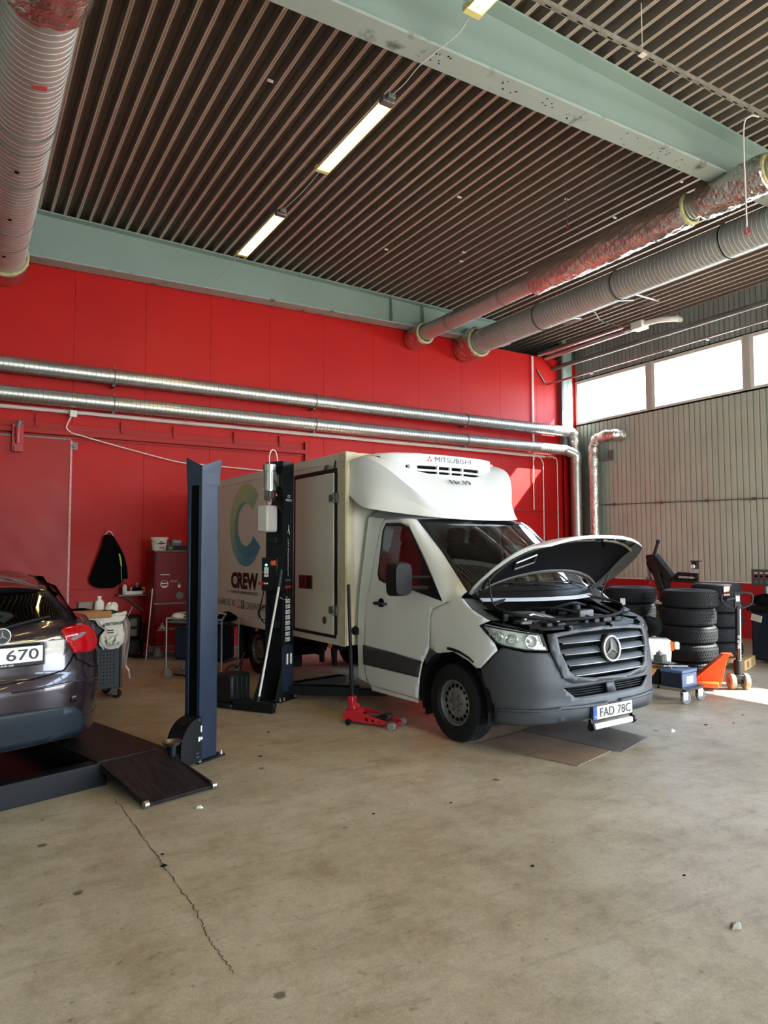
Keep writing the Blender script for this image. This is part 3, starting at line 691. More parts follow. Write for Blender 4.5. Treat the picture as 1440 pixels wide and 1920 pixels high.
# heater tubes, pipes at the right
t = thing('radiant_heater', 'long twin-tube radiant heater with white burner under the roof by the windows', 'heater')
MB().cyl((11.84, 12.25, 6.44), (12.0, 9.7, 6.50), .045, 14).build('tube', M_zinc, t); MB().cyl((12.06, 12.25, 6.38), (12.16, 9.65, 6.43), .045, 14).build('tube', M_zinc, t)
MB().prism([(-.17, 0), (-.12, .09), (.12, .09), (.17, 0), (.12, .08), (-.12, .08)], (11.95, 12.25, 6.42), (1, 0, 0), (0, 0, 1), (.055, -1, .02), 2.55).build('reflector', M_steel, t)
MB().bx(12.0, 12.24, 9.40, 9.68, 6.36, 6.52).build('burner_box', M_whiteplastic, t, bevel=.01)
MB().tube(smooth([(12.12, 9.40, 6.45), (12.15, 9.1, 6.44), (12.3, 8.85, 6.42), (12.5, 8.85, 6.44), (12.52, 8.95, 6.52)], 20), .055, 16).build('intake_pipe', M_whiteplastic, t)
MB().cyl((12.02, 9.7, 6.42), (12.02, 9.85, 6.42), .05, 12).tube(smooth([(11.9, 9.9, 6.5), (11.6, 10.1, 6.62), (11.2, 9.9, 6.66), (11.0, 9.8, 6.64)], 16), .014, 8).build('gas_valve', M_greymetal, t)
for (a, b, wh_) in (((10.7, 9.6, 6.70), (11.4, 9.1, 6.72), 'middle bent bracket frame between grey duct and heater burner'), ((10.6, 10.6, 6.66), (11.2, 10.3, 6.66), 'farthest bent bracket frame, close under the grey duct'), ((11.1, 8.9, 6.74), (11.9, 8.9, 6.74), 'nearest bent bracket frame above the white burner pipe')):
    mk = MB(); a, b = Vector(a), Vector(b); mk.tube([a, b], .02, 8); mk.tube([a, a+Vector((0, .5, .02))], .02, 8); mk.tube([b, b+Vector((0, .5, .02))], .02, 8); mk.cyl(a, a+Vector((0, 0, .3)), .006, 6)
    tag(mk.build('roof_bracket', M_zinc), wh_, 'bracket', 'bracket frames near the heater')
t = thing('sprinkler_main', 'thick grey pipe running above the high windows', 'pipe'); MB().cyl((12.42, 12.36, 6.21), (12.68, 4.0, 6.32), .055, 16).build('pipe', mat('grey_pipe_paint', rgb(104, 108, 108), .4, .2), t)
for y_ in (11.2, 9.1, 7.0):
    x_ = lerp(12.42, 12.68, (12.36-y_)/8.36); z_ = lerp(6.21, 6.32, (12.36-y_)/8.36); MB().cyl((x_, y_, z_), (x_, y_, deck(x_)), .005, 6).cyl((x_+.0, y_+.03, z_), (x_-.01, y_-.03, z_+.005), .062, 16).build('coupling', MATS['grey_pipe_paint'], t)
t = thing('sprinkler_branch', 'thinner grey pipe just above the window heads', 'pipe'); MB().tube([(11.9, 12.36, 6.1), (12.19, 12.34, 5.78), (12.68, 4.0, 6.0)], .024, 12).build('pipe', M_steel, t)
for y_ in (11.0, 9.0, 8.2, 6.6):
    f = (12.34-y_)/8.34; x_ = lerp(12.19, 12.68, f); z_ = lerp(5.78, 6.0, f); MB().cyl((x_, y_, z_-.05), (x_, y_, z_-.02), .022, 10, .012).cyl((x_, y_, z_-.055), (x_, y_, z_-.05), .03, 12).cyl((x_, y_, z_), (x_, y_, z_+.25), .004, 6).build('sprinkler_head', M_steel, t)
t = thing('wall_pipe', 'thin steel pipe clipped horizontally across the pale corrugated wall', 'pipe'); MB().tube([(13.14, 12.0, 2.83), (13.14, 4.4, 2.62)], .011, 8).build('pipe', M_greymetal, t)
for y_ in (11.2, 9.9, 8.8, 7.8, 6.8): MB().bx(13.12, 13.2, y_-.02, y_+.02, 2.83-.21*(12-y_)/7.6-.03, 2.83-.21*(12-y_)/7.6+.03).build('clip', M_greymetal, t)
# conduits on the red wall right end
def conduit(pts, r, lab, m_=M_cable):
    return tag(MB().tube(pts, r, 8).build('conduit', m_), lab, 'conduit')
conduit([(11.70, 12.34, 6.42), (11.70, 12.34, 2.70)], .014, 'vertical conduit pair from the heater down the red wall')
conduit([(11.74, 12.345, 6.42), (11.74, 12.345, 3.9)], .012, 'short thin conduit just right of the long vertical one')
conduit(smooth([(11.7, 12.35, 3.98), (11.92, 12.35, 3.97), (12.02, 12.35, 3.84), (12.03, 12.35, 3.5), (12.02, 12.35, .3)], 24), .013, 'conduit bending down beside the sunlit patch')
conduit(smooth([(12.2, 12.35, 4.02), (12.42, 12.35, 4.0), (12.49, 12.35, 3.9), (12.50, 12.35, 3.4), (12.50, 12.35, .3)], 24), .013, 'rightmost vertical conduit before the corner')
conduit([(10.6, 12.35, 2.68), (12.85, 12.35, 2.66)], .011, 'horizontal dark conduit low on the red wall', M_redplinth)
# wire tray with cables under the wall ducts
t = thing('wire_tray', 'white wire cable tray with cables under the two wall ducts', 'cable tray')
tr_ = MB()
for (dy, dz) in ((0, 0), (.08, 0), (0, .035), (.08, .035), (.04, 0)): tr_.tube([(XL+.1, 12.24+dy, 3.965+dz), (12.3, 12.24+dy, 3.995+dz)], .0028, 5)
for i in range(100):
    x_ = XL+.2+i*.165; tr_.tube([(x_, 12.24, 4.0), (x_, 12.24, 3.963), (x_, 12.32, 3.963), (x_, 12.32, 4.0)], .0026, 4)
tr_.build('tray', M_cable, t)
for q in range(7):
    rn = random.Random(q); MB().tube([(XL+.2+i*.5, 12.245+.012*q+rn.uniform(-.006, .006), 3.975+.014*(q % 3)+rn.uniform(-.006, .006)) for i in range(33)], .0075, 5).build('cable', M_cable, t)
t = thing('junction_box', 'small white junction box below the wire tray above the sliding door', 'box', (1.53, 12.22, 3.955))
MB().bx(-.055, .055, -.03, .03, -.055, .055).build('box', M_whiteplastic, t, bevel=.006); MB().bx(-.05, .05, -.036, -.03, -.05, .05).build('lid', M_whiteplastic, t, bevel=.003)
tag(MB().tube(smooth([(1.50, 12.22, 3.90), (1.44, 12.24, 3.74), (1.50, 12.25, 3.66), (1.66, 12.24, 3.61), (2.41, 12.27, 3.45), (3.22, 12.27, 3.29), (3.6, 12.27, 3.27), (4.44, 12.2, 3.23), (5.4, 12.2, 3.2)], 80), .010, 6).build('drooping_cable', M_cable), 'white cable drooping from the junction box across the red wall', 'cable')
# ================================================================ DELIVERY TRUCK (x forward, near side y > 0 before the flip)
truck = thing('box_truck', 'white refrigerated box truck standing with its hood open', 'truck', (4.807, 5.133, 0), math.radians(-87))
CAB = Shell(.10, .95, .98, 3.3, [(.2, .93), (.3, .985), (.40, 1.0), (.43, .985), (.5, .985), (.6, .99), (.75, .97), (.9, .945), (1.05, .90), (1.15, .86), (1.25, .80)],
            [(.2, .955), (.45, .975), (.7, .985), (1.0, .98), (1.3, .955), (1.42, .935), (2.05, .845), (2.3, .80)])
sx = CAB.sx
def tp(name, outline, mats, holes=(), **k): return patch(name, outline, CAB, mats, truck, holes, **k)
def both(name, outline, mats, holes=(), **k):
    a = tp(name, outline, mats, holes, **k); b = tp(name, mir(outline), mats, [mir(h) for h in holes], **k); return a, b
X = lambda L: [(sx(x), z) for x, z in L]
win = X([(-.185, 1.243), (-.50, 1.60), (-.83, 1.95), (-.98, 2.0), (-1.26, 2.01), (-1.31, 1.93), (-1.31, 1.47), (-1.27, 1.405), (-1.17, 1.38), (-.62, 1.32)])
door = X([(-1.40, .29), (-.57, .29), (-.53, .50), (-.49, .63), (-.37, .80), (-.365, 1.10), (-.33, 1.17), (-.165, 1.225), (-.50, 1.625), (-.84, 1.985), (-.98, 2.035), (-1.30, 2.05), (-1.37, 1.97), (-1.44, 1.4), (-1.495, .9), (-1.50, .45), (-1.48, .33)])
for dd, hh in ((door, win), (mir(door), mir(win))):
    d_ = tp('door', dd, M_white, [hh], solid=.02)
fender = X([(-.355, .805), (-.237, .765), (-.008, .805)])+[(1.455, .745), (1.365, .70), (1.315, .705), (1.121, .871), (1.15, .93), (1.316, 1.069), (1.267, 1.085), (1.18, 1.115), (1.455, 1.207), (1.59, 1.285)]+X([(-.06, 1.262), (-.15, 1.222), (-.325, 1.165), (-.357, 1.10)])
both('fender', fender, M_white, solid=.015)
both('b_pillar', X([(-1.385, .30), (-1.47, .33), (-1.49, .45), (-1.485, .9), (-1.43, 1.4), (-1.36, 1.97), (-1.30, 2.06), (-1.62, 2.09), (-1.62, .33)]), M_white)
both('side_moulding', X([(-1.50, .50), (-.535, .50), (-.49, .63), (-.47, .66), (-.98, .69), (-1.50, .705)]), M_grey, off=.012, solid=.012)
both('lower_sill', X([(-1.38, .24), (-.55, .25), (-.57, .285), (-1.39, .285)]), M_white)
# door glass, seal, mirror triangle
inner = X([(-.56, 1.62), (-.84, 1.915), (-.99, 1.965), (-1.24, 1.975), (-1.275, 1.92), (-1.275, 1.48), (-1.24, 1.43), (-1.16, 1.41), (-.56, 1.345)])
both('window_seal', win, M_black, [inner], off=.004); both('door_glass', inner, M_glass, off=.001)
for q in (1, -1):
    sgn = q
    h = MB(); f = lambda x, z, o_=0: (lambda p: (p[0], p[1]*sgn, p[2]))(CAB(sx(x), z, o_))
    a, b = f(-1.27, 1.165, .035), f(-1.10, 1.165, .035); h.tube([f(-1.28, 1.165), a, b, f(-1.09, 1.165)], .016, 10); h.build('door_handle', M_black, truck, flip=True)
    hc = MB(); hc.cyl(f(-1.19, 1.165, -.005), f(-1.19, 1.165, .003), .055, 20); hc.build('handle_recess', M_dark, truck, flip=True)
    # mirror
    m = MB(); y0 = 1.13*sgn; y1 = 1.30*sgn
    def mfn(a, b):
        th = a*2*math.pi; k_ = lambda v, e_: math.copysign(abs(v)**e_, v)
        lat = .5+.5*k_(math.cos(th), .45); zz = k_(math.sin(th), .45); r_ = 1-.12*b**3; dep = b*.15
        return (-.60+dep+.02*zz*0, lerp(1.10, 1.31, .5+(lat-.5)*r_)*sgn, 1.445+.165*zz*r_)
    m.grid(mfn, 28, 6, cu=True); m.fan([mfn(i/28, 1) for i in range(28)])
    mh = m.build('mirror', M_black, truck, flip=True, ang=.9)
    g_ = MB(); g_.fan([mfn(i/28, 0) for i in range(28)]); g_.build('mirror_glass', M_chrome, mh, flip=True)
    ar = MB(); ar.tube([(-.42, .93*sgn, 1.36), (-.50, 1.05*sgn, 1.36), (-.52, 1.14*sgn, 1.37)], .022, 8); ar.tube([(-.42, .92*sgn, 1.46), (-.50, 1.05*sgn, 1.46), (-.52, 1.14*sgn, 1.46)], .018, 8); ar.build('mirror_arm', M_black, mh, flip=True)
# windscreen and its frame
def ws(a, b, off=0.0):
    """a -1..1 across, b 0 (cowl) .. 1 (roof)"""
    yb, yt = .82*a, .74*a; xb, xt = .27-.27*a*a, -.74-.12*a*a
    x, y, z = lerp(xb, xt, b), lerp(yb, yt, b), lerp(1.335, 2.045-.012*a*a, b)
    bl = .045*math.sin(math.pi*b)*(1-.3*a*a)+off
    return (x+bl*.57, y+bl*.25*a, z+bl*.8)
def wgrid(a0, a1, b0, b1, off, nu=20, nv=12): return MB().grid(lambda u, v: ws(lerp(a0, a1, u), lerp(b0, b1, v), off), nu, nv)
wsc = wgrid(-1, 1, 0, 1, 0).build('windscreen', M_glass, truck, flip=True)
fr = MB()
for (a0, a1, b0, b1) in ((-1, 1, .955, 1.0), (-1, 1, 0, .05), (-1, -.955, .05, .955), (.955, 1, .05, .955)): fr.grid(lambda u, v: ws(lerp(a0, a1, u), lerp(b0, b1, v), .004), 20, 8)
fr.build('windscreen_seal', M_black, wsc, flip=True)
for q in (1, -1):
    Dn = [CAB(1.59, 1.285), CAB(sx(-.06), 1.262), CAB(sx(-.155), 1.225), CAB(sx(-.50), 1.63), CAB(sx(-.84), 1.985), CAB(sx(-.98), 2.04)]
    D = pl(Dn, 24); W = pl([ws(1, 0), ws(1, .01), ws(1, .03), ws(1, .5), ws(1, .98), ws(1, 1)], 24)
    m = MB(); m.grid(lambda u, v: (lambda p, n_: (p.x+.012*math.sin(math.pi*v), (p.y+.02*math.sin(math.pi*v))*q, p.z+.006*math.sin(math.pi*v)))(D[min(23, int(u*23+.5))].lerp(W[min(23, int(u*23+.5))], v), 0), 24, 6)
    m.build('a_pillar', M_white, truck, flip=True)
def roof(a, b):
    x = lerp(-.74-.12*a*a, -1.62, b); y = a*lerp(.74, .79, b); ze = lerp(2.033, 2.11, b); zc = lerp(2.045, 2.30, math.sin(b*math.pi/2)**.8)
    return (x, y, ze+(zc-ze)*(1-abs(a)**3))
MB().grid(lambda u, v: roof(2*u-1, v), 24, 16).build('cab_roof', M_white, truck, flip=True)
for q in (1, -1):
    R_ = [Vector(roof(1, i/15)) for i in range(16)]; D = [Vector(CAB(sx(lerp(-.84, -1.62, i/15)), min(2.085, lerp(1.985, 2.05, min(1, i/4))+(.03 if i > 8 else 0)))) for i in range(16)]
    MB().grid(lambda u, v: (lambda p: (p.x, (p.y+.012*math.sin(math.pi*v))*q, p.z))(D[int(u*15+.5)].lerp(R_[int(u*15+.5)], v)), 16, 5).build('roof_rail', M_white, truck, flip=True)
MB().add([(-1.62, -.96, .33), (-1.62, .96, .33), (-1.62, .97, 1.1), (-1.62, .84, 2.08), (-1.62, .5, 2.25), (-1.62, -.5, 2.25), (-1.62, -.84, 2.08), (-1.62, -.97, 1.1)], [tuple(range(8))]).build('cab_back', M_white, truck, ang=0)
# bumper, grille, lamps
Rb = [(.61, .30), (1.0, .262), (1.19, .27), (1.185, .38), (1.25, .52), (1.295, .61), (1.307, .700), (1.115, .866), (1.07, .90), (.868, .869), (.662, .865), (.57, .66), (.46, .615)]
bump = [(0, .30)]+Rb+[(0, .595)]+mir(Rb)
inl = [(.57, .578), (.45, .49), (-.45, .49), (-.57, .578)]
tp('bumper', bump, M_grey, [inl], step=.05, solid=.02)
both('bumper_lip', [(.08, .405), (.62, .405), (1.15, .37), (1.15, .392), (.62, .43), (.08, .43)], M_grey, off=.02, solid=.02, step=.04)
tp('inlet_backing', [(.6, .60), (.48, .46), (-.48, .46), (-.6, .60)], M_dark, off=-.06)
for z in (.505, .525, .545, .565):
    mm = MB(); mm.tube([CAB(s, z, -.03) for s in [i*.05 for i in range(-10, 11)]], .004, 6); mm.build('inlet_slat', M_black, truck, flip=True)
tp('inlet_divider', [(-.06, .49), (.05, .49), (.08, .58), (-.02, .58)], M_grey, off=.003, solid=.02)
go = [(.575, .99), (.57, .87), (.50, .71), (.43, .66), (.2, .635), (-.2, .635), (-.43, .66), (-.50, .71), (-.57, .87), (-.575, .99), (-.3, 1.015), (0, 1.02), (.3, 1.015)]
gs = [(.66, 1.015), (.655, .868), (.563, .655), (.46, .61), (.2, .600), (-.2, .600), (-.46, .61), (-.563, .655), (-.655, .868), (-.66, 1.015), (-.35, 1.045), (0, 1.052), (.35, 1.045)]
tp('grille_frame', gs, M_grey, [go], off=.012, solid=.03)
tp('grille_backing', [(a*1.03, b) for a, b in go], M_dark, off=-.05)
for z, hw in ((.955, .56), (.865, .555), (.775, .52), (.690, .46)):
    m = MB(); n_ = 25
    def sfn(u, v):
        s = (2*u-1)*hw; k_ = v*2*math.pi; t_ = 1-.65*abs(2*u-1)**6
        return CAB(s, z+.026*math.sin(k_)*t_-.012*math.cos(k_), -.014+.024*math.cos(k_)*t_)
    m.grid(sfn, n_, 14, cv=True); m.build('grille_slat', M_slat, truck, flip=True)
    e2 = MB(); e2.tube([CAB((2*u/24-1)*hw*.96, z-.022, .012) for u in range(25)], .0045, 6); e2.build('slat_edge', M_zinc, truck, flip=True)
badge = MB(); badge.lathe([(0, -.05), (.125, -.05), (.118, .02), (.10, .028), (0, .02)], (.915, 0, .862), (1, 0, .1), 32); bo = badge.build('badge_base', M_black, truck, flip=True)
star(MB(), (.948, 0, .864), .105, (0, 1, 0), (-.1, 0, 1), (1, 0, .1), .022).build('star_badge', M_silver, truck, flip=True)
HL = [(1.31, 1.066), (1.262, 1.078), (.98, 1.05), (.70, 1.014), (.676, .88), (.868, .884), (1.07, .914), (1.135, .935)]
HLi = [(1.285, 1.064), (1.255, 1.066), (.98, 1.037), (.715, 1.003), (.695, .893), (.868, .896), (1.065, .925), (1.125, .944)]
M_refl = mat('lamp_reflector', rgb(232, 234, 236), .2, .55, bump=.8, bscale=9)
for L1, L2, q in ((HL, HLi, 1), (mir(HL), mir(HLi), -1)):
    hl = tp('headlight', L2, M_clear, off=.006, step=.05); hl['label'] = 'clear headlight lens'
    a = patch('lamp_rim', L1, CAB, M_black, hl, [L2], off=.004); patch('reflector', L1, CAB, M_refl, hl, off=-.045)
    for s_, z_, r_ in ((.80, .955, .052), (.98, .965, .048), (1.12, .99, .035)):
        p = Vector(CAB(s_*q, z_, -.035)); n_ = (Vector(CAB(s_*q, z_, .01))-Vector(CAB(s_*q, z_, 0))).normalized()
        c = MB(); c.lathe([(r_, .024), (r_*.92, .01), (r_*.6, -.01), (r_*.3, -.012), (r_*.3, .01), (r_*.2, .02), (0, .022)], p, n_, 24); c.ring(p+n_*.024, n_, r_, .004, 24, 6)
        c.build('lamp_cup', M_chrome, hl, flip=True)
# number plate with holder and strip lamp
def quadplate(parent, c, r, u, w, h, th, m_, name, bev=.003):
    r, u = Vector(r).normalized(), Vector(u).normalized(); n_ = r.cross(u)
    return MB().obx(c, r, u, n_, w/2, h/2, th/2).build(name, m_, parent, bevel=bev)
pc = Vector((.965, -.025, .345)); r_, u_ = (0, 1, 0), (0, 0, 1)
pl_ = quadplate(truck, pc-Vector((.012, 0, 0)), r_, u_, .545, .135, .012, M_black, 'plate_holder'); npl = quadplate(truck, pc, r_, u_, .515, .108, .006, M_plate, 'number_plate'); npl['label'] = 'white number plate reading FAD 78C'
quadplate(npl, pc+Vector((.0035, -.236, 0)), r_, u_, .042, .108, .002, M_blue, 'plate_band', 0)
text('plate_letters', 'FAD', pc+Vector((.004, -.175, -.037)), r_, u_, .185, .074, M_ink, npl, bold=.01); text('plate_letters', '78C', pc+Vector((.004, .055, -.037)), r_, u_, .175, .074, M_ink, npl, bold=.01)
text('plate_country_letter', 'S', pc+Vector((.005, -.244, -.038)), r_, u_, .016, .02, M_plate, npl)
lb = MB(); lb.bx(.95, .985, -.30, .225, .213, .262); lb.build('strip_lamp', M_whiteplastic, truck, bevel=.012); lb = MB()
for y_ in (-.31, .235): MB().cyl((.967, y_-.012, .238), (.967, y_+.012, .238), .034, 14).bar((.96, y_, .25), (.95, y_, .30), .012, .03).build('lamp_end_cap', M_black, truck)
# slam panel, engine bay
sp_ = MB(); sp_.grid(lambda u, v: (lambda p: (p[0]-.26*v, p[1], p[2]+.03*v))(CAB(lerp(-.70, .70, u), 1.045)), 20, 4); sp_.build('slam_panel', M_black, truck, flip=True)
rn = random.Random(4)
for y_, w_, z_ in ((-.42, .09, 1.085), (-.27, .12, 1.09), (-.12, .07, 1.085), (.02, .05, 1.08), (.35, .10, 1.075), (.5, .07, 1.08)):
    MB().bx(.62, .70, y_-w_/2, y_+w_/2, 1.05, z_+.008).build('duct_block', M_black, truck, bevel=.008, flip=True)
for y_ in (.42, -.55, -.1):
    p = CAB(y_, 1.05, .015); MB().bx(p[0]-.05, p[0]+.004, y_-.02, y_+.02, 1.035, 1.075).cyl((p[0]+.004, y_, 1.05), (p[0]+.016, y_, 1.05), .012, 10).build('clip', M_black, truck, flip=True)
bay = MB()
bay.bx(-.05, .70, -.80, .80, .50, .52); bay.bx(-.06, -.04, -.82, .82, .5, 1.30)
for s in (-1, 1): bay.bx(-.05, .45, s*.80-.01, s*.80+.01, .5, 1.19); bay.bx(.45, .68, s*.72-.01, s*.72+.01, .5, 1.08)
bay.build('engine_bay', M_dark, truck, flip=True, ang=0)
for q in (1, -1):
    top = [CAB(1.16*q, 1.117), CAB(1.455*q, 1.205), CAB(1.59*q, 1.285)]; inn = [(.42, .72*q, 1.10), (.18, .74*q, 1.19), (.02, .74*q, 1.27)]
    P1, P2 = pl(top, 10), pl(inn, 10); MB().grid(lambda u, v: P1[int(u*9+.5)].lerp(P2[int(u*9+.5)], v), 10, 3).build('inner_wing', M_under, truck, flip=True)
    MB().grid(lambda u, v: (lambda p: (p[0]-.08*v, p[1]-.12*v*q, p[2]+.0*v))(CAB(lerp(.70, 1.18, u)*q, lerp(1.02, 1.10, u))), 8, 3).build('lamp_shelf', M_black, truck, flip=True)
seal = smooth([(.50, .72, 1.16), (.62, .45, 1.115), (.655, .15, 1.10), (.655, -.2, 1.10), (.62, -.50, 1.11), (.50, -.76, 1.15), (.32, -.80, 1.21), (.20, -.45, 1.27), (.19, 0, 1.275), (.20, .45, 1.27), (.30, .78, 1.22)], 66, True)
MB().tube(seal, .015, 8, closed=True).build('bay_seal', M_rubber, truck, flip=True)
MB().prism([(-.25, -.3), (.25, -.3), (.28, .2), (-.2, .26), (-.28, .1)], (.05, -.05, .95), (0, 1, 0), (1, 0, 0), (0, 0, 1), .14).build('engine_cover', M_black, truck, flip=True, bevel=.02)
for (x_, y_, z_, a_, b_, c_, m_, nm) in ((.30, -.48, 1.02, .12, .10, .07, M_black, 'air_filter_box'), (.40, -.28, 1.10, .06, .09, .05, M_greymetal, 'relay_box'), (.35, .45, 1.05, .10, .12, .05, M_black, 'fuse_box'), (.48, .58, 1.06, .06, .08, .04, M_greymetal, 'sensor_bracket'), (.2, .62, 1.10, .07, .06, .05, M_black, 'reservoir')):
    MB().obx((x_, y_, z_), (1, .1, 0), (-.1, 1, 0), (0, 0, 1), a_, b_, c_).build(nm, m_, truck, flip=True, bevel=.012)
MB().cyl((.30, -.30, 1.15), (.30, -.30, 1.19), .05, 18, .04).cyl((.22, .1, 1.09), (.22, .1, 1.14), .045, 18).build('filler_cap', M_black, truck, flip=True)
for k_, (pts, r_, m_) in enumerate(((((.15, .55, 1.12), (.35, .40, 1.14), (.42, .22, 1.10), (.38, .05, 1.05)), .026, M_greymetal), (((.5, .62, 1.10), (.45, .45, 1.14), (.52, .25, 1.08), (.5, .0, 1.05)), .018, M_steel), (((.12, .2, 1.16), (.3, .0, 1.17), (.42, -.2, 1.12), (.5, -.35, 1.06)), .009, M_black), (((.2, -.6, 1.14), (.35, -.45, 1.17), (.5, -.55, 1.1)), .016, M_black), (((.15, -.1, 1.14), (.25, -.3, 1.2), (.2, -.55, 1.16)), .02, M_black), (((.55, .55, 1.08), (.5, .35, 1.10), (.56, .1, 1.07)), .012, M_black))):
    MB().tube(smooth(pts, 18), r_, 10).build('hose', m_, truck, flip=True)
for k_ in range(14):
    x_, y_ = rn.uniform(.15, .55), rn.uniform(-.6, .6); MB().obx((x_, y_, rn.uniform(.99, 1.09)), (1, rn.uniform(-.5, .5), 0), (-.2, 1, 0), (0, 0, 1), rn.uniform(.015, .04), rn.uniform(.02, .05), rn.uniform(.015, .04)).build('engine_fitting', rn.choice((M_black, M_black, M_greymetal)), truck, flip=True, bevel=.005)
# cowl, wipers
MB().grid(lambda u, v: (lambda p: (p[0]+.09*v, p[1]*1.0, p[2]-.05*v))(ws(2*u-1, 0)), 20, 4).build('cowl', M_black, truck, flip=True)
MB().grid(lambda u, v: (lambda p: (p[0]+.09+.05*v, p[1]*.92, p[2]-.055-.03*v))(ws(2*u-1, 0)), 20, 3).build('cowl_edge', M_white, truck, flip=True)
for a0, a1, b1_ in ((-.15, .75, .10), (-.80, .05, .09)):
    wv = MB(); wv.tube([ws(a0, .0, .03), ws(lerp(a0, a1, .4), .07, .03), ws(a1*.5+a0*.5, .08, .025)], .008, 6); wv.tube([ws(lerp(a0, a1, i/10), .05+b1_*.4*math.sin(i/10*1.5), .012) for i in range(11)], .006, 6); wv.build('wiper', M_black, truck, flip=True)
# cabin interior
MB().grid(lambda u, v: (lambda p: (p[0]-.02-.42*v, p[1]*.96, p[2]-.06+.05*math.sin(v*2.5)))(ws(2*u-1, 0)), 20, 8).build('dashboard', M_black, truck, flip=True)
MB().bx(-.50, -.30, -.78, .78, .95, 1.30).build('dash_body', M_black, truck, flip=True, bevel=.04)
for y_ in (.45, -.2, -.55):
    st = MB(); st.obx((-1.02, y_, 1.12), (1, 0, 0), (0, 1, 0), (0, 0, 1), .24, .22, .08); st.obx((-1.28, y_, 1.45), (.2, 0, 1), (0, 1, 0), (1, 0, -.2), .36, .22, .07); st.obx((-1.36, y_, 1.88), (.2, 0, 1), (0, 1, 0), (1, 0, -.2), .10, .13, .05); st.build('seat', M_seat, truck, flip=True, bevel=.05)
MB().ring((-.52, -.42, 1.33), (.75, 0, -.65), .19, .014, 30, 8).bar((-.52, -.58, 1.33), (-.52, -.26, 1.33), .03, .02).build('steering_wheel', M_black, truck, flip=True)
MB().cyl((-.02, .60, 1.32), (-.02, .60, 1.40), .04, 16).ring((-.02, .645, 1.36), (1, 0, 0), .022, .006, 14, 6).build('mug', M_whiteplastic, truck, flip=True)
MB().grid(lambda u, v: ws(lerp(-.62, -.78, u), lerp(.06, .32, v), -.006), 3, 3).build('windscreen_sticker', mat('pale_blue_sticker', rgb(120, 180, 220), .5), truck, flip=True)
MB().grid(lambda u, v: ws(lerp(-.12, -.45, u), lerp(.45, .68, v), -.10), 4, 4).build('hanging_sheet', mat('pale_green_sheet', rgb(160, 190, 184), .5), truck, flip=True)
both('arch_edge_strip', X([(-.10, .815), (.08, .80)])+[(1.46, .765), (1.40, .735), (1.39, .75), (1.45, .785)]+X([(.08, .825), (-.02, .838), (-.09, .838)]), M_black, off=.004)
# wheels and arches
wheel('wheel', truck, (-.03, -.865, .345), .345, .225, 1, .205, axis=(0, -1, 0), lugs=44); wheel('wheel', truck, (-.03, .865, .345), .345, .225, 1, .205, axis=(0, 1, 0), lugs=44)
for yy in (.87, .62): wheel('wheel', truck, (-4.30, -yy, .345), .345, .2, 1, .205, axis=(0, -1, 0), lugs=30); wheel('wheel', truck, (-4.30, yy, .345), .345, .2, 1, .205, axis=(0, 1, 0), lugs=30)
for q in (1, -1):
    m = MB(); m.grid(lambda u, v: (-.03+.46*math.cos(math.pi*(1.18*u-.09)), lerp(.58, .972, v)*q, .345+.455*math.sin(math.pi*(1.18*u-.09))), 26, 3)
    m.grid(lambda u, v: (-.03+lerp(.445, .50, v)*math.cos(math.pi*(1.0*u)), .968*q, .345+lerp(.445, .47, v)*math.sin(math.pi*(1.0*u))), 26, 2)
    m.add([(-.46, .62*q, .16), (-.46, .955*q, .16), (-.46, .955*q, .45), (-.46, .62*q, .45)], [(0, 1, 2, 3)]); m.bx(-.56, -.47, min(.8*q, .95*q), max(.8*q, .95*q), .28, .62)
    m.build('wheel_arch', M_rubber, truck, flip=True)
# hood (open)
al = math.radians(30)
def hood(a, b, off=0.0):
    x = lerp(.30*(1-abs(a)**2.2), 1.0-.10*abs(a)**3.0, b); y = a*interp(b, [(0, .84), (.15, .90), (.3, .92), (.5, .905), (.7, .86), (.85, .78), (.94, .70), (1, .60)]); z = .10*math.sin(math.pi*min(1, b*1.02))*(.6+.4*(1-a*a))+.03*(1-a*a)-.03*b**4-.085*abs(a)**6*math.sin(math.pi*min(1, b+.1))-off
    return (.03+x*math.cos(al)-z*math.sin(al), y, 1.345+x*math.sin(al)+z*math.cos(al))
hd = MB().grid(lambda u, v: hood(2*u-1, v), 30, 18).build('hood', M_white, truck, flip=True)
MB().grid(lambda u, v: hood((2*u-1)*.985, lerp(.01, .985, v), .028), 30, 18).build('hood_inner', M_under, hd, flip=True)
m = MB()
for k in range(4):
    n_ = 30
    for i in range(n_):
        t0, t1 = i/n_, (i+1)/n_; f = [(lambda t: (2*t-1, 0)), (lambda t: (1, t)), (lambda t: (1-2*t, 1)), (lambda t: (-1, 1-t))][k]
        (a0, b0), (a1, b1_) = f(t0), f(t1); cl = lambda a, b: (a*.985, lerp(.01, .985, b))
        m.add([hood(a0, b0), hood(a1, b1_), hood(*cl(a1, b1_), .028), hood(*cl(a0, b0), .028)], [(0, 1, 2, 3)])
m.build('hood_edge', M_white, hd, flip=True)
lin_ = lambda u, v, o_: hood((2*u-1)*lerp(.88, .80, v), lerp(.06, .84-.10*abs(2*u-1)**2, v), o_)
MB().grid(lambda u, v: lin_(u, v, .045), 24, 14).build('hood_liner', M_liner, hd, flip=True)
rim = [lin_(i/24, 0, .04) for i in range(25)]+[lin_(1, i/14, .04) for i in range(1, 15)]+[lin_(1-i/24, 1, .04) for i in range(1, 25)]+[lin_(0, 1-i/14, .04) for i in range(1, 14)]
MB().tube(rim, .016, 8, closed=True).build('liner_edge', M_under, hd, flip=True)
q4 = [hood(.62, .22, .055), hood(.40, .26, .055), hood(.46, .42, .055), hood(.66, .36, .055)]
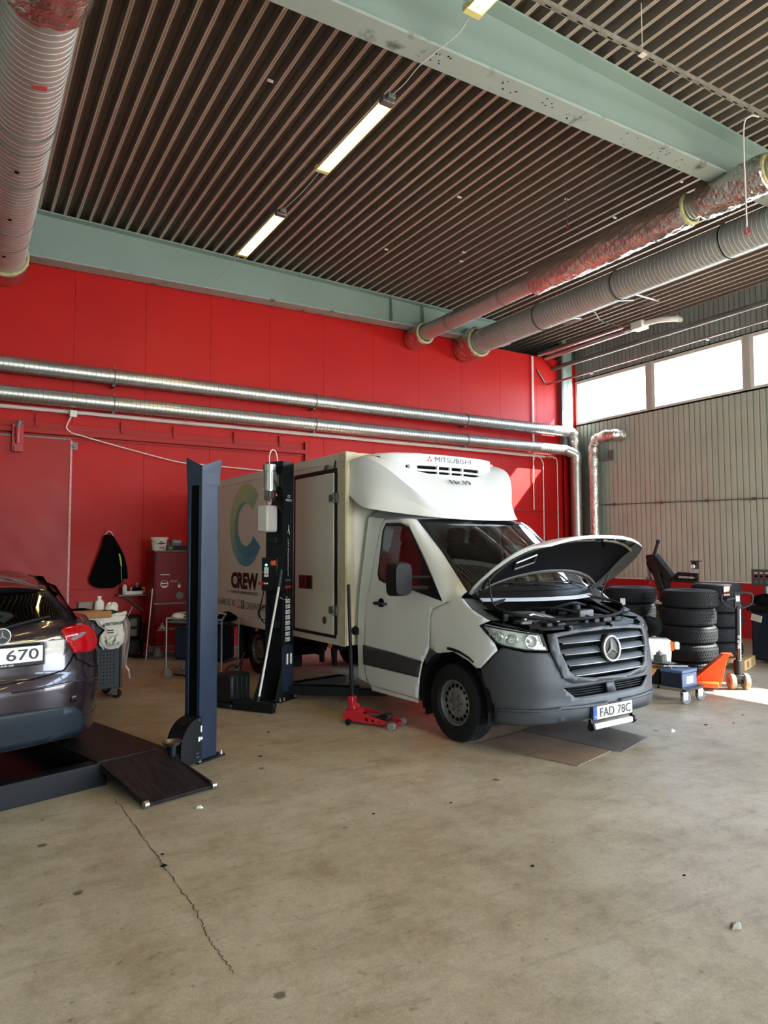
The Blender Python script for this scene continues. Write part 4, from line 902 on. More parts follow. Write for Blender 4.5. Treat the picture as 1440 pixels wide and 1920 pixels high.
MB().tube(q4, .009, 6, closed=True).build('duct_frame', M_zinc, hd, flip=True)
for a_ in (-.8, -.55, -.25, .25, .55, .8):
    MB().tube([hood(a_*.93, lerp(.84-.08*a_*a_, .96, i/4), .034) for i in range(5)], .010, 6).build('hood_rib', M_under, hd, flip=True)
lt = MB(); p = Vector(hood(0, .93, .04)); lt.cyl(p, p+Vector((.02, 0, -.05)), .008, 8); lt.ring(p+Vector((.02, 0, -.05)), (0, 1, 0), .015, .005, 12, 6); lt.bar(hood(-.06, .90, .045), hood(.06, .90, .045), .02, .012); lt.build('hood_latch', M_dark, hd, flip=True)
for q in (1, -1):
    hh = MB(); hh.tube([(.10, .73*q, 1.22), (.07, .78*q, 1.34), hood(.90*q, .03, .03)], .012, 8); hh.tube([(.28, .74*q, 1.18), (.25, .76*q, 1.30), hood(.9*q, .26, .035)], .008, 8); hh.build('hood_hinge', M_black, truck, flip=True)
# air deflector
rows = [[(-1.68, 1.06, 2.33), (-1.45, 1.055, 2.20), (-1.25, 1.02, 2.15), (-.98, .80, 2.095), (-.78, .60, 2.06), (-.70, .3, 2.04), (-.67, 0, 2.035)],
        [(-1.68, 1.04, 2.52), (-1.45, 1.015, 2.46), (-1.22, .93, 2.37), (-1.0, .735, 2.24), (-.82, .56, 2.13), (-.70, .3, 2.08), (-.67, 0, 2.075)],
        [(-1.68, 1.05, 2.70), (-1.45, 1.025, 2.725), (-1.22, .925, 2.62), (-1.02, .77, 2.42), (-.88, .60, 2.25), (-.76, .32, 2.15), (-.73, 0, 2.14)],
        [(-1.68, .94, 2.75), (-1.47, .93, 2.755), (-1.27, .80, 2.67), (-1.12, .62, 2.52), (-1.02, .45, 2.42), (-.95, .25, 2.36), (-.93, 0, 2.35)],
        [(-1.68, .86, 2.745), (-1.50, .84, 2.745), (-1.36, .70, 2.69), (-1.24, .55, 2.61), (-1.18, .40, 2.57), (-1.14, .22, 2.55), (-1.13, 0, 2.545)]]
NR = [[Vector(p) for p in smooth(r_, 36)] for r_ in rows]
def defl(u, v):
    a = abs(2*u-1)
    col = [R0[min(len(R0)-1, int(round((1-a)*(len(R0)-1))))] for R0 in NR]
    t = v*4; k = min(3, int(t)); f = t-k
    if k < 2: p = col[k].lerp(col[k+1], f)
    else:
        g = lambda j: col[min(4, max(2, j))]; p = .5*((2*g(k))+(g(k+1)-g(k-1))*f+(2*g(k-1)-5*g(k)+4*g(k+1)-g(k+2))*f*f+(3*g(k)-g(k-1)-3*g(k+1)+g(k+2))*f**3)
    return (p.x, p.y*(1 if u >= .5 else -1), p.z)
MB().grid(lambda u, v: defl(u, v), 73, 17).build('air_deflector', M_white, truck, flip=True, ang=.42)
full = [r_+[(x, -y, z) for x, y, z in r_[-2::-1]] for r_ in rows]
MB().add([r_ for r_ in full[0]]+[(-1.68, 0, 2.25)], [(i, i+1, 13) for i in range(12)]).build('deflector_underside', M_grey, truck, flip=True)
text('fleet_number', 'Nr.19', (-1.005, -.17, 2.405), (0, 1, 0), (-.55, 0, .42), .30, .09, M_ink, truck, bold=.02, lift=.045)
# refrigeration unit
up_ = [(-1.72, .86), (-1.50, .84), (-1.33, .72), (-1.24, .5), (-1.21, .2), (-1.205, 0)]; plan = up_+[(x, -y) for x, y in up_[-2::-1]]
un = MB(); un.prism([(x, y) for x, y in plan], (0, 0, 2.655), (1, 0, 0), (0, 1, 0), (0, 0, 1), .135); uo = un.build('cooling_unit', M_white, truck, flip=True, bevel=.02, ang=.8)
g2 = MB(); g2.prism([(x+.03*(1 if x < -1.6 else -1), y*.97) for x, y in plan], (0, 0, 2.50), (1, 0, 0), (0, 1, 0), (0, 0, 1), .17); g2.build('unit_core', M_dark, uo, flip=True, ang=.8)
for zz in (2.595, 2.545):
    g3 = MB(); g3.prism([(x+(.004 if abs(y) < .6 else 0), y) for x, y in plan]+[(x-.05, y*.93) for x, y in plan[::-1]], (0, 0, zz), (1, 0, 0), (0, 1, 0), (0, 0, 1), .022); g3.build('grille_bar', M_white, uo, flip=True, ang=.8)
for y_ in (-.80, -.62, -.5, -.18, .0, .18, .50, .62, .78):
    x_ = interp(abs(y_), [(0, -1.205), (.2, -1.21), (.5, -1.24), (.72, -1.33), (.84, -1.50)]); w_ = .05 if abs(y_) > .45 else .012
    MB().bx(x_-.05, x_+.003, y_-w_, y_+w_, 2.50, 2.66).build('grille_post', M_white, uo, flip=True, bevel=.004)
text('unit_lettering', 'MITSUBISHI', (-1.198, -.235, 2.705), (0, 1, 0), (0, 0, 1), .53, .055, M_ink, uo, lift=.006)
dm = MB()
for (y_, z_) in ((-.312, 2.745), (-.332, 2.715), (-.292, 2.715)): dm.add([(-1.192, y_, z_+.018), (-1.192, y_-.013, z_), (-1.192, y_, z_-.018), (-1.192, y_+.013, z_)], [(0, 1, 2, 3)])
dm.build('diamond_mark', M_jackred, uo, ang=0)
MB().bx(-1.52, -1.44, .80, .86, 2.69, 2.75).build('unit_latch_recess', M_dark, uo, flip=True, bevel=.01)
# cargo box
BX0, BX1, BY, BZ0, BZ1 = -5.66, -1.70, 1.085, .68, 2.80
MB().bx(BX0, BX1, -BY, BY, BZ0, BZ1).build('cargo_box', M_dirtwhite, truck, bevel=.015)
for s in (-1, 1):
    y0 = s*BY
    for z0, z1, t in ((2.71, 2.81, .012), (BZ0-.01, .78, .012)):
        MB().bx(BX0, BX1, min(y0, y0+s*t), max(y0, y0+s*t), z0, z1).build('edge_rail', M_dirtwhite, truck, bevel=.004)
    for x0, x1 in ((BX0, BX0+.06), (BX1-.13, BX1+.012)):
        MB().bx(x0, x1, min(y0, y0+s*.014), max(y0, y0+s*.014), BZ0, BZ1+.008).build('corner_post', M_frame, truck, bevel=.008)
    MB().bx(BX1, BX1+.016, min(y0, y0-s*.10), max(y0, y0-s*.10), BZ0, BZ1).build('corner_post', M_frame, truck, bevel=.006)
    MB().bx(BX1-.14, BX1+.02, min(y0+s*.018, y0-s*.12), max(y0+s*.018, y0-s*.12), BZ1-.11, BZ1+.014).build('corner_cap', M_frame, truck, bevel=.012)
for z_ in (.80, .845, .89): MB().bx(BX0, -2.98, -BY-.004, -BY, z_, z_+.006).build('side_groove', M_frame, truck)
MB().bx(BX1, BX1+.012, -BY, BY, BZ1-.08, BZ1+.008).build('front_rail', M_frame, truck, bevel=.003)
MB().bx(BX1, BX1+.014, -BY, BY, .70, .84).build('front_sill', M_frame, truck, bevel=.004)
# side door (native y = -BY is the near side)
dx0, dx1, dz0, dz1 = -2.89, -1.925, .775, 2.605
yb = -BY
fr = MB()
for (a, b, c, d) in ((dx0, dx1, dz1, dz1+.045), (dx0, dx1, dz0-.035, dz0), (dx0-.035, dx0, dz0-.035, dz1+.045), (dx1, dx1+.04, dz0-.035, dz1+.045)): fr.bx(a, b, yb-.016, yb, c, d)
sd = MB().bx(dx0+.01, dx1-.01, yb-.022, yb-.002, dz0+.008, dz1-.008).build('side_door', M_dirtwhite, truck, bevel=.012); sd['label'] = 'white side door of the cargo box'
fr.build('door_seal', M_black, truck)
for z_ in (2.31, 1.05):
    hg = MB(); hg.bx(dx1-.10, dx1-.005, yb-.034, yb-.020, z_-.04, z_+.04); hg.bx(dx1+.02, dx1+.07, yb-.03, yb-.014, z_-.055, z_+.055); hg.cyl((dx1+.01, yb-.034, z_-.06), (dx1+.01, yb-.034, z_+.06), .013, 10); hg.bar((dx1-.09, yb-.036, z_), (dx1+.06, yb-.036, z_), .012, .02); hg.build('hinge', M_greymetal, truck, bevel=.003)
hs = MB().bx(-2.755, -2.425, yb-.034, yb-.02, 1.265, 1.425).build('handle_recess', mat('dark_red_handle', rgb(82, 14, 20), .4), truck, bevel=.02)
MB().bx(-2.73, -2.56, yb-.045, yb-.032, 1.29, 1.40).build('handle_paddle', MATS['dark_red_handle'], hs, bevel=.012); MB().bx(-2.53, -2.44, yb-.037, yb-.032, 1.275, 1.415).build('lock_plate', M_black, hs, bevel=.008)
MB().cyl((-2.13, yb-.03, .925), (-2.13, yb-.02, .925), .045, 22).build('drain_plug', mat('brass_plug', rgb(110, 100, 70), .5, .5), truck)
MB().cyl((BX1+.0, -.98, .84), (BX1+.10, -.98, .84), .05, 18, .035).build('rubber_buffer', M_rubber, truck)
text('box_maker_lettering', 'aic', (-2.17, yb-.014, 2.655), (1, 0, 0), (0, 0, 1), .10, .055, M_ink, truck, bold=.03, shear=.3); text('box_maker_lettering', 'cool', (-2.06, yb-.014, 2.665), (1, 0, 0), (0, 0, 1), .09, .035, M_greymetal, truck, shear=.3)
MB().add([(-1.955, yb-.016, 2.65), (-1.925, yb-.016, 2.65), (-1.885, yb-.016, 2.735), (-1.915, yb-.016, 2.735)], [(0, 1, 2, 3)]).build('box_maker_stripe', M_ink, truck, ang=0)
# printed C and lettering
def gradmat(name, c0, c1, ang_):
    m = bpy.data.materials.new(name); m.use_nodes = True; t = m.node_tree; b = t.nodes['Principled BSDF']; b.inputs['Roughness'].default_value = .4
    g = t.nodes.new('ShaderNodeTexCoord'); mp = t.nodes.new('ShaderNodeMapping'); mp.inputs['Location'].default_value = (4.45*math.cos(ang_)*.8+.5, 0, 0)
    sp2 = t.nodes.new('ShaderNodeSeparateXYZ'); t.links.new(g.outputs['Object'], sp2.inputs[0])
    ma = t.nodes.new('ShaderNodeMath'); ma.operation = 'MULTIPLY_ADD'; t.links.new(sp2.outputs['X'], ma.inputs[0]); ma.inputs[1].default_value = math.cos(ang_)/1.2; ma.inputs[2].default_value = 4.45*math.cos(ang_)/1.2+.5
    mb_ = t.nodes.new('ShaderNodeMath'); mb_.operation = 'MULTIPLY_ADD'; t.links.new(sp2.outputs['Z'], mb_.inputs[0]); mb_.inputs[1].default_value = math.sin(ang_)/1.2; mb_.inputs[2].default_value = -2.09*math.sin(ang_)/1.2
    ad = t.nodes.new('ShaderNodeMath'); t.links.new(ma.outputs[0], ad.inputs[0]); t.links.new(mb_.outputs[0], ad.inputs[1])
    r = t.nodes.new('ShaderNodeValToRGB'); t.links.new(ad.outputs[0], r.inputs[0]); r.color_ramp.elements[0].color = c0; r.color_ramp.elements[1].color = c1; r.color_ramp.elements[0].position = .15; r.color_ramp.elements[1].position = .8
    t.links.new(r.outputs[0], b.inputs['Base Color']); return m
def arc(cx, cz, r0, r1, a0, a1, cx2=None, n=48):
    cx2 = cx if cx2 is None else cx2; L = []
    for i in range(n+1):
        a = math.radians(lerp(a0, a1, i/n)); L.append(((cx+r1*math.cos(a), cz+r1*math.sin(a)), (cx2+r0*math.cos(a), cz+r0*math.sin(a))))
    m = MB()
    for (o1, i1), (o2, i2) in zip(L, L[1:]): m.add([(o1[0], 0, o1[1]), (o2[0], 0, o2[1]), (i2[0], 0, i2[1]), (i1[0], 0, i1[1])], [(0, 1, 2, 3)])
    return m
c1 = arc(-4.45, 2.09, .30, .59, 42, 328, -4.44); c1.v = [(x, yb-.003, z) for x, y, z in c1.v]
c1.build('printed_letter_c', gradmat('logo_gradient', rgb(74, 158, 186), rgb(176, 208, 160), 2.2), truck, ang=0)
c2 = arc(-4.45, 2.09, .30, .44, 100, 328, -4.44)
n_ = len(c2.v)//4
c2 = MB()
for i in range(48):
    t0, t1 = i/48, (i+1)/48
    def P_(t): a = math.radians(lerp(95, 328, t)); ro = lerp(.33, .47, math.sin(t*1.6)) if t < .8 else lerp(.47, .59, (t-.8)/.2); return ((-4.45+ro*math.cos(a), yb-.0045, 2.09+ro*math.sin(a)), (-4.44+.30*math.cos(a), yb-.0045, 2.09+.30*math.sin(a)))
    (a, b), (c, d) = P_(t0), P_(t1); c2.add([a, c, d, b], [(0, 1, 2, 3)])
c2.build('printed_letter_c_fold', gradmat('logo_gradient_inner', rgb(62, 138, 176), rgb(84, 176, 176), 2.6), truck, ang=0)
R_, U_ = (1, 0, 0), (0, 0, 1)
text('box_lettering', 'CREW', (-4.975, yb-.001, 1.175), R_, U_, .965, .24, M_ink, truck, bold=.05)
text('box_lettering', 'TRANSPORT & BEMANNING SERVICES', (-4.975, yb-.001, 1.105), R_, U_, .96, .042, M_ink, truck, bold=.008); MB().bx(-5.14, -5.03, yb-.003, yb, 1.122, 1.127).build('printed_line', M_ink, truck)
text('box_lettering', '08-6842 82 82', (-5.56, yb-.001, .915), R_, U_, .755, .095, M_ink, truck); text('box_lettering', 'CREWSERVICES', (-4.425, yb-.001, .905), R_, U_, .97, .095, M_ink, truck)
def rsq(x0, x1, z0, z1, m_, name, dy=.002): return MB().bx(x0, x1, yb-dy, yb, z0, z1).build(name, m_, truck, bevel=.001)
rsq(-4.745, -4.625, .90, 1.02, mat('pink_icon', rgb(196, 90, 120), .5), 'camera_icon')
for r0 in (.022,): MB().ring((-4.685, yb-.003, .96), (0, 1, 0), .026, .004, 24, 4).cyl((-4.652, yb-.004, .994), (-4.652, yb-.002, .994), .006, 10).tube([(-4.73, yb-.003, .915), (-4.64, yb-.003, .915), (-4.64, yb-.003, 1.005), (-4.73, yb-.003, 1.005)], .003, 4, closed=True).build('camera_icon_lines', M_plate, truck)
rsq(-4.60, -4.48, .895, 1.015, mat('blue_icon', rgb(40, 66, 130), .5), 'letter_icon'); text('letter_icon_f', 'f', (-4.56, yb-.003, .905), R_, U_, .045, .095, M_plate, truck, bold=.03)
# underframe
uf = MB()
for y_ in (-.42, .42): uf.bx(-5.6, -1.2, y_-.04, y_+.04, .46, .62)
for x_ in (-2.0, -2.9, -3.7, -4.9, -5.5): uf.bx(x_-.05, x_+.05, -1.0, 1.0, .60, .68)
uf.build('underframe', M_rubber, truck, bevel=.005)
MB().cyl((-4.30, -.75, .345), (-4.30, .75, .345), .055, 14).lathe([(0, -.16), (.12, -.1), (.16, 0), (.12, .1), (0, .16)], (-4.3, 0, .345), (0, 1, 0), 18).build('rear_axle', M_dark, truck)
for x_ in (-2.46, -2.17): MB().prism([(-.06, .66), (.06, .66), (.05, .40), (-.02, .40)], (x_, -.98, 0), (1, 0, 0), (0, 0, 1), (0, 1, 0), .03).build('side_guard_strut', M_rubber, truck, bevel=.004)
MB().bx(-3.9, -3.2, -.95, -.62, .38, .62).build('tool_box', M_dark, truck, bevel=.02)
for x_ in (-3.75, -4.85):
    for y0, y1 in ((-1.02, -.55), (.55, 1.02)): MB().bx(x_-.008, x_+.008, y0, y1, .14, .62).build('mudflap', M_rubber, truck)
for x_, z_ in ((-2.07, .645), (-4.08, .648)): MB().cyl((x_, -1.06, z_), (x_, -1.085, z_), .028, 14).build('side_marker', M_amber, truck)
MB().bx(-1.0, -.5, -.5, .5, .25, .5).bx(-.2, .5, -.35, .35, .22, .5).build('drivetrain', M_dark, truck, bevel=.03)
MB().cyl((-.03, -.8, .345), (-.03, .8, .345), .04, 12).build('front_axle', M_dark, truck)
MB().bx(-1.6, -.6, -.9, .9, .30, .34).build('cab_floor', M_dark, truck)
# ================================================================ DARK CAR (x forward = away from camera, right side y > 0 before the flip)
car = thing('hatchback_car', 'dark plum hatchback seen from behind on the low lift platform', 'car', (.043, 6.163, .18), math.radians(106))
SH = Shell(.15, 1.0, .875, 2.6, [(.1, .80), (.25, .83), (.4, .86), (.6, .86), (.64, .83), (.8, .80), (.92, .80), (.97, .765), (1.03, .70), (1.16, .585), (1.27, .47), (1.30, .40), (1.34, .26), (1.38, .05)],
    [(.1, .83), (.3, .86), (.55, .875), (.85, .87), (.97, .825), (1.03, .79), (1.2, .67), (1.28, .59), (1.34, .52), (1.38, .45)], -1)
def cp(name, outline, mats, holes=(), parent=None, **k): return patch(name, outline, SH, mats, parent or car, holes, **k)
ss = SH.sx
# hatch / rear quarter (one painted shell with openings for window and lamps)
rw = [(.02, 1.255), (.50, 1.25), (.555, 1.20), (.585, 1.10), (.575, 1.045), (.50, 1.035), (.25, 1.02), (0, 1.015)]; rwf = rw+mir(rw)[1:-1] if False else [(.50, 1.25), (.555, 1.20), (.59, 1.10), (.575, 1.045), (.50, 1.035), (.25, 1.02), (0, 1.015), (-.25, 1.02), (-.50, 1.035), (-.575, 1.045), (-.59, 1.10), (-.555, 1.20), (-.50, 1.25)]
TLo = [(.455, .965), (.50, .983), (.60, .99), (.70, .992), (.80, .965), (.92, .90), (.90, .80), (.74, .775), (.54, .787), (.47, .875)]
def carbody():
    zs = [.30, .36, .42, .5, .55, .6, .65, .7, .78, .85, .91, .97, 1.0, 1.03]; N = 26; m = MB()
    smax = ss(2.9)
    svals = [-smax+2*smax*i/60 for i in range(61)]
    # lower body band between bumper base and belt line, wrapped all round with a rounded nose
    xn = lambda z: interp(z, [(.3, 3.36), (.6, 3.42), (.75, 3.3), (.85, 3.0), (.97, 2.4), (1.03, 2.25)])
    def ring(z):
        pts = [SH(s, z) for s in svals]; w_ = abs(pts[0][1]); f = xn(z)
        pts = [(min(p[0], f-.45), p[1], p[2]) for p in pts]
        nose = [(f-.45+.45*math.sin(math.pi*i/16)**.6, w_*math.cos(math.pi*i/16), z) for i in range(1, 16)]
        return pts+nose
    R_ = [ring(z) for z in zs]; n_ = len(R_[0])
    m.add([p for r_ in R_ for p in r_], [(i*n_+j, i*n_+(j+1) % n_, (i+1)*n_+(j+1) % n_, (i+1)*n_+j) for i in range(len(zs)-1) for j in range(n_)])
    m.build('body', M_car, car, flip=True, ang=.9)
carbody()
# greenhouse: hatch pillars, roof, glass
roofp = [(1.255, -.49), (1.285, -.40), (1.33, -.22), (1.37, .0), (1.40, .35), (1.412, .8), (1.40, 1.2), (1.35, 1.55)]
def roofs(u, v):
    z0, x0 = [(a, b) for a, b in [roofp[min(7, int(v*7+1e-6))]]][0]; k_ = v*7-int(v*7+1e-6); j = min(7, int(v*7+1e-6)+1); i = min(7, int(v*7+1e-6)); z0 = lerp(roofp[i][0], roofp[j][0], k_); x0 = lerp(roofp[i][1], roofp[j][1], k_)
    a = 2*u-1; w_ = interp(x0, [(-.5, .50), (-.3, .55), (0, .585), (.8, .60), (1.5, .56)]); sag = .075*abs(a)**2.6
    return (x0+.10*abs(a)**3*(1 if x0 < 0 else 0), a*w_, z0-sag+.02)
MB().grid(lambda u, v: roofs(u, v), 24, 22).build('roof', M_car, car, flip=True, ang=.9)
cp('tailgate_frame', [(.60, 1.27), (.64, 1.20), (.68, 1.10), (.70, 1.03), (.3, 1.0), (-.3, 1.0), (-.70, 1.03), (-.68, 1.10), (-.64, 1.20), (-.60, 1.27)], M_car, [rwf], off=.002)
cp('rear_window', rwf, M_carglass, off=.004); cp('rear_window_band', rwf, M_carblack, [[(a*.9, lerp(1.13, b, .86)) for a, b in rwf]], off=.006)
sb = MB(); sb.grid(lambda u, v: (lambda a: (-.47-.07*v+.14*abs(a)**2.4, a*(.555-.02*v), 1.285-.010*v-.075*abs(a)**2.6))(2*u-1), 24, 4); sb.grid(lambda u, v: (lambda a: (-.54+.14*abs(a)**2.4+.10*v, a*.535, 1.275-.035*v-.075*abs(a)**2.6))(2*u-1), 24, 3); sb.build('roof_spoiler', M_car, car, flip=True)
for q in (1, -1):
    m = MB(); m.grid(lambda u, v: (lambda x, z: (x, lerp(.79, .585, v)*q*interp(x, [(-.45, .78), (-.1, .90), (.6, 1.0), (1.6, 1.0), (2.1, .95)]), z))(lerp(-.40+.25*v, 1.95-.55*v, u), lerp(1.0, 1.335, v)*(1-.0*u)), 14, 8); m.build('side_glass', M_carglass, car, flip=True)
    c_ = MB(); c_.grid(lambda u, v: (lerp(-.64, -.46, v)+u*lerp(.40, .34, v), lerp(.585+.12*u, .49+.06*u, v)*q, lerp(1.02, 1.27+.02*u, v)), 5, 10); c_.build('c_pillar', M_car, car, flip=True)
ws_ = MB(); ws_.grid(lambda u, v: (lerp(2.3, 1.5, v), (2*u-1)*lerp(.74, .56, v), lerp(1.0, 1.35, v)), 8, 6); ws_.build('front_screen', M_carglass, car, flip=True)
MB().grid(lambda u, v: (lerp(2.3, 3.2, v), (2*u-1)*lerp(.78, .7, v), lerp(1.02, .84, v**1.5)+.03*(1-(2*u-1)**2)), 10, 8).build('hood', M_car, car, flip=True)
MB().bx(-.3, 1.9, -.7, .7, .55, 1.0).build('cabin_floor', M_dark, car, flip=True)
for y_ in (.35, -.35): MB().bx(.2, .35, y_-.2, y_+.2, .9, 1.22).build('rear_seat', M_seat, car, flip=True, bevel=.04)
yi = lambda x: interp(x, [(-.72, .45), (-.62, .575), (-.45, .62), (-.1, .71), (.6, .79), (1.6, .79), (2.3, .75)])
for q in (1, -1): MB().grid(lambda u, v: (lambda p: (lerp(p[0], max(p[0], -.66), v), lerp(p[1], yi(p[0])*q, v), 1.03+.012*v))(SH(lerp(.50, ss(2.2), u)*q, 1.03)), 30, 4).build('shoulder', M_car, car, flip=True)
# lamps, trims, shut lines
for L_ in (TLo, mir(TLo)):
    tl = cp('tail_light', L_, M_lens, off=.012, solid=.03, step=.04)
    q = 1 if L_ is TLo else -1
    sl_ = [(.50, .895), (.64, .93), (.70, .925), (.64, .90), (.53, .878)]; sl_ = sl_ if q > 0 else mir(sl_)
    patch('light_strip', sl_, SH, M_lens2, tl, off=.016)
    lo = [(.475, .865), (.74, .785), (.55, .795)]; lo = lo if q > 0 else mir(lo)
cp('chrome_strip', [(.455, .928), (.3, .918), (-.3, .918), (-.455, .928), (-.455, .908), (-.3, .898), (.3, .898), (.455, .908)], M_chrome, off=.012, solid=.01)
cp('plate_recess', [(.50, .895), (.47, .80), (.36, .74), (-.36, .74), (-.47, .80), (-.50, .895)], M_carblack, off=.008)
def shut(pts, n_='shut_line', r_=.005):
    P = []
    for (a, b), (c, d) in zip(pts, pts[1:]):
        for i in range(8): P.append(SH(lerp(a, c, i/8), lerp(b, d, i/8), .001))
    P.append(SH(*pts[-1], .001)); MB().tube(P, r_, 6).build(n_, M_dark, car, flip=True)
shut([(.545, .79), (.50, .73), (.435, .678), (.195, .648), (0, .637), (-.195, .648), (-.435, .678), (-.50, .73), (-.545, .79)])
shut([(.54, .79), (.56, .74), (.75, .66), (1.1, .62)]); shut([(-.54, .79), (-.56, .74), (-.75, .66), (-1.1, .62)])
cp('bumper_crease', [(.05, .578), (.5, .585), (.9, .56), (.9, .572), (.5, .60), (.05, .592)], M_car, off=.012, solid=.012); cp('bumper_crease', mir([(.05, .578), (.5, .585), (.9, .56), (.9, .572), (.5, .60), (.05, .592)]), M_car, off=.012, solid=.012)
lowb = [(0, .45), (.345, .435), (.525, .412), (.60, .36), (.64, .27), (.66, .20), (.3, .20), (-.3, .20), (-.66, .20), (-.64, .27), (-.60, .36), (-.525, .412), (-.345, .435)]
cp('lower_bumper', lowb, mat('blue_grey_plastic', rgb(26, 34, 44), .48, spec=.35), off=.014, solid=.03)
cp('bumper_base', [(1.5, .32), (1.5, .24), (.66, .19), (-.66, .19), (-1.5, .24), (-1.5, .32)], M_car, off=.0)
cp('tow_cover', [(.49, .49), (.545, .488), (.545, .44), (.49, .443)], M_car, off=.006, solid=.005)
star(MB(), (-.815, 0, .958), .052, (0, -1, 0), (0, 0, 1), (-1, 0, 0), .012).build('star_badge', M_silver, car)
MB().lathe([(0, .004), (.05, .004), (.05, 0)], (-.81, 0, .958), (-1, 0, 0), 28).build('badge_disc', M_carblack, car)
pb = quadplate(car, (-.828, 0, .818), (0, -1, 0), (0, 0, 1), .54, .135, .012, M_black, 'plate_holder')
pw = quadplate(car, (-.836, 0, .826), (0, -1, 0), (0, 0, 1), .515, .105, .005, M_plate, 'number_plate'); pw['label'] = 'white rear plate ending in 670'
text('plate_digits', '670', (-.839, -.02, .79), (0, -1, 0), (0, 0, 1), .21, .074, M_ink, pw, bold=.01)
text('dealer_lettering', 'BILAR.SE', (-.8345, .06, .756), (0, -1, 0), (0, 0, 1), .13, .010, M_plate, pw)
wp = MB(); wp.tube([SH(0, 1.0, .03), SH(.1, 1.02, .03), SH(.42, 1.06, .025)], .008, 6); wp.build('rear_wiper', M_black, car, flip=True)
wh = wheel('wheel', car, (.0, -.775, .315), .315, .215, 1, .215, kind='alloy', axis=(0, -1, 0), lugs=36); wheel('wheel', car, (.0, .775, .315), .315, .215, 1, .215, kind='alloy', axis=(0, 1, 0), lugs=36)
wheel('wheel', car, (2.69, -.775, .315), .315, .215, 1, .215, kind='alloy', axis=(0, -1, 0), lugs=36); wheel('wheel', car, (2.69, .775, .315), .315, .215, 1, .215, kind='alloy', axis=(0, 1, 0), lugs=36)
MB().bx(-.60, 3.2, -.62, .62, .22, .34).build('underbody', M_dark, car, flip=True)
for q in (1, -1): MB().grid(lambda u, v: (0+.36*math.cos(math.pi*u), lerp(.6, .868, v)*q, .30+.36*math.sin(math.pi*u)), 18, 3).build('wheel_arch', M_dark, car, flip=True)

# ================================================================ LOW LIFT PLATFORM WITH RAMP (x along the runways, away from camera)
lift = thing('lift_platform', 'low black drive-on lift platform under the dark car with a tilted ramp', 'car lift', (.95, 5.54, 0), math.radians(106))
# local: x away, y to the left (camera view); right runway y in -.52..0 ... near end x = 0
def runway(y0, y1):
    m = MB().bx(0, 4.6, y0, y1, .145, .175); m.bx(0, 4.6, y0, y0+.03, .02, .15); m.bx(0, 4.6, y1-.03, y1, .02, .15); return m
runway(-.50, .04).build('runway', M_ramp, lift, bevel=.004); runway(1.04, 1.58).build('runway', M_ramp, lift, bevel=.004)
MB().bx(.0, .10, .04, 1.04, .01, .165).build('cross_beam', M_lift2, lift, bevel=.005); MB().bx(4.4, 4.6, .04, 1.04, .01, .165).build('cross_beam', M_lift2, lift, bevel=.005)
MB().bx(-.02, 0, -.02, 1.60, .0, .165).build('end_plate', M_lift2, lift, bevel=.004)
MB().bx(.1, 4.4, .04, 1.04, .012, .022).build('base_plate', mat('oily_red_floor_plate', rgb(52, 30, 30), .4, var=.2), lift)
for y0, y1 in ((-.50, .03), (1.05, 1.58)):
    rp = MB(); rp.obx((-.34, (y0+y1)/2, .088), (-.68, 0, -.135), (0, 1, 0), (-.135, 0, .68), .352, (y1-y0)/2, .011)
    rp.bar((-.01, y0+.01, .135), (-.66, y0+.01, .028), .02, .045); rp.bar((-.01, y1-.01, .135), (-.66, y1-.01, .028), .02, .045)
    ro = rp.build('ramp', M_ramp, lift, bevel=.003)
    MB().cyl((-.005, y0, .155), (-.005, y1, .155), .014, 12).build('ramp_hinge', M_lift2, ro)
    for yy in (y0-.012, y1-.02): MB().cyl((-.678, yy, .026), (-.678, yy+.032, .026), .024, 14).build('ramp_roller', M_zinc, ro)

# ================================================================ FRONT LIFT POST
A30 = math.radians(30)
p1 = thing('lift_post', 'dark navy lift column in front with open slot and winged top', 'lift post', (1.713, 5.715, 0), A30)
W1, D1 = .205, .155
m = MB(); m.bx(0, W1, 0, .012, 0, 2.37); m.bx(W1-.012, W1, 0, D1, 0, 2.37); m.bx(0, W1, D1-.012, D1, 0, 2.37)
m.bx(0, .012, 0, .035, 0, 2.37); m.bx(0, .012, D1-.03, D1, 0, 2.37)
m.build('column', M_lift, p1, bevel=.003)
MB().bx(.014, .05, .036, D1-.03, 0, 2.30).build('inner_carriage', M_dark, p1)
wt = MB()
wt.add([(-.005, -.005, 2.37), (W1+.01, -.005, 2.37), (W1+.015, -.012, 2.50), (-.005, -.005, 2.42), (-.005, .005, 2.37), (W1+.01, .005, 2.37), (W1+.015, -.002, 2.50), (-.005, .005, 2.42)], [(0, 1, 2, 3), (4, 7, 6, 5), (0, 4, 5, 1), (3, 2, 6, 7), (1, 5, 6, 2), (0, 3, 7, 4)])
wt.add([(-.005, 0, 2.26), (-.005, D1+.01, 2.26), (-.012, D1+.015, 2.50), (-.005, 0, 2.42), (.005, 0, 2.26), (.005, D1+.01, 2.26), (-.002, D1+.015, 2.50), (.005, 0, 2.42)], [(0, 1, 2, 3), (4, 7, 6, 5), (0, 4, 5, 1), (3, 2, 6, 7), (1, 5, 6, 2), (0, 3, 7, 4)])
wt.bx(-.004, W1+.004, -.004, .0, 2.27, 2.42); wt.build('top_wing', M_lift, p1)
bp_ = MB().bx(-.05, W1+.06, -.05, D1+.05, 0, .014).build('base_plate', M_lift2, p1, bevel=.003)
for x_, y_ in ((-.02, -.025), (W1+.03, -.025), (W1+.03, D1+.02), (-.02, D1+.02)): MB().cyl((x_, y_, .014), (x_, y_, .022), .018, 12).cyl((x_, y_, .02), (x_, y_, .045), .010, 6).build('anchor_bolt', M_zinc, p1)
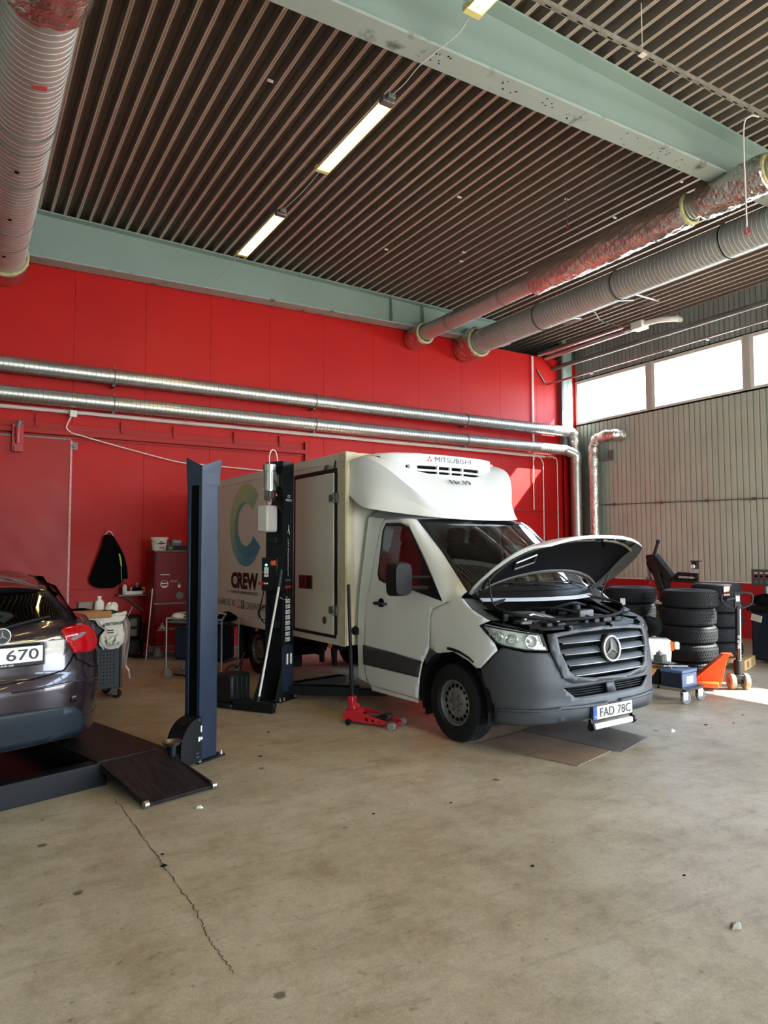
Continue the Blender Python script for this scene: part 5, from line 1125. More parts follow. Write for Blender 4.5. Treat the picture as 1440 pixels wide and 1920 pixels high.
# quarter-round arm guard and arm with a bowl pad
gd = MB(); prof = [(0, .015), (0, .37)]+[(-.02-.21*math.sin(math.pi/2*i/10), .15+.22*math.cos(math.pi/2*i/10)) for i in range(11)]+[(-.23, .015)]
gd.prism(prof, (-.005, -.035, 0), (1, 0, 0), (0, 0, 1), (0, 1, 0), .015); gd.prism(prof, (-.005, .115, 0), (1, 0, 0), (0, 0, 1), (0, 1, 0), .012)
for (a, b), (c, d) in zip(prof[1:], prof[2:]): gd.add([(a-.005, -.035, b), (c-.005, -.035, d), (c-.005, .127, d), (a-.005, .127, b)], [(0, 1, 2, 3)])
go_ = gd.build('arm_guard', M_lift2, p1)
for x_, z_ in ((-.03, .35), (-.055, .09), (-.04, .09), (-.055, .06), (-.04, .06), (-.018, .03)): MB().cyl((x_-.005, -.036, z_), (x_-.005, -.040, z_), .005, 8).build('rivet', M_zinc, go_)
MB().bx(-.02, -.006, -.038, -.035, .25, .30).bx(-.045, -.025, -.038, -.035, .18, .215).cyl((-.012, -.036, .20), (-.012, -.040, .20), .012, 12).build('warning_label', M_plate, go_)
MB().bar((-.16, .05, .10), (-.30, .0, .10), .07, .06).build('arm', M_lift2, p1, bevel=.005)
MB().cyl((-.31, -.02, .10), (-.31, -.02, .22), .03, 14).build('pad_stem', M_lift2, p1)
MB().lathe([(0, .012), (.05, .012), (.07, .03), (.078, .03), (.055, 0), (0, 0)], (-.33, -.03, .22), (0, 0, 1), 24).build('bowl_pad', M_steel, p1)

# ================================================================ REAR LIFT POST WITH PUMP UNIT
p2 = thing('lift_post', 'black-navy lift column beside the truck box with pump and control box', 'lift post', (3.19, 7.49, 0), A30)
W2, D2 = .21, .24; H2 = 2.76
m = MB(); m.bx(0, W2, 0, .012, 0, H2); m.bx(0, .012, 0, D2, 0, H2); m.bx(0, W2, D2-.012, D2, 0, H2); m.bx(W2-.012, W2, 0, .05, 0, H2); m.bx(W2-.012, W2, D2-.05, D2, 0, H2); m.bx(0, W2, 0, D2, H2-.01, H2); m.build('column', M_lift2, p2, bevel=.004)
MB().bx(.05, W2-.02, .05, D2-.05, 0, 2.70).build('inner_carriage', M_dark, p2)
MB().bx(.008, W2-.008, -.006, 0, .10, .62).build('cover_plate', M_lift, p2, bevel=.004)
b_ = MB(); b_.bx(-.07, W2+.07, -.03, D2+.10, 0, .016)
b_.add([(-.002, .0, .016), (-.002, .0, .40), (-.10, .02, .016), (.0, .012, .016), (.0, .012, .40), (-.1, .03, .016)], [(0, 1, 2), (5, 4, 3), (0, 2, 5, 3), (1, 4, 5, 2), (0, 3, 4, 1)])
b_.add([(-.002, D2, .016), (-.002, D2, .45), (-.18, D2+.02, .016), (.0, D2+.012, .016), (.0, D2+.012, .45), (-.18, D2+.03, .016)], [(0, 1, 2), (5, 4, 3), (0, 2, 5, 3), (1, 4, 5, 2), (0, 3, 4, 1)])
b_.build('base_plate', M_lift2, p2)
for x_, y_ in ((-.04, -.005), (.02, -.018), (W2+.04, -.01), (-.045, D2+.06)): MB().cyl((x_, y_, .016), (x_, y_, .022), .018, 12).cyl((x_, y_, .02), (x_, y_, .05), .009, 6).build('anchor_bolt', M_zinc, p2)
# lettering and pictograms on the narrow face (native -y)
fy = -.002
text('post_lettering', 'CE', (.085, fy, 2.34), (1, 0, 0), (0, 0, 1), .05, .03, M_plate, p2); text('post_lettering', '4000KG', (.05, fy, 2.295), (1, 0, 0), (0, 0, 1), .12, .028, M_plate, p2)
MB().add([(.11, fy-.002, 2.02), (.118, fy-.002, 2.02), (.104, fy-.002, 1.95), (.085, fy-.002, 1.92), (.10, fy-.002, 1.96)], [(0, 1, 2, 3, 4)]).add([(.104, fy-.002, 1.97), (.112, fy-.002, 1.98), (.13, fy-.002, 1.91), (.118, fy-.002, 1.91)], [(0, 1, 2, 3)]).build('post_emblem', M_plate, p2, ang=0)
text('post_lettering', 'AUTOMOTIVE LIFT', (.112, fy, 1.42), (0, 0, 1), (-1, 0, 0), .44, .016, M_plate, p2)
MB().bx(.05, .155, fy-.002, fy, 1.365, 1.385).build('grey_label', M_greymetal, p2); MB().bx(.05, .155, fy-.002, fy, 1.285, 1.315).build('red_label', M_jackred, p2)
for r_i in range(8):
    for c_i in range(2):
        x_ = .06+c_i*.045; z_ = 1.16-r_i*.063; MB().bx(x_, x_+.038, fy-.002, fy, z_-.045, z_).build('pictogram', M_plate, p2)
        MB().bx(x_+.008, x_+.008+.02*((r_i*3+c_i) % 2*.4+.5), fy-.003, fy-.0021, z_-.034, z_-.014).build('pictogram_mark', M_ink, p2)
MB().bx(.05, .155, fy-.002, fy, .54, .63).build('data_plate', M_steel, p2)
for x_ in (.055, .125): MB().cyl((x_, -.03, .42), (x_, -.03, .54), .022, 14).bx(x_-.01, x_+.01, -.03, 0, .45, .50).build('spacer', M_zinc, p2)
# pump unit on the side face (native -x)
pm = MB(); pm.lathe([(0, 0), (.072, 0), (.076, .02), (.076, .075), (.06, .085), (0, .085)], (-.12, .10, 2.63), (0, 0, 1), 24); pm.build('motor_cap', M_zinc, p2)
pm = MB(); pm.cyl((-.12, .10, 2.40), (-.12, .10, 2.63), .060, 20)
for i in range(18):
    a = 2*math.pi*i/18; pm.obx((-.12+.066*math.cos(a), .10+.066*math.sin(a), 2.52), (math.cos(a), math.sin(a), 0), (-math.sin(a), math.cos(a), 0), (0, 0, 1), .011, .0022, .10)
pm.bx(-.075, -.01, .05, .14, 2.46, 2.60); pm.build('motor', M_zinc, p2)
MB().bx(-.16, -.07, .06, .15, 2.30, 2.40).cyl((-.17, .10, 2.35), (-.19, .10, 2.35), .02, 10).build('valve_block', M_greymetal, p2, bevel=.006)
for c_, m_ in (((-.19, .03, 2.27), M_jackred), ((-.07, .05, 2.345), M_jackred)): MB().cyl(c_, (c_[0], c_[1], c_[2]+.03), .022, 14).build('red_cap', m_, p2)
MB().bx(-.23, -.035, .04, .20, 1.93, 2.24).cyl((-.13, .10, 2.24), (-.13, .10, 2.30), .03, 14).build('oil_tank', M_tank, p2, bevel=.025)
MB().bx(-.22, -.045, .05, .19, 1.94, 2.20).build('oil', mat('pale_oil', rgb(160, 150, 146), .4), p2, bevel=.02)
MB().tube(smooth([(-.12, .07, 2.32), (-.10, -.02, 2.22), (-.04, -.04, 2.14), (.0, -.02, 2.22), (.01, -.01, 2.34)], 18), .009, 8).tube(smooth([(-.13, .05, 2.55), (-.12, .0, 2.45), (-.14, .02, 2.3)], 10), .007, 6).build('hydraulic_hose', M_rubber, p2)
MB().tube(smooth([(-.10, .12, 2.70), (-.10, .12, 2.82), (-.05, .12, 2.89), (.02, .12, 2.87), (.05, .12, 2.78), (.05, .12, 2.75)], 24), .007, 8).build('white_hose', M_cable, p2)
MB().bx(-.10, -.0, .02, .15, 1.80, 1.88).build('latch_box', M_lift2, p2, bevel=.006); MB().bx(-.10, -.0, .02, .15, .84, .92).build('latch_box', M_lift2, p2, bevel=.006)
cb_ = MB().bx(-.11, -.005, -.005, .218, 1.26, 1.64).build('control_box', M_black, p2, bevel=.01)
MB().cyl((-.11, .145, 1.555), (-.118, .145, 1.555), .013, 14).build('indicator_lamp', M_led, cb_)
MB().bx(-.114, -.11, .115, .175, 1.455, 1.53).bx(-.114, -.11, .115, .175, 1.42, 1.448).build('paper_label', M_plate, cb_)
MB().cyl((-.11, .195, 1.475), (-.116, .195, 1.475), .009, 10).build('keyhole', M_zinc, cb_)
MB().bx(-.14, -.11, .01, .06, 1.55, 1.605).cyl((-.14, .035, 1.577), (-.16, .035, 1.577), .018, 14).build('main_switch', M_orange, cb_, bevel=.004)
MB().cyl((-.11, .205, 1.345), (-.155, .205, 1.345), .022, 16).build('stop_button', mat('red_button', rgb(170, 40, 30), .4), cb_)
for y_ in (.16, .13): MB().cyl((-.11, y_, 1.345), (-.125, y_, 1.345), .010, 12).build('push_button', M_plate, cb_)
MB().tube(smooth([(-.06, .22, 1.26), (-.06, .26, 1.1), (-.06, .30, .98), (-.05, .22, .92), (-.04, .16, 1.0), (-.05, .20, 1.08), (-.06, .28, 1.02), (-.05, .24, .90), (-.02, .14, .88)], 50), .007, 8).build('cable', M_rubber, p2)
MB().tube(smooth([(-.06, -.01, 1.19), (-.03, -.03, 1.165), (.01, -.035, 1.16), (.05, -.03, 1.19)], 14), .006, 8).build('broom_hook', M_zinc, p2)
# swing arms
sw = MB(); sw.bar((.18, .05, .11), (.52, -.72, .10), .14, .10); sw.bar((.52, -.72, .09), (.64, -1.0, .085), .10, .07); sw.cyl((.64, -1.0, .05), (.64, -1.0, .14), .035, 14); sw.cyl((.15, .08, .04), (.15, .08, .22), .07, 16)
sw.build('swing_arm', M_lift2, p2, bevel=.005)
sw = MB(); sw.bar((.22, .16, .11), (1.12, -.12, .10), .13, .09); sw.cyl((.2, .17, .04), (.2, .17, .24), .06, 16); sw.build('swing_arm', M_lift2, p2, bevel=.005)
MB().tube([(.58, -.86, .14), (.60, -.98, .12), (.66, -1.05, .08)], .012, 8).build('arm_rod', M_zinc, p2)
# broom leaning against it
br = thing('broom', 'push broom with a pale handle leaning on the pump column', 'broom')
MB().cyl((2.78, 7.17, .09), (3.09, 7.34, 1.33), .013, 12).build('handle', M_whiteplastic, br); MB().cyl((3.085, 7.337, 1.31), (3.125, 7.36, 1.50), .0155, 12).build('grip', mat('blue_grey_grip', rgb(48, 66, 78), .5), br)
MB().bar((2.60, 7.42, .085), (2.90, 6.98, .085), .06, .05).cyl((2.77, 7.17, .08), (2.79, 7.175, .16), .022, 12).build('head', M_black, br, bevel=.008)
bs = MB(); 
for i in range(60):
    t = i/59; x_, y_ = lerp(2.61, 2.89, t), lerp(7.41, 6.99, t)
    for q in (-1, 0, 1): bs.bar((x_+q*.016, y_+q*.011, .062), (x_+q*.024, y_+q*.017, .004), .006, .006)
bso = bs.build('bristles', M_rubber, br, ang=0); bso['kind'] = 'stuff'
# black plastic bin beside the column foot
bn = thing('plastic_bin', 'low black plastic canister on the floor behind the broom', 'canister', (2.66, 7.62, 0), math.radians(30))
MB().bx(-.19, .19, -.14, .14, 0, .06).bx(-.16, .16, -.12, .12, .05, .36).build('body', M_black, bn, bevel=.045)
for x_ in (-.08, .0, .08): MB().bx(x_-.012, x_+.012, -.135, -.115, .06, .33).build('rib', M_black, bn, bevel=.006)
MB().tube(smooth([(-.14, -.05, .34), (-.10, .0, .42), (.02, .0, .44), (.1, .02, .40), (.25, .05, .55)], 20), .012, 8).build('hose', M_rubber, bn)

# ================================================================ TROLLEY JACK
jk = thing('trolley_jack', 'red low trolley jack with a long black handle beside the truck cab', 'jack', (3.42, 6.24, 0), math.atan2(-.42, .26))
# local x forward (to the small saddle end)
for s in (-1, 1):
    MB().prism([(-.06, .05), (-.04, .13), (.10, .14), (.50, .055), (.52, .03), (.30, .03), (.05, .035)], (0, s*.10-.004, 0), (1, 0, 0), (0, 0, 1), (0, 1, 0), .008).build('side_plate', M_jackred, jk, bevel=.002)
    for k in range(3): MB().prism([(.20+k*.07, .085-.012*k), (.225+k*.07, .082-.012*k), (.235+k*.07, .05), (.215+k*.07, .05)], (0, s*.10-.0055, 0), (1, 0, 0), (0, 0, 1), (0, 1, 0), .011).build('plate_slot', M_dark, jk)
    MB().cyl((.50, s*.10, .035), (.50, s*.145, .035), .035, 18).build('front_wheel', M_castor, jk); MB().cyl((.03, s*.115, .03), (.03, s*.145, .03), .03, 18).build('rear_wheel', M_rubber, jk)
MB().bx(.08, .42, -.06, .06, .05, .095).build('lift_arm', M_black, jk, bevel=.006); MB().bx(.16, .30, -.055, .055, .095, .10).build('label_plate', M_steel, jk)
MB().cyl((.40, 0, .09), (.40, 0, .12), .045, 18).build('saddle', M_black, jk); MB().cyl((.5, -.10, .035), (.5, .10, .035), .012, 10).build('axle', M_jackred, jk)
MB().bx(-.03, .10, -.09, .09, .07, .14).cyl((.02, -.06, .15), (.02, .06, .15), .04, 14).obx((.0, 0, .20), (1, 0, 0), (0, 1, 0), (0, 0, 1), .03, .045, .06).build('power_unit', M_jackred, jk, bevel=.01)
inv = Matrix.Rotation(-math.atan2(-.42, .26), 4, 'Z'); hb = inv @ Vector((3.39-3.42, 6.14-6.24, .22)); ht = inv @ Vector((3.30-3.42, 6.10-6.24, 1.38))
MB().cyl((0, 0, .18), ht, .017, 12).cyl((0, 0, .2), Vector((0, 0, .2)).lerp(ht, .45), .022, 12).build('handle', M_black, jk)

# ================================================================ SHEETS ON THE FLOOR
def sheet(pts, h, lab, m_, cat='sheet'):
    m = MB(); n_ = len(pts); m.add([(x, y, .002) for x, y in pts]+[(x, y, h) for x, y in pts], [tuple(range(n_))[::-1], tuple(range(n_, 2*n_))]+[(i, (i+1) % n_, n_+(i+1) % n_, n_+i) for i in range(n_)])
    return tag(m.build('floor_sheet', m_, ang=0), lab, cat)
sheet([(3.955, 4.95), (4.24, 4.02), (4.80, 4.17), (4.60, 5.05)], .007, 'brown hardboard sheet on the floor beside the truck front wheel', M_mask)
sheet([(4.82, 4.16), (4.86, 4.10), (5.42, 4.28), (5.38, 5.2), (4.63, 5.06)], .009, 'darker grey-brown sheet on the floor under the truck bumper', mat('grey_floor_sheet', rgb(108, 100, 96), .5, var=.2, vscale=2.5, rvar=.15))

# ================================================================ TROLLEY TABLE BEHIND THE POST
ct = thing('trolley_table', 'tubular steel trolley with black things on top half hidden behind the column', 'trolley', (2.92, 9.62, 0), math.radians(-47))
fr = MB()
for x_ in (-.42, .42):
    for y_ in (-.24, .24): fr.cyl((x_, y_, .14), (x_, y_, .80), .012, 10)
for y_ in (-.24, .24): fr.tube([(-.42, y_, .80), (.42, y_, .80)], .012, 8)
for x_ in (-.42, .42): fr.tube([(x_, -.24, .80), (x_, .24, .80)], .012, 8); fr.tube([(x_, -.24, .22), (x_, .24, .22)], .010, 8)
fr.tube(smooth([(.42, -.24, .80), (.46, -.24, .86), (.42, -.24, .885), (-.2, -.24, .885)], 20), .012, 8); fr.build('frame', M_zinc, ct)
MB().bx(-.41, .41, -.235, .235, .74, .765).build('tray', M_greymetal, ct, bevel=.005); MB().bx(-.40, .40, -.22, .22, .22, .24).build('lower_shelf', M_greymetal, ct)
for i, (x_, y_) in enumerate(((-.42, -.24), (.42, -.24), (-.42, .24), (.42, .24))): castor(ct, (x_, y_, .14), .055, i*1.3+.4)
def lump(name, c, r, m_, lab, cat, seed=0, amp=.18, sq=1.0):
    rn = random.Random(seed); ph = [rn.uniform(0, 6) for _ in range(8)]
    def fn(u, v):
        th = u*2*math.pi; f_ = (v-.5)*math.pi; k_ = 1+amp*(math.sin(3*th+ph[0]+2*f_)+.6*math.sin(5*th+ph[1]-3*f_)+.5*math.sin(7*f_+ph[2]+th))*.6
        z = math.sin(f_); z = z if z > -.75 else -.75
        return (c[0]+r[0]*k_*math.cos(th)*max(.02, math.cos(f_))**sq, c[1]+r[1]*k_*math.sin(th)*max(.02, math.cos(f_))**sq, c[2]+r[2]*(z+.75)/1.75*(1+.1*math.sin(4*th+ph[3])))
    return tag(MB().grid(fn, 26, 14, cu=True).build(name, m_, ang=1.2), lab, cat)
lump('jacket', (2.90, 9.55, .768), (.18, .16, .20), M_fabgreen, 'dark green folded work clothes lying on the steel trolley', 'clothes', 2)
lump('seat_cover', (3.14, 9.28, .768), (.13, .12, .12), M_fabric, 'black cloth bundle at the right end of the steel trolley', 'cloth', 5)
lump('rag', (2.64, 9.86, .768), (.10, .10, .09), M_whiteplastic, 'white rag on the left end of the steel trolley', 'rag', 8)
nb = thing('storage_crate', 'dark navy plastic crate on the lower shelf of the steel trolley', 'crate', (2.94, 9.60, .242), math.radians(-47))
MB().bx(-.36, .36, -.19, .19, 0, .44).build('body', M_navy, nb, bevel=.03); MB().bx(-.38, .38, -.21, .21, .42, .46).build('rim', M_navy, nb, bevel=.01)
tag(MB().tube(smooth([(2.60, 9.9, .015), (2.95, 9.3, .02), (3.2, 9.0, .1), (3.3, 9.1, .35), (3.28, 9.15, .6)], 30), .01, 8).build('black_hose', M_rubber), 'black hose drooping from the steel trolley to the floor', 'hose')

# ================================================================ RED CABINET AND THINGS ON IT
cab = thing('transport_cabinet', 'tall dark red two-door cabinet on castors by the back wall', 'cabinet', (2.68, 11.45, 0))
MB().bx(0, .95, 0, .62, .20, 1.72).build('body', M_cabred, cab, bevel=.01)
for z0, z1 in ((.215, .87), (.90, 1.705)):
    dr = MB().bx(.02, .93, -.018, -.002, z0, z1).build('door', M_cabred, cab, bevel=.006)
    for z_ in (z0+.10, z1-.10): MB().bx(-.012, .03, -.028, -.006, z_-.035, z_+.035).build('hinge', M_black, dr, bevel=.004); MB().bx(.92, .96, -.028, -.006, z_-.035, z_+.035).build('hinge', M_black, dr, bevel=.004)
    MB().bx(.24, .36, -.026, -.018, (z0+z1)/2-.08, (z0+z1)/2-.05).build('worn_lettering', mat('faded_print', rgb(170, 110, 110), .6), dr)
MB().bx(-.01, .96, -.02, .63, 1.715, 1.735).bx(-.005, .955, -.02, .0, .87, .90).bx(-.005, .955, -.02, .0, .195, .215).build('edge_trim', M_greymetal, cab, bevel=.003)
MB().bx(.09, .235, -.022, -.018, 1.34, 1.352).build('white_strip', M_plate, cab)
MB().cyl((.155, -.018, 1.195), (.155, -.022, 1.195), .062, 28).build('round_sticker', M_plate, cab); MB().cyl((.155, -.0221, 1.20), (.155, -.024, 1.20), .052, 28).build('sticker_centre', M_cabred, cab); MB().bx(.105, .205, -.026, -.0242, 1.20, 1.215).bx(.115, .195, -.026, -.0242, 1.155, 1.17).build('sticker_band', M_plate, cab)
MB().bx(.37, .41, -.022, -.018, 1.135, 1.18).build('white_label', M_plate, cab); MB().bx(.375, .41, -.022, -.018, 1.18, 1.22).build('grey_label', M_greymetal, cab)
MB().lathe([(0, .004), (.06, .004), (.062, 0)], (.40, -.018, 1.005), (0, -1, 0), 24).build('oval_label', M_greymetal, cab)
tri = lambda s, y_: MB().add([(.13-s, y_, .50-s*.58), (.13+s, y_, .50-s*.58), (.13, y_, .50+s*1.15)], [(0, 1, 2)])
tri(.075, -.0195).build('triangle_sticker', M_plate, cab, ang=0); tri(.064, -.0205).build('triangle_ring', M_cabred, cab, ang=0); tri(.046, -.0215).build('triangle_inner', M_plate, cab, ang=0); MB().cyl((.13, -.022, .485), (.13, -.0235, .485), .014, 10).build('triangle_sign', M_ink, cab)
for x_, y_ in ((.06, .06), (.89, .06), (.06, .56), (.89, .56)): castor(cab, (x_, y_, .20), .075, .4)
bk = thing('paint_bucket', 'white plastic bucket with red print on top of the red cabinet', 'bucket', (2.79, 11.62, 1.735))
MB().lathe([(0, 0), (.105, 0), (.125, .19), (.118, .19), (.10, .01), (0, .01)], (0, 0, 0), (0, 0, 1), 32).build('body', M_whiteplastic, bk); MB().lathe([(0, .215), (.130, .215), (.138, .205), (.138, .185), (.127, .183)], (0, 0, 0), (0, 0, 1), 32).build('lid', M_whiteplastic, bk)
MB().tube(smooth([(-.13, 0, .17), (-.08, -.11, .12), (.0, -.14, .10), (.08, -.11, .12), (.13, 0, .17)], 20), .0025, 6).build('handle', M_dark, bk)
text('bucket_lettering', 'WEG', (-.03, -.118, .02), (1, 0, 0), (0, .1, 1), .09, .045, M_jackred, bk, bold=.03, lift=.004); MB().bx(-.04, .06, -.125, -.12, .10, .12).bx(-.02, .03, -.127, -.121, .13, .145).build('bucket_mark', M_ink, bk)
MB
gb = thing('green_tin', 'small dark green box in front of the white bucket on the cabinet', 'box', (2.945, 11.56, 1.735)); MB().bx(-.05, .05, -.05, .05, 0, .085).build('body', M_green, gb, bevel=.004); MB().bx(-.02, .02, -.052, -.05, .02, .06).build('label', mat('pale_green_label', rgb(90, 150, 110), .5), gb)
bb = thing('black_case', 'flat black box at the right end on top of the red cabinet', 'box', (3.11, 11.60, 1.735)); MB().bx(-.11, .13, -.07, .09, 0, .075).build('body', M_black, bb, bevel=.004); MB().bx(-.112, .132, -.072, .092, .06, .08).build('lid', M_black, bb, bevel=.004)
gy = thing('grey_box', 'grey cardboard box standing on the black box on the cabinet', 'box', (3.07, 11.64, 1.815)); MB().bx(-.09, .07, -.05, .07, 0, .10).build('body', M_greymetal, gy, bevel=.003); MB().bx(-.05, .06, -.052, -.05, .055, .07).build('label', M_steel, gy)
# jacket on the wall
def jacket():
    t = thing('work_jacket', 'black work jacket with a neon yellow stripe hanging on the red wall', 'jacket', (2.10, 12.26, 0))
    def fn(u, v):
        z = lerp(2.0, 1.12, v); wl, wr = interp(v, [(0, .03), (.06, .07), (.2, .10), (.5, .15), (.8, .23), (.93, .25), (1, .12)]), interp(v, [(0, .06), (.06, .10), (.2, .15), (.5, .20), (.75, .25), (.88, .26), (1, .10)])
        a = u*2*math.pi; x_ = (-wl if math.cos(a) < 0 else wr)*abs(math.cos(a))**.8
        y_ = -.07*abs(math.sin(a))**.7*(1 if math.sin(a) < 0 else -.6)*(-1)
        y_ = (.07*math.sin(a))*interp(v, [(0, .4), (.2, .8), (1, 1)])+.012*math.sin(9*u*6.28+v*5)
        return (x_+.02*math.sin(v*7)+.01*math.sin(u*25+v*4), y_-.02, z)
    MB().grid(fn, 44, 24, cu=True).build('body', M_fabric, t, ang=1.2)
    s1 = MB().tube(smooth([(.10, -.03, 1.86), (.20, -.05, 1.65), (.25, -.05, 1.42), (.26, -.04, 1.27)], 16), .055, 12, rf=lambda q: .05+.02*q); s1.build('sleeve', M_fabric, t); MB().tube(smooth([(-.04, -.03, 1.84), (-.11, -.05, 1.6), (-.17, -.05, 1.4), (-.21, -.04, 1.25)], 16), .05, 12, rf=lambda q: .04+.025*q).build('sleeve', M_fabric, t)
    MB().tube(smooth([(.17, -.115, 1.68), (.19, -.13, 1.58), (.205, -.125, 1.48)], 10), .012, 8).build('neon_stripe', mat('neon_yellow', rgb(200, 220, 40), .6), t); MB().tube(smooth([(.205, -.125, 1.48), (.21, -.12, 1.36), (.215, -.12, 1.24)], 10), .008, 8).build('grey_stripe', mat('grey_stripe', rgb(130, 140, 110), .6), t)
    MB().tube(smooth([(-.04, 0, 1.99), (.0, 0, 2.045), (.05, 0, 2.05), (.09, 0, 1.98)], 16), .006, 8).cyl((.02, .10, 2.05), (.02, -.01, 2.05), .008, 8).build('hook', M_cable, t)
jacket()
# wall shelf with bottles
shf = thing('wall_shelf', 'small wall shelf on a slanted bracket to the left of the cabinet', 'shelf', (2.25, 12.05, 1.0))
MB().bx(0, .57, -.02, .31, -.015, .012).build('board', M_greymetal, shf, bevel=.003); MB().bar((.14, .29, -.015), (.46, .30, -.30), .02, .02).bar((.14, .01, -.02), (.46, .26, -.30), .012, .02).build('bracket', M_greymetal, shf)
def bottle(x, y, z, r, h, m_, cap, lab, grp=None, name='bottle'):
    t = thing(name, lab, 'bottle', (x, y, z), 0, grp); MB().lathe([(0, 0), (r, 0), (r, h*.62), (r*.85, h*.72), (r*.35, h*.84), (r*.35, h*.9), (0, h*.9)], (0, 0, 0), (0, 0, 1), 18).build('body', m_, t); MB().cyl((0, 0, h*.88), (0, 0, h), r*.42, 12).build('cap', cap, t); return t
bottle(2.36, 12.10, 1.013, .035, .19, M_whiteplastic, M_black, 'white spray bottle at the left end of the wall shelf'); bottle(2.47, 12.14, 1.013, .03, .15, M_steel, M_black, 'short grey bottle second from the left on the wall shelf')
bottle(2.56, 12.12, 1.013, .03, .18, M_greymetal, M_whiteplastic, 'slim dark bottle in the middle of the wall shelf'); bottle(2.79, 12.08, 1.013, .025, .17, M_whiteplastic, M_jackred, 'white bottle with red cap at the right end of the wall shelf')
oc = thing('filter_box', 'orange and black parts box on the wall shelf', 'box', (2.68, 12.14, 1.013)); MB().bx(-.06, .06, -.05, .05, 0, .15).build('body', M_black, oc, bevel=.003); MB().bx(-.055, .035, -.052, -.05, .02, .115).build('orange_panel', M_orange, oc)
tb = thing('parts_tray', 'white tray of small parts on the front of the wall shelf', 'tray', (2.48, 12.06, 1.013)); MB().bx(-.13, .15, -.03, .03, 0, .055).build('tray', M_whiteplastic, tb, bevel=.005)
lump('gloves', (2.55, 12.09, 1.06), (.09, .03, .06), M_fabric, 'black gloves lying on the wall shelf', 'gloves', 3)
# pressure washer, pole
pw_ = thing('pressure_washer', 'black upright cleaner machine under the wall shelf', 'machine', (2.38, 11.92, 0))
MB().bx(0, .26, 0, .26, .0, .30).bx(.02, .24, .05, .24, .3, .68).build('body', M_black, pw_, bevel=.05); MB().bx(.05, .15, .035, .05, .50, .62).bx(.05, .15, .035, .05, .34, .45).build('label', mat('grey_label', rgb(120, 120, 108), .6), pw_)
MB().tube(smooth([(.20, .02, .60), (.24, -.02, .5), (.245, 0, .3), (.23, .0, .1), (.19, 0, .25), (.22, 0, .45)], 30), .014, 8).build('hose', M_rubber, pw_); MB().cyl((.02, .05, .68), (.08, .03, .82), .012, 10).build('lance', M_zinc, pw_)
MB().tube(smooth([(.05, .0, .02), (.10, -.12, .015), (.22, -.16, .015), (.24, -.05, .015)], 20), .012, 8).build('floor_hose', M_rubber, pw_); MB().cyl((.19, -.01, .05), (.19, -.01, .08), .02, 10).build('red_knob', M_jackred, pw_)
tag(MB().cyl((2.53, 11.28, .012), (2.645, 11.405, 1.13), .012, 12).build('steel_pole', M_steel), 'thin steel pole leaning between the wall shelf and the red cabinet', 'pole')

# ================================================================ TOOL TROLLEY, BAG AND LOAD
tt = thing('tool_trolley', 'charcoal tool trolley with a pegboard side behind the dark car', 'tool trolley', (1.66, 8.70, 0), math.radians(8))
MB().bx(-.62, 0, 0, .46, .12, .92).build('body', M_tool, tt, bevel=.012); MB().bx(-.64, .02, -.02, .48, .92, .955).build('top_rim', M_black, tt, bevel=.01)
for x_ in (-.63, -.005): MB().bx(x_, x_+.025, -.008, .46, .12, .95).build('corner_profile', M_black, tt, bevel=.005)
pg = MB().bx(-.56, -.04, -.012, .0, .17, .60).build('peg_panel', M_tool, tt, bevel=.004)
hl = MB()
for i in range(13):
    for j in range(10): hl.bx(-.54+i*.038, -.528+i*.038, -.0135, -.0115, .19+j*.040, .202+j*.040)
ho = hl.build('peg_holes', M_dark, pg, ang=0); ho['kind'] = 'stuff'
for x_, y_ in ((-.05, .05), (-.57, .05), (-.05, .41), (-.57, .41)): castor(tt, (x_, y_, .12), .055, -.6, M_black)
bgt = thing('shop_bag', 'crumpled white printed plastic bag hanging over the tool trolley side', 'bag', (1.66, 8.70, 0), math.radians(8))
def bag(u, v):
    z = lerp(.965, .60, v); x0 = interp(v, [(0, -.38), (.06, -.38), (.12, -.31), (.3, -.27), (.42, -.20), (.6, -.26), (.85, -.27), (1, -.22)]); x1 = interp(v, [(0, .03), (.08, .02), (.2, -.01), (.6, .02), (.85, .01), (1, -.04)])
    a = u*2*math.pi; cx = (x0+x1)/2; w_ = (x1-x0)/2
    return (cx+w_*math.copysign(abs(math.cos(a))**.6, math.cos(a)), -.062-.045*math.sin(a)*interp(v, [(0, .4), (.3, .7), (.8, 1.1), (1, .3)])-.006*math.sin(8*a+v*9)-.004*math.sin(15*a-v*13), z+.015*math.sin(3*a)*v-.05*(1-(u-.25 if u < .5 else .75-u)*0)*0)
MB().grid(bag, 60, 26, cu=True).build('bag_body', M_bag, bgt, ang=1.4)
MB().tube(smooth([(-.39, -.05, .955), (-.2, -.06, .965), (.0, -.055, .985), (.04, -.02, .99)], 20), .022, 8, rf=lambda q: .018+.008*math.sin(q*20)**2).build('bag_fold', M_bag, bgt)
text('bag_lettering', 'VERKTYGSHALLEN', (-.22, -.118, .86), (1, 0, .06), (0, 0, 1), .20, .035, M_ink, bgt, bold=.04, lift=.006); MB().add([(-.255, -.124, .865), (-.235, -.124, .885), (-.215, -.124, .865), (-.235, -.124, .845)], [(0, 1, 2, 3)]).build('bag_mark', M_ink, bgt, ang=0)
for z_ in (.80, .775): MB().bx(-.19, -.12, -.117, -.116, z_, z_+.012).build('bag_print_line', M_ink, bgt)
rn = random.Random(9); dw = MB()
for i in range(26):
    x_, z_ = rn.uniform(-.20, -.05), rn.uniform(.625, .74); a = rn.uniform(.3, 2.8); L_ = rn.uniform(.015, .05); dw.bar((x_, -.120, z_), (x_+L_*math.cos(a), -.120, z_+L_*math.sin(a)), .004, .003, (0, 1, 0))
dw.build('bag_drawing', M_ink, bgt, ang=0)
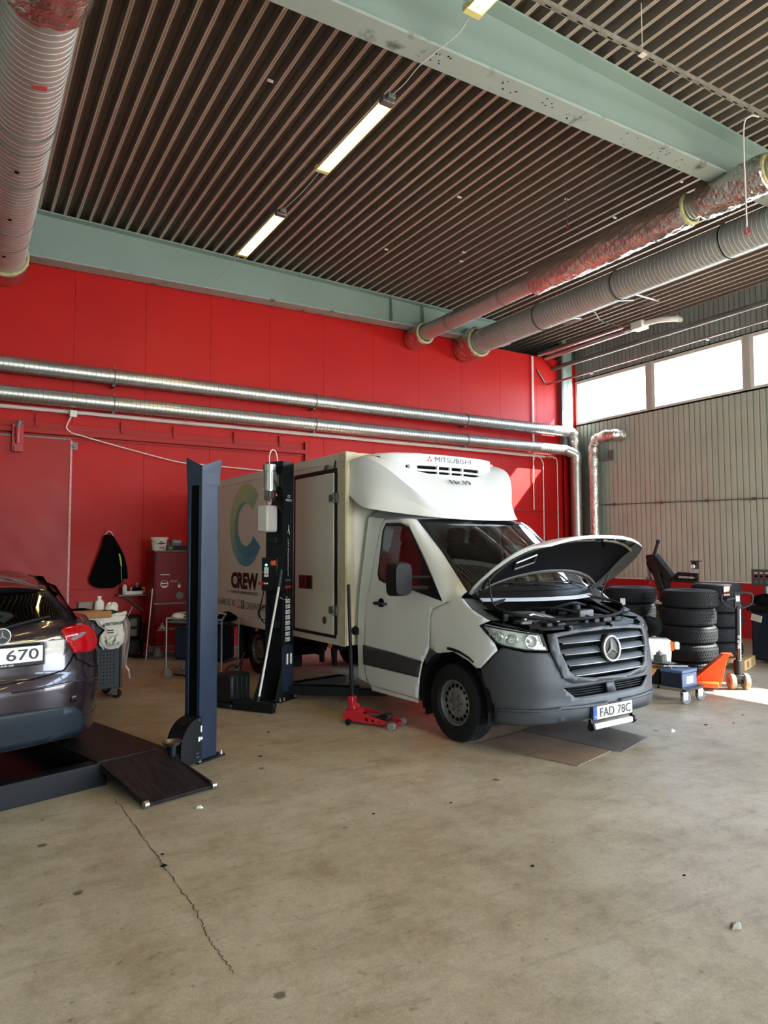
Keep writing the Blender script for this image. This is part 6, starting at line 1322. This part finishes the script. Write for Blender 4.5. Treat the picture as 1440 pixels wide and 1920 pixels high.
fm = thing('plastic_film', 'limp translucent plastic sheet hanging at the right side of the tool trolley', 'plastic sheet', (1.67, 8.74, 0), .14)
MB().grid(lambda u, v: (.02+u*interp(v, [(0, .05), (.2, .14), (.6, .10), (1, .06)])+.02*v+.008*math.sin(u*9+v*6), .08+.02*math.sin(u*14)+.015*math.sin(v*9), lerp(.97, .33, v)), 14, 20).build('film', M_film, fm, ang=1.4); MB().tube([(.08, .05, .35), (.11, .03, .30), (.13, .05, .20)], .012, 6).build('film_tail', M_film, fm)
# load on the trolley top
top = .957
cbx = thing('cardboard_tray', 'open brown cardboard tray on the tool trolley top', 'box', (1.27, 8.62, top), .2); cm = MB()
for a, b, c, d in ((-.24, .24, -.12, -.112), (-.24, .24, .112, .12), (-.24, -.232, -.12, .12), (.232, .24, -.12, .12)): cm.bx(a, b, c, d, 0, .075)
cm.bx(-.24, .24, -.12, .12, 0, .006); cm.build('tray', M_card, cbx)
lump('tool_pile', (1.24, 8.94, top), (.16, .08, .085), M_fabric, 'heap of black tools and cloths at the back of the tool trolley', 'tools', 12, .3)
lump('work_gloves', (1.57, 8.85, top), (.09, .06, .06), M_fabgreen, 'dark olive gloves on the right of the tool trolley top', 'gloves', 13, .3)
gbx = thing('grey_carton', 'greyish carton standing on the back of the tool trolley', 'box', (1.36, 9.14, top), .1); MB().bx(-.12, .10, -.06, .06, 0, .15).build('carton', mat('greige_carton', rgb(150, 128, 118), .7), gbx, bevel=.003)
bottle(1.47, 9.03, top, .055, .22, M_whiteplastic, M_whiteplastic, 'round white squeeze bottle on the tool trolley', name='squeeze_bottle')
lump('white_rag', (1.62, 9.06, top), (.075, .05, .13), M_whiteplastic, 'folded white cloth behind the gloves on the tool trolley', 'cloth', 15, .1, .5)
for i, (x_, y_) in enumerate(((1.44, 8.78), (1.62, 8.76))): tag(MB().ring((x_, y_, top+.02), (0, .4, 1), .022, .004, 16, 6).bar((x_+.02, y_, top+.02), (x_+.10, y_-.02, top+.012), .012, .006).build('wrench', M_zinc), ('ring spanner by the cardboard tray on the tool trolley', 'ring spanner on the right front edge of the tool trolley')[i], 'wrench')

# ================================================================ TYRE STACKS
def tyre_mesh(r, w_, ri, lugs, seed):
    m = MB(); h = w_/2
    m.lathe([(ri, -h*.72), (ri+.015, -h*.9), (r*.80, -h), (r*.93, -h*.90), (r*.985, -h*.66), (r, -h*.35), (r, h*.35), (r*.985, h*.66), (r*.93, h*.90), (r*.80, h), (ri+.015, h*.9), (ri, h*.72), (ri+.02, 0), (ri, -h*.72)], (0, 0, h), (0, 0, 1), 56)
    for i in range(lugs):
        a = 2*math.pi*i/lugs
        for q, (zz, sk) in enumerate(((-.62, .35), (-.32, .35), (0, -.35), (.32, .35), (.62, -.35))):
            aa = a+(q % 2)*math.pi/lugs; d = Vector((math.cos(aa), math.sin(aa), 0)); tt_ = Vector((-math.sin(aa), math.cos(aa), sk))
            rr = r*(.978 if abs(zz) > .5 else .998)
            m.obx(d*rr+Vector((0, 0, h+zz*h)), d, tt_, d.cross(tt_), .0055, math.pi*r/lugs*.62, h*.105)
    me_o = m.build('tread', M_tyre); me = me_o.data; bpy.data.objects.remove(me_o); return me
TM = [tyre_mesh(.355, .235, .21, 64, 1), tyre_mesh(.345, .215, .2, 68, 2)]
def stack(cx, cy, z0, n_, k, names, grp, jit=.012, seed=0):
    rn = random.Random(seed); h = (.235, .215)[k]
    for i in range(n_):
        o = bpy.data.objects.new('tyre', TM[k]); C.objects.link(o); o.location = (cx+rn.uniform(-jit, jit), cy+rn.uniform(-jit, jit), z0+i*(h+.001)); o.rotation_euler = (0, 0, rn.uniform(0, 6))
        tag(o, '%s tyre in %s' % (('bottom', 'second lowest', 'middle', 'second highest', 'topmost')[i], names), 'tyre', grp)
stack(8.52, 6.02, 0.002, 5, 0, 'the front stack beside the orange pallet jack', 'tyres in the front stack', seed=1)
stack(9.80, 6.45, .145, 5, 1, 'the stack on the small pallet behind the jack handle', 'tyres in the right stack', seed=2, jit=.018)
stack(8.55, 7.00, 0.002, 5, 0, 'the stack just left of the front one', 'tyres in the left stack', seed=3)
stack(8.38, 7.80, 0.002, 5, 0, 'the leftmost stack behind the open hood', 'tyres in the leftmost stack', seed=4)
for (c, sz, m_, lab, nrm) in (((8.205, 6.86, .98), .07, M_plate, 'small white and red sticker on the tyres left of the front stack', (-.92, -.4, 0)), ((8.075, 7.60, 1.13), .075, M_plate, 'tilted white sticker on the leftmost tyre stack', (-.84, -.54, 0)), ((9.60, 6.15, 1.12), .10, mat('red_white_sticker', rgb(235, 120, 110), .5), 'red and white label on the top tyre of the right stack', (-.3, -.95, 0))):
    n_ = Vector(nrm).normalized(); r_ = Vector((-n_.y, n_.x, 0)); s_ = MB().obx(c, r_, (0, 0, 1), n_, sz*.5, sz*.65, .003).build('tyre_sticker', m_); tag(s_, lab, 'sticker')
def pallet(name, c, rz, lab, grp=None, w=1.2, d=.8):
    t = thing(name, lab, 'pallet', c, rz, grp)
    for i in range(5): y_ = -d/2+.05+i*(d-.1)/4; MB().bx(-w/2, w/2, y_-.05, y_+.05, .118, .14).build('board', M_wood, t, bevel=.002)
    for y_ in (-d/2+.05, 0, d/2-.05):
        MB().bx(-w/2, w/2, y_-.05, y_+.05, 0, .02).build('bottom_board', M_wood, t)
        for x_ in (-w/2+.07, 0, w/2-.07): MB().bx(x_-.07, x_+.07, y_-.05, y_+.05, .02, .098).build('block', M_wood, t)
    for x_ in (-w/2+.07, 0, w/2-.07): MB().bx(x_-.07, x_+.07, -d/2, d/2, .098, .118).build('cross_board', M_wood, t)
    return t
pallet('wooden_pallet', (9.80, 6.38, 0), math.radians(20), 'small wooden pallet on the floor under the right tyre stack', None, .72, .75)
pn = ('bottom', 'second', 'third', 'fourth', 'fifth', 'sixth', 'seventh', 'eighth', 'top')
for i in range(9): pallet('wooden_pallet', (8.0+(.03 if i % 2 else -.02), 8.65, .142*i), math.radians(4+3*(i % 3)), '%s pallet, counted from the floor, of the pallet pile behind the truck hood' % pn[i], 'pallet pile behind the hood', 1.2, .8)

# ================================================================ PALLET JACK
pj = thing('pallet_jack', 'orange hand pallet jack with a loop handle by the tyres', 'pallet jack', (8.27, 5.18, 0), math.radians(128))
ST = Matrix.Rotation(math.radians(-72), 4, 'Z')
def SM():
    m_ = MB(); m_.T = ST; return m_
for y_ in (-.085, .085):
    w_ = MB(); w_.T = ST; w_.lathe([(0, -.03), (.09, -.03), (.098, -.022), (.098, .022), (.09, .03), (0, .03)], (0, y_, .098), (0, 1, 0), 28); wo = w_.build('steer_wheel', M_tan, pj); SM().cyl((0, y_-.034, .098), (0, y_+.034, .098), .035, 14).build('wheel_hub', M_greymetal, wo)
SM().cyl((0, -.06, .098), (0, .06, .098), .03, 12).cyl((0, 0, .09), (0, 0, .36), .045, 18).cyl((.05, 0, .2), (.05, 0, .33), .03, 14).bx(-.05, .07, -.05, .05, .12, .18).build('pump', M_black, pj, bevel=.006)
_pf = [(.20, .04), (.13, .36), (.10, .42), (.17, .43), (.52, .10), (.52, .04)]
MB().prism(_pf, (0, -.11, 0), (1, 0, 0), (0, 0, 1), (0, 1, 0), .012).prism(_pf, (0, .10, 0), (1, 0, 0), (0, 0, 1), (0, 1, 0), .012).bx(.06, .17, -.11, .11, .41, .43).bar((.17, 0, .425), (.52, 0, .095), .22, .008).build('chassis', M_orange, pj, bevel=.004)
for y_ in (-.19, .19): MB().prism([(.24, .04), (.24, .10), (1.0, .085), (1.06, .05), (1.0, .04)], (0, y_-.075, 0), (1, 0, 0), (0, 0, 1), (0, 1, 0), .15).build('fork', M_orange, pj, bevel=.008); MB().cyl((.9, y_-.04, .04), (.9, y_+.04, .04), .04, 16).build('fork_roller', M_tan, pj)
MB().bx(.20, .52, -.13, .13, .05, .09).build('cross_plate', M_orange, pj, bevel=.004)
SM().bar((0, 0, .30), (-.03, 0, 1.02), .035, .06).build('tiller', M_black, pj, bevel=.006); SM().bar((.0, -.035, .33), (-.03, -.035, 1.04), .012, .012).build('tiller_edge', M_zinc, pj)
lp = [(-.03, -.04, 1.0), (-.03, -.14, 1.03), (-.03, -.185, 1.09), (-.03, -.18, 1.165), (-.03, -.12, 1.185), (-.03, 0, 1.19), (-.03, .12, 1.185), (-.03, .18, 1.165), (-.03, .185, 1.09), (-.03, .14, 1.03), (-.03, .04, 1.0)]
SM().tube(smooth(lp, 50, True), .013, 10, closed=True).bar((-.03, 0, 1.0), (-.03, 0, 1.18), .07, .03).build('loop_handle', M_black, pj); SM().bar((-.045, .03, 1.12), (-.045, .13, 1.10), .01, .02).build('release_lever', M_black, pj)
SM().bx(-.052, -.046, -.022, .022, 1.08, 1.15).build('handle_label', M_plate, pj); to_ = text('tiller_lettering', 'BT LIFTER', (-.036, .014, .66), (.04, 0, -1), (0, -1, 0), .16, .026, M_plate, pj, lift=.012); to_.data.transform(ST)
MB().prism([(.20, .12), (.20, .28), (.28, .20), (.30, .12)], (0, -.114, 0), (1, 0, 0), (0, 0, 1), (0, 1, 0), .003).build('yellow_sticker', mat('yellow_sticker', rgb(240, 190, 60), .5), pj)

# ================================================================ DOLLY WITH BATTERY AND PARTS
dl = thing('furniture_dolly', 'low four-wheeled dolly carrying a car battery and scrap parts', 'dolly', (7.08, 5.30, 0), math.radians(-82))
# local x: from far-left corner toward camera-right
for y_ in (-.19, .19): MB().bar((-.38, y_, .155), (.30, y_, .155), .035, .035).build('side_rail', M_steel, dl, bevel=.003)
for x_ in (-.38, .0, .30): MB().bar((x_, -.21, .155), (x_, .21, .155), .04, .03).build('cross_rail', M_black, dl, bevel=.003)
MB().bx(-.37, .29, -.19, .19, .165, .172).build('deck', M_greymetal, dl)
for x_, y_ in ((.27, -.17), (.27, .17), (-.35, -.17), (-.35, .17)): castor(dl, (x_, y_, .14), .062, 1.2)
def on_dolly(x, y): c, s_ = math.cos(math.radians(-82)), math.sin(math.radians(-82)); return (7.08+x*c-y*s_, 5.30+x*s_+y*c)
bx_, by_ = on_dolly(.16, .0)
bt = thing('car_battery', 'blue-grey car battery with white label on the dolly', 'battery', (bx_, by_, .173), math.radians(-82))
MB().bx(-.155, .095, -.165, .165, 0, .155).build('case', M_batdark, bt, bevel=.006); MB().bx(.095, .102, -.163, .163, 0, .15).build('front_face', M_bluebat, bt, bevel=.003); MB().bx(-.16, .107, -.17, .17, .155, .19).build('lid', M_bluebat, bt, bevel=.006)
MB().bx(.102, .105, -.07, .08, .035, .115).build('label', M_plate, bt); MB().cyl((-.05, -.12, .19), (-.05, -.12, .21), .012, 12).cyl((-.05, .12, .19), (-.05, .12, .21), .012, 12).build('terminal', M_greymetal, bt); MB().tube([(-.1, -.1, .2), (-.1, -.1, .225), (-.1, .1, .225), (-.1, .1, .2)], .006, 6).build('handle', M_black, bt)
MB().bx(.095, .108, -.12, .12, .008, .018).build('base_ledge', M_bluebat, bt)
x_, y_ = on_dolly(-.13, .02)
bo_ = thing('parts_carton', 'brown carton with dark contents behind the battery on the dolly', 'box', (x_, y_, .173), math.radians(-82)); MB().bx(-.19, .10, -.16, .16, 0, .17).build('box', M_black, bo_, bevel=.01); MB().add([(-.19, -.17, .17), (.09, -.18, .17), (.07, -.24, .10), (-.15, -.23, .09)], [(0, 1, 2, 3)]).add([(-.19, -.165, .172), (.09, -.165, .172), (.09, .15, .175), (-.19, .15, .175)], [(0, 1, 2, 3)]).build('flap', M_card, bo_, solid=.004)
x_, y_ = on_dolly(-.10, .02)
sd_ = thing('suspension_mount', 'grey steel dish with a block bolted in it on top of the carton', 'car part', (x_, y_, .372), .3); MB().lathe([(0, 0), (.10, .0), (.17, .03), (.175, .035), (.165, .038), (.10, .012), (0, .012)], (0, 0, 0), (.08, -.05, 1), 30).build('dish', M_greymetal, sd_)
MB().bx(-.07, .07, -.055, .055, .02, .115).build('block', mat('olive_metal', rgb(86, 88, 78), .6, .3, var=.2), sd_, bevel=.012); MB().cyl((-.02, 0, .115), (-.02, 0, .145), .035, 14).cyl((-.02, 0, .14), (-.02, 0, .165), .012, 10).build('nut', M_greymetal, sd_)
tag(MB().cyl((6.95, 5.26, .385), (7.2, 5.12, .38), .013, 10).build('metal_tube', M_steel), 'short silver tube lying across the battery', 'tube')
# white bumper pieces, lamp, tube, bag behind
bq = thing('bumper_cover', 'dirty white car bumper cover standing behind the dolly', 'bumper', (7.42, 5.86, 0), math.radians(-40))
MB().grid(lambda u, v: (lerp(-.55, .30, u), -.16*math.sin(math.pi*min(1, max(0, u)))**.5*1.0+.03*math.sin(v*6), lerp(.18, .62, v)-.10*(u-.4)**2), 24, 10).build('shell', M_whiteplastic, bq, solid=.006)
MB().grid(lambda u, v: (lerp(-.55, .30, u), -.15*math.sin(math.pi*u)**.5+.22*v, .62-.10*(u-.4)**2+.01*v), 24, 4).build('top_flange', M_whiteplastic, bq, solid=.006); MB().bx(-.5, .28, .0, .3, 0, .18).build('foam_core', M_dark, bq, bevel=.02)
for i in range(7): MB().bx(-.42+i*.03, -.412+i*.03, -.19, -.16, .20, .42).build('grille_fin', M_black, bq)
tag(MB().obx((7.62, 5.66, .52), (1, -.9, 0), (.9, 1, 0), (0, 0, 1), .045, .035, .055).build('indicator_lamp', M_amber, bevel=.01), 'amber and clear car lamp on the end of the white bumper', 'lamp'); tag(MB().obx((7.665, 5.60, .53), (1, -.9, 0), (.9, 1, 0), (0, 0, 1), .03, .04, .045).build('clear_lamp', M_whiteplastic, bevel=.012), 'clear plastic lamp lens next to the amber lamp', 'lamp')
lump('black_bag', (7.52, 5.93, .64), (.22, .18, .22), M_fabric, 'black rubbish bag heaped on the white bumper', 'bag', 21, .25)
tag(MB().tube(smooth([(6.75, 5.70, .93), (6.88, 5.62, .95), (6.94, 5.60, .80), (7.0, 5.50, .55)], 20), .016, 10).build('steel_bar', M_steel), 'pale bent steel bar leaning between truck lamp and dolly', 'bar')
lump('torn_cover', (6.72, 5.78, .0), (.14, .12, .45), M_greymetal, 'grey scrap cover piled at the back of the dolly', 'scrap', 23, .25)
MB
# ================================================================ TYRE CHANGER AND BALANCER
tcg = thing('tyre_changer', 'black tyre changer with a tilted post and arms behind the tyre stacks', 'tyre changer', (10.35, 8.0, 0), 0)
MB().bx(-.4, .45, -.45, .35, 0, .75).build('cabinet', M_lift2, tcg, bevel=.03); MB().lathe([(0, .06), (.28, .06), (.30, .03), (.2, 0), (0, 0)], (0, -.1, .78), (0, 0, 1), 28).build('turntable', M_zinc, tcg)
MB().prism([(-.12, .7), (-.12, 1.10), (.02, 1.50), (.12, 1.55), (.14, 1.48), (-.28, 1.20)], (0, 0, 0), (0, 1, 0), (0, 0, 1), (1, 0, 0), .14).build('post', M_lift2, tcg, bevel=.01)
def Q(y, z): return (.07, y, z)
MB().bar(Q(.02, 1.62), Q(-.34, 1.22), .13, .14, (1, 0, 0)).bar(Q(.10, 1.64), Q(.06, 1.42), .11, .12, (1, 0, 0)).build('swing_arm', M_lift2, tcg, bevel=.012)
MB().bar(Q(-.02, 1.5), Q(-.17, 1.04), .13, .2, (1, 0, 0)).build('tilt_post', M_lift2, tcg, bevel=.012)
MB().cyl(Q(.04, 1.58), Q(-.07, 1.86), .025, 14).cyl(Q(-.065, 1.85), Q(-.08, 1.90), .036, 14).build('vertical_rod', M_black, tcg); MB().cyl(Q(.14, 1.45), Q(.10, 1.22), .02, 10).obx(Q(.13, 1.22), (0, 1, 0), (1, 0, 0), (0, 0, 1), .05, .03, .02).build('mount_head', M_greymetal, tcg)
MB().tube(smooth([Q(-.35, 1.20), Q(-.45, 1.31), Q(-.55, 1.32), Q(-.78, 1.31)], 16), .035, 12).tube([Q(-.30, 1.22), Q(-.82, 1.21)], .035, 12).bar(Q(-.80, 1.14), Q(-.80, 1.34), .05, .04, (1, 0, 0)).bar(Q(-.35, 1.06), Q(-.95, 1.07), .04, .05).build('helper_arm', M_lift2, tcg)
MB().obx(Q(-.78, 1.47), (0, 1, 0), (1, 0, 0), (0, 0, 1), .045, .04, .06).obx(Q(-.80, 1.54), (0, 1, 0), (1, 0, 0), (0, 0, 1), .08, .045, .008).build('air_unit', M_black, tcg, bevel=.006); MB().cyl((.025, -.78, 1.45), (-.0, -.78, 1.45), .032, 16).build('gauge', M_plate, tcg)
MB().ring((.02, .06, 1.12), (1, 0, 0), .04, .012, 16, 8).build('red_hook', M_jackred, tcg)
wb_ = thing('wheel_balancer', 'dark wheel balancer with display panel at the right edge', 'wheel balancer', (10.5, 5.7, 0), 0)
MB().bx(-.05, .55, -.45, .62, .04, .80).build('cabinet', mat('balancer_blue_black', rgb(28, 36, 54), .45), wb_, bevel=.04); MB().bx(-.10, .6, -.5, .66, .78, .88).build('tool_tray', M_black, wb_, bevel=.02)
MB().bx(-.06, -.045, -.3, .3, .2, .70).build('door_panel', M_lift2, wb_, bevel=.03); MB().cyl((.1, .44, .88), (.1, .44, 1.18), .035, 12).build('display_stem', M_greymetal, wb_)
MB().bx(.04, .14, -.2, .64, 1.17, 1.42).build('display', mat('display_grey', rgb(60, 68, 74), .4), wb_, bevel=.01)
for i in range(5):
    y_ = .56-i*.085; MB().bx(.034, .04, y_-.025, y_+.025, 1.355, 1.375).build('display_key', mat('cream_key', rgb(210, 205, 170), .5), wb_); MB().bx(.034, .04, y_-.032, y_+.032, 1.29, 1.335).build('display_window', M_jackred, wb_); MB().bx(.0335, .0345, y_-.027, y_+.027, 1.296, 1.329).build('display_dark', M_dark, wb_); MB().bx(.034, .04, y_-.012, y_+.012, 1.20, 1.255).build('display_sign', M_greymetal, wb_)
lump('tool_heap', (10.52, 6.10, .88), (.12, .22, .16), M_fabric, 'dark tools heaped on the balancer tray', 'tools', 31, .3)
MB().obx((-.055, .52, .68), (0, 1, .2), (0, -.2, 1), (1, 0, 0), .08, .05, .01).build('paper_note', M_paper, wb_)

# ================================================================ FLOOR DEBRIS
def scrap(x, y, r, h, m_, lab, seed, cat='debris', grp=None, name='debris'):
    rn = random.Random(seed); n_ = 9; P0 = [(x+r*rn.uniform(.5, 1)*math.cos(i*2*math.pi/n_), y+r*.6*rn.uniform(.5, 1)*math.sin(i*2*math.pi/n_), .002) for i in range(n_)]
    P1 = [(lerp(px, x, rn.uniform(.2, .5)), lerp(py, y, rn.uniform(.2, .5)), h*rn.uniform(.6, 1)) for px, py, _ in P0]; m = MB()
    m.add(P0+P1+[(x, y, h*rn.uniform(.5, .9))], [(i, (i+1) % n_, n_+(i+1) % n_, n_+i) for i in range(n_)]+[(n_+i, n_+(i+1) % n_, 2*n_) for i in range(n_)]); return tag(m.build(name, m_, ang=.3), lab, cat, grp)
scrap(3.05, 1.96, .042, .03, mat('grey_crumple', rgb(150, 146, 136), .7, var=.35, vscale=40), 'crumpled grey scrap on the floor at lower right', 1, name='crumpled_scrap')
scrap(1.57, 2.03, .05, .02, M_paper, 'crumpled white paper on the floor at the bottom edge', 2, 'paper', name='crumpled_paper')
scrap(5.8, 4.3, .035, .03, M_paper, 'small white scrap on the floor right of the truck bumper', 3, 'paper', name='paper_scrap')
scrap(1.42, 4.70, .03, .02, M_paper, 'tiny pale scrap beside the ramp end', 4, 'paper', name='paper_scrap')
for i, (x_, y_) in enumerate(((1.0, 3.95), (1.03, 4.1), (1.2, 2.3), (2.35, 4.0), (2.9, 3.9), (6.6, 4.2), (6.3, 4.3), (2.7, 2.9), (3.3, 2.4), (7.0, 4.35), (2.2, 5.6), (2.55, 6.3))):
    scrap(x_, y_, random.Random(i).uniform(.012, .028), .008, M_dark, 'small dark chip lying on the bare concrete floor', 40+i, 'debris', 'dark chips on the floor')
# the tail of a second rubber mat of dirt: none
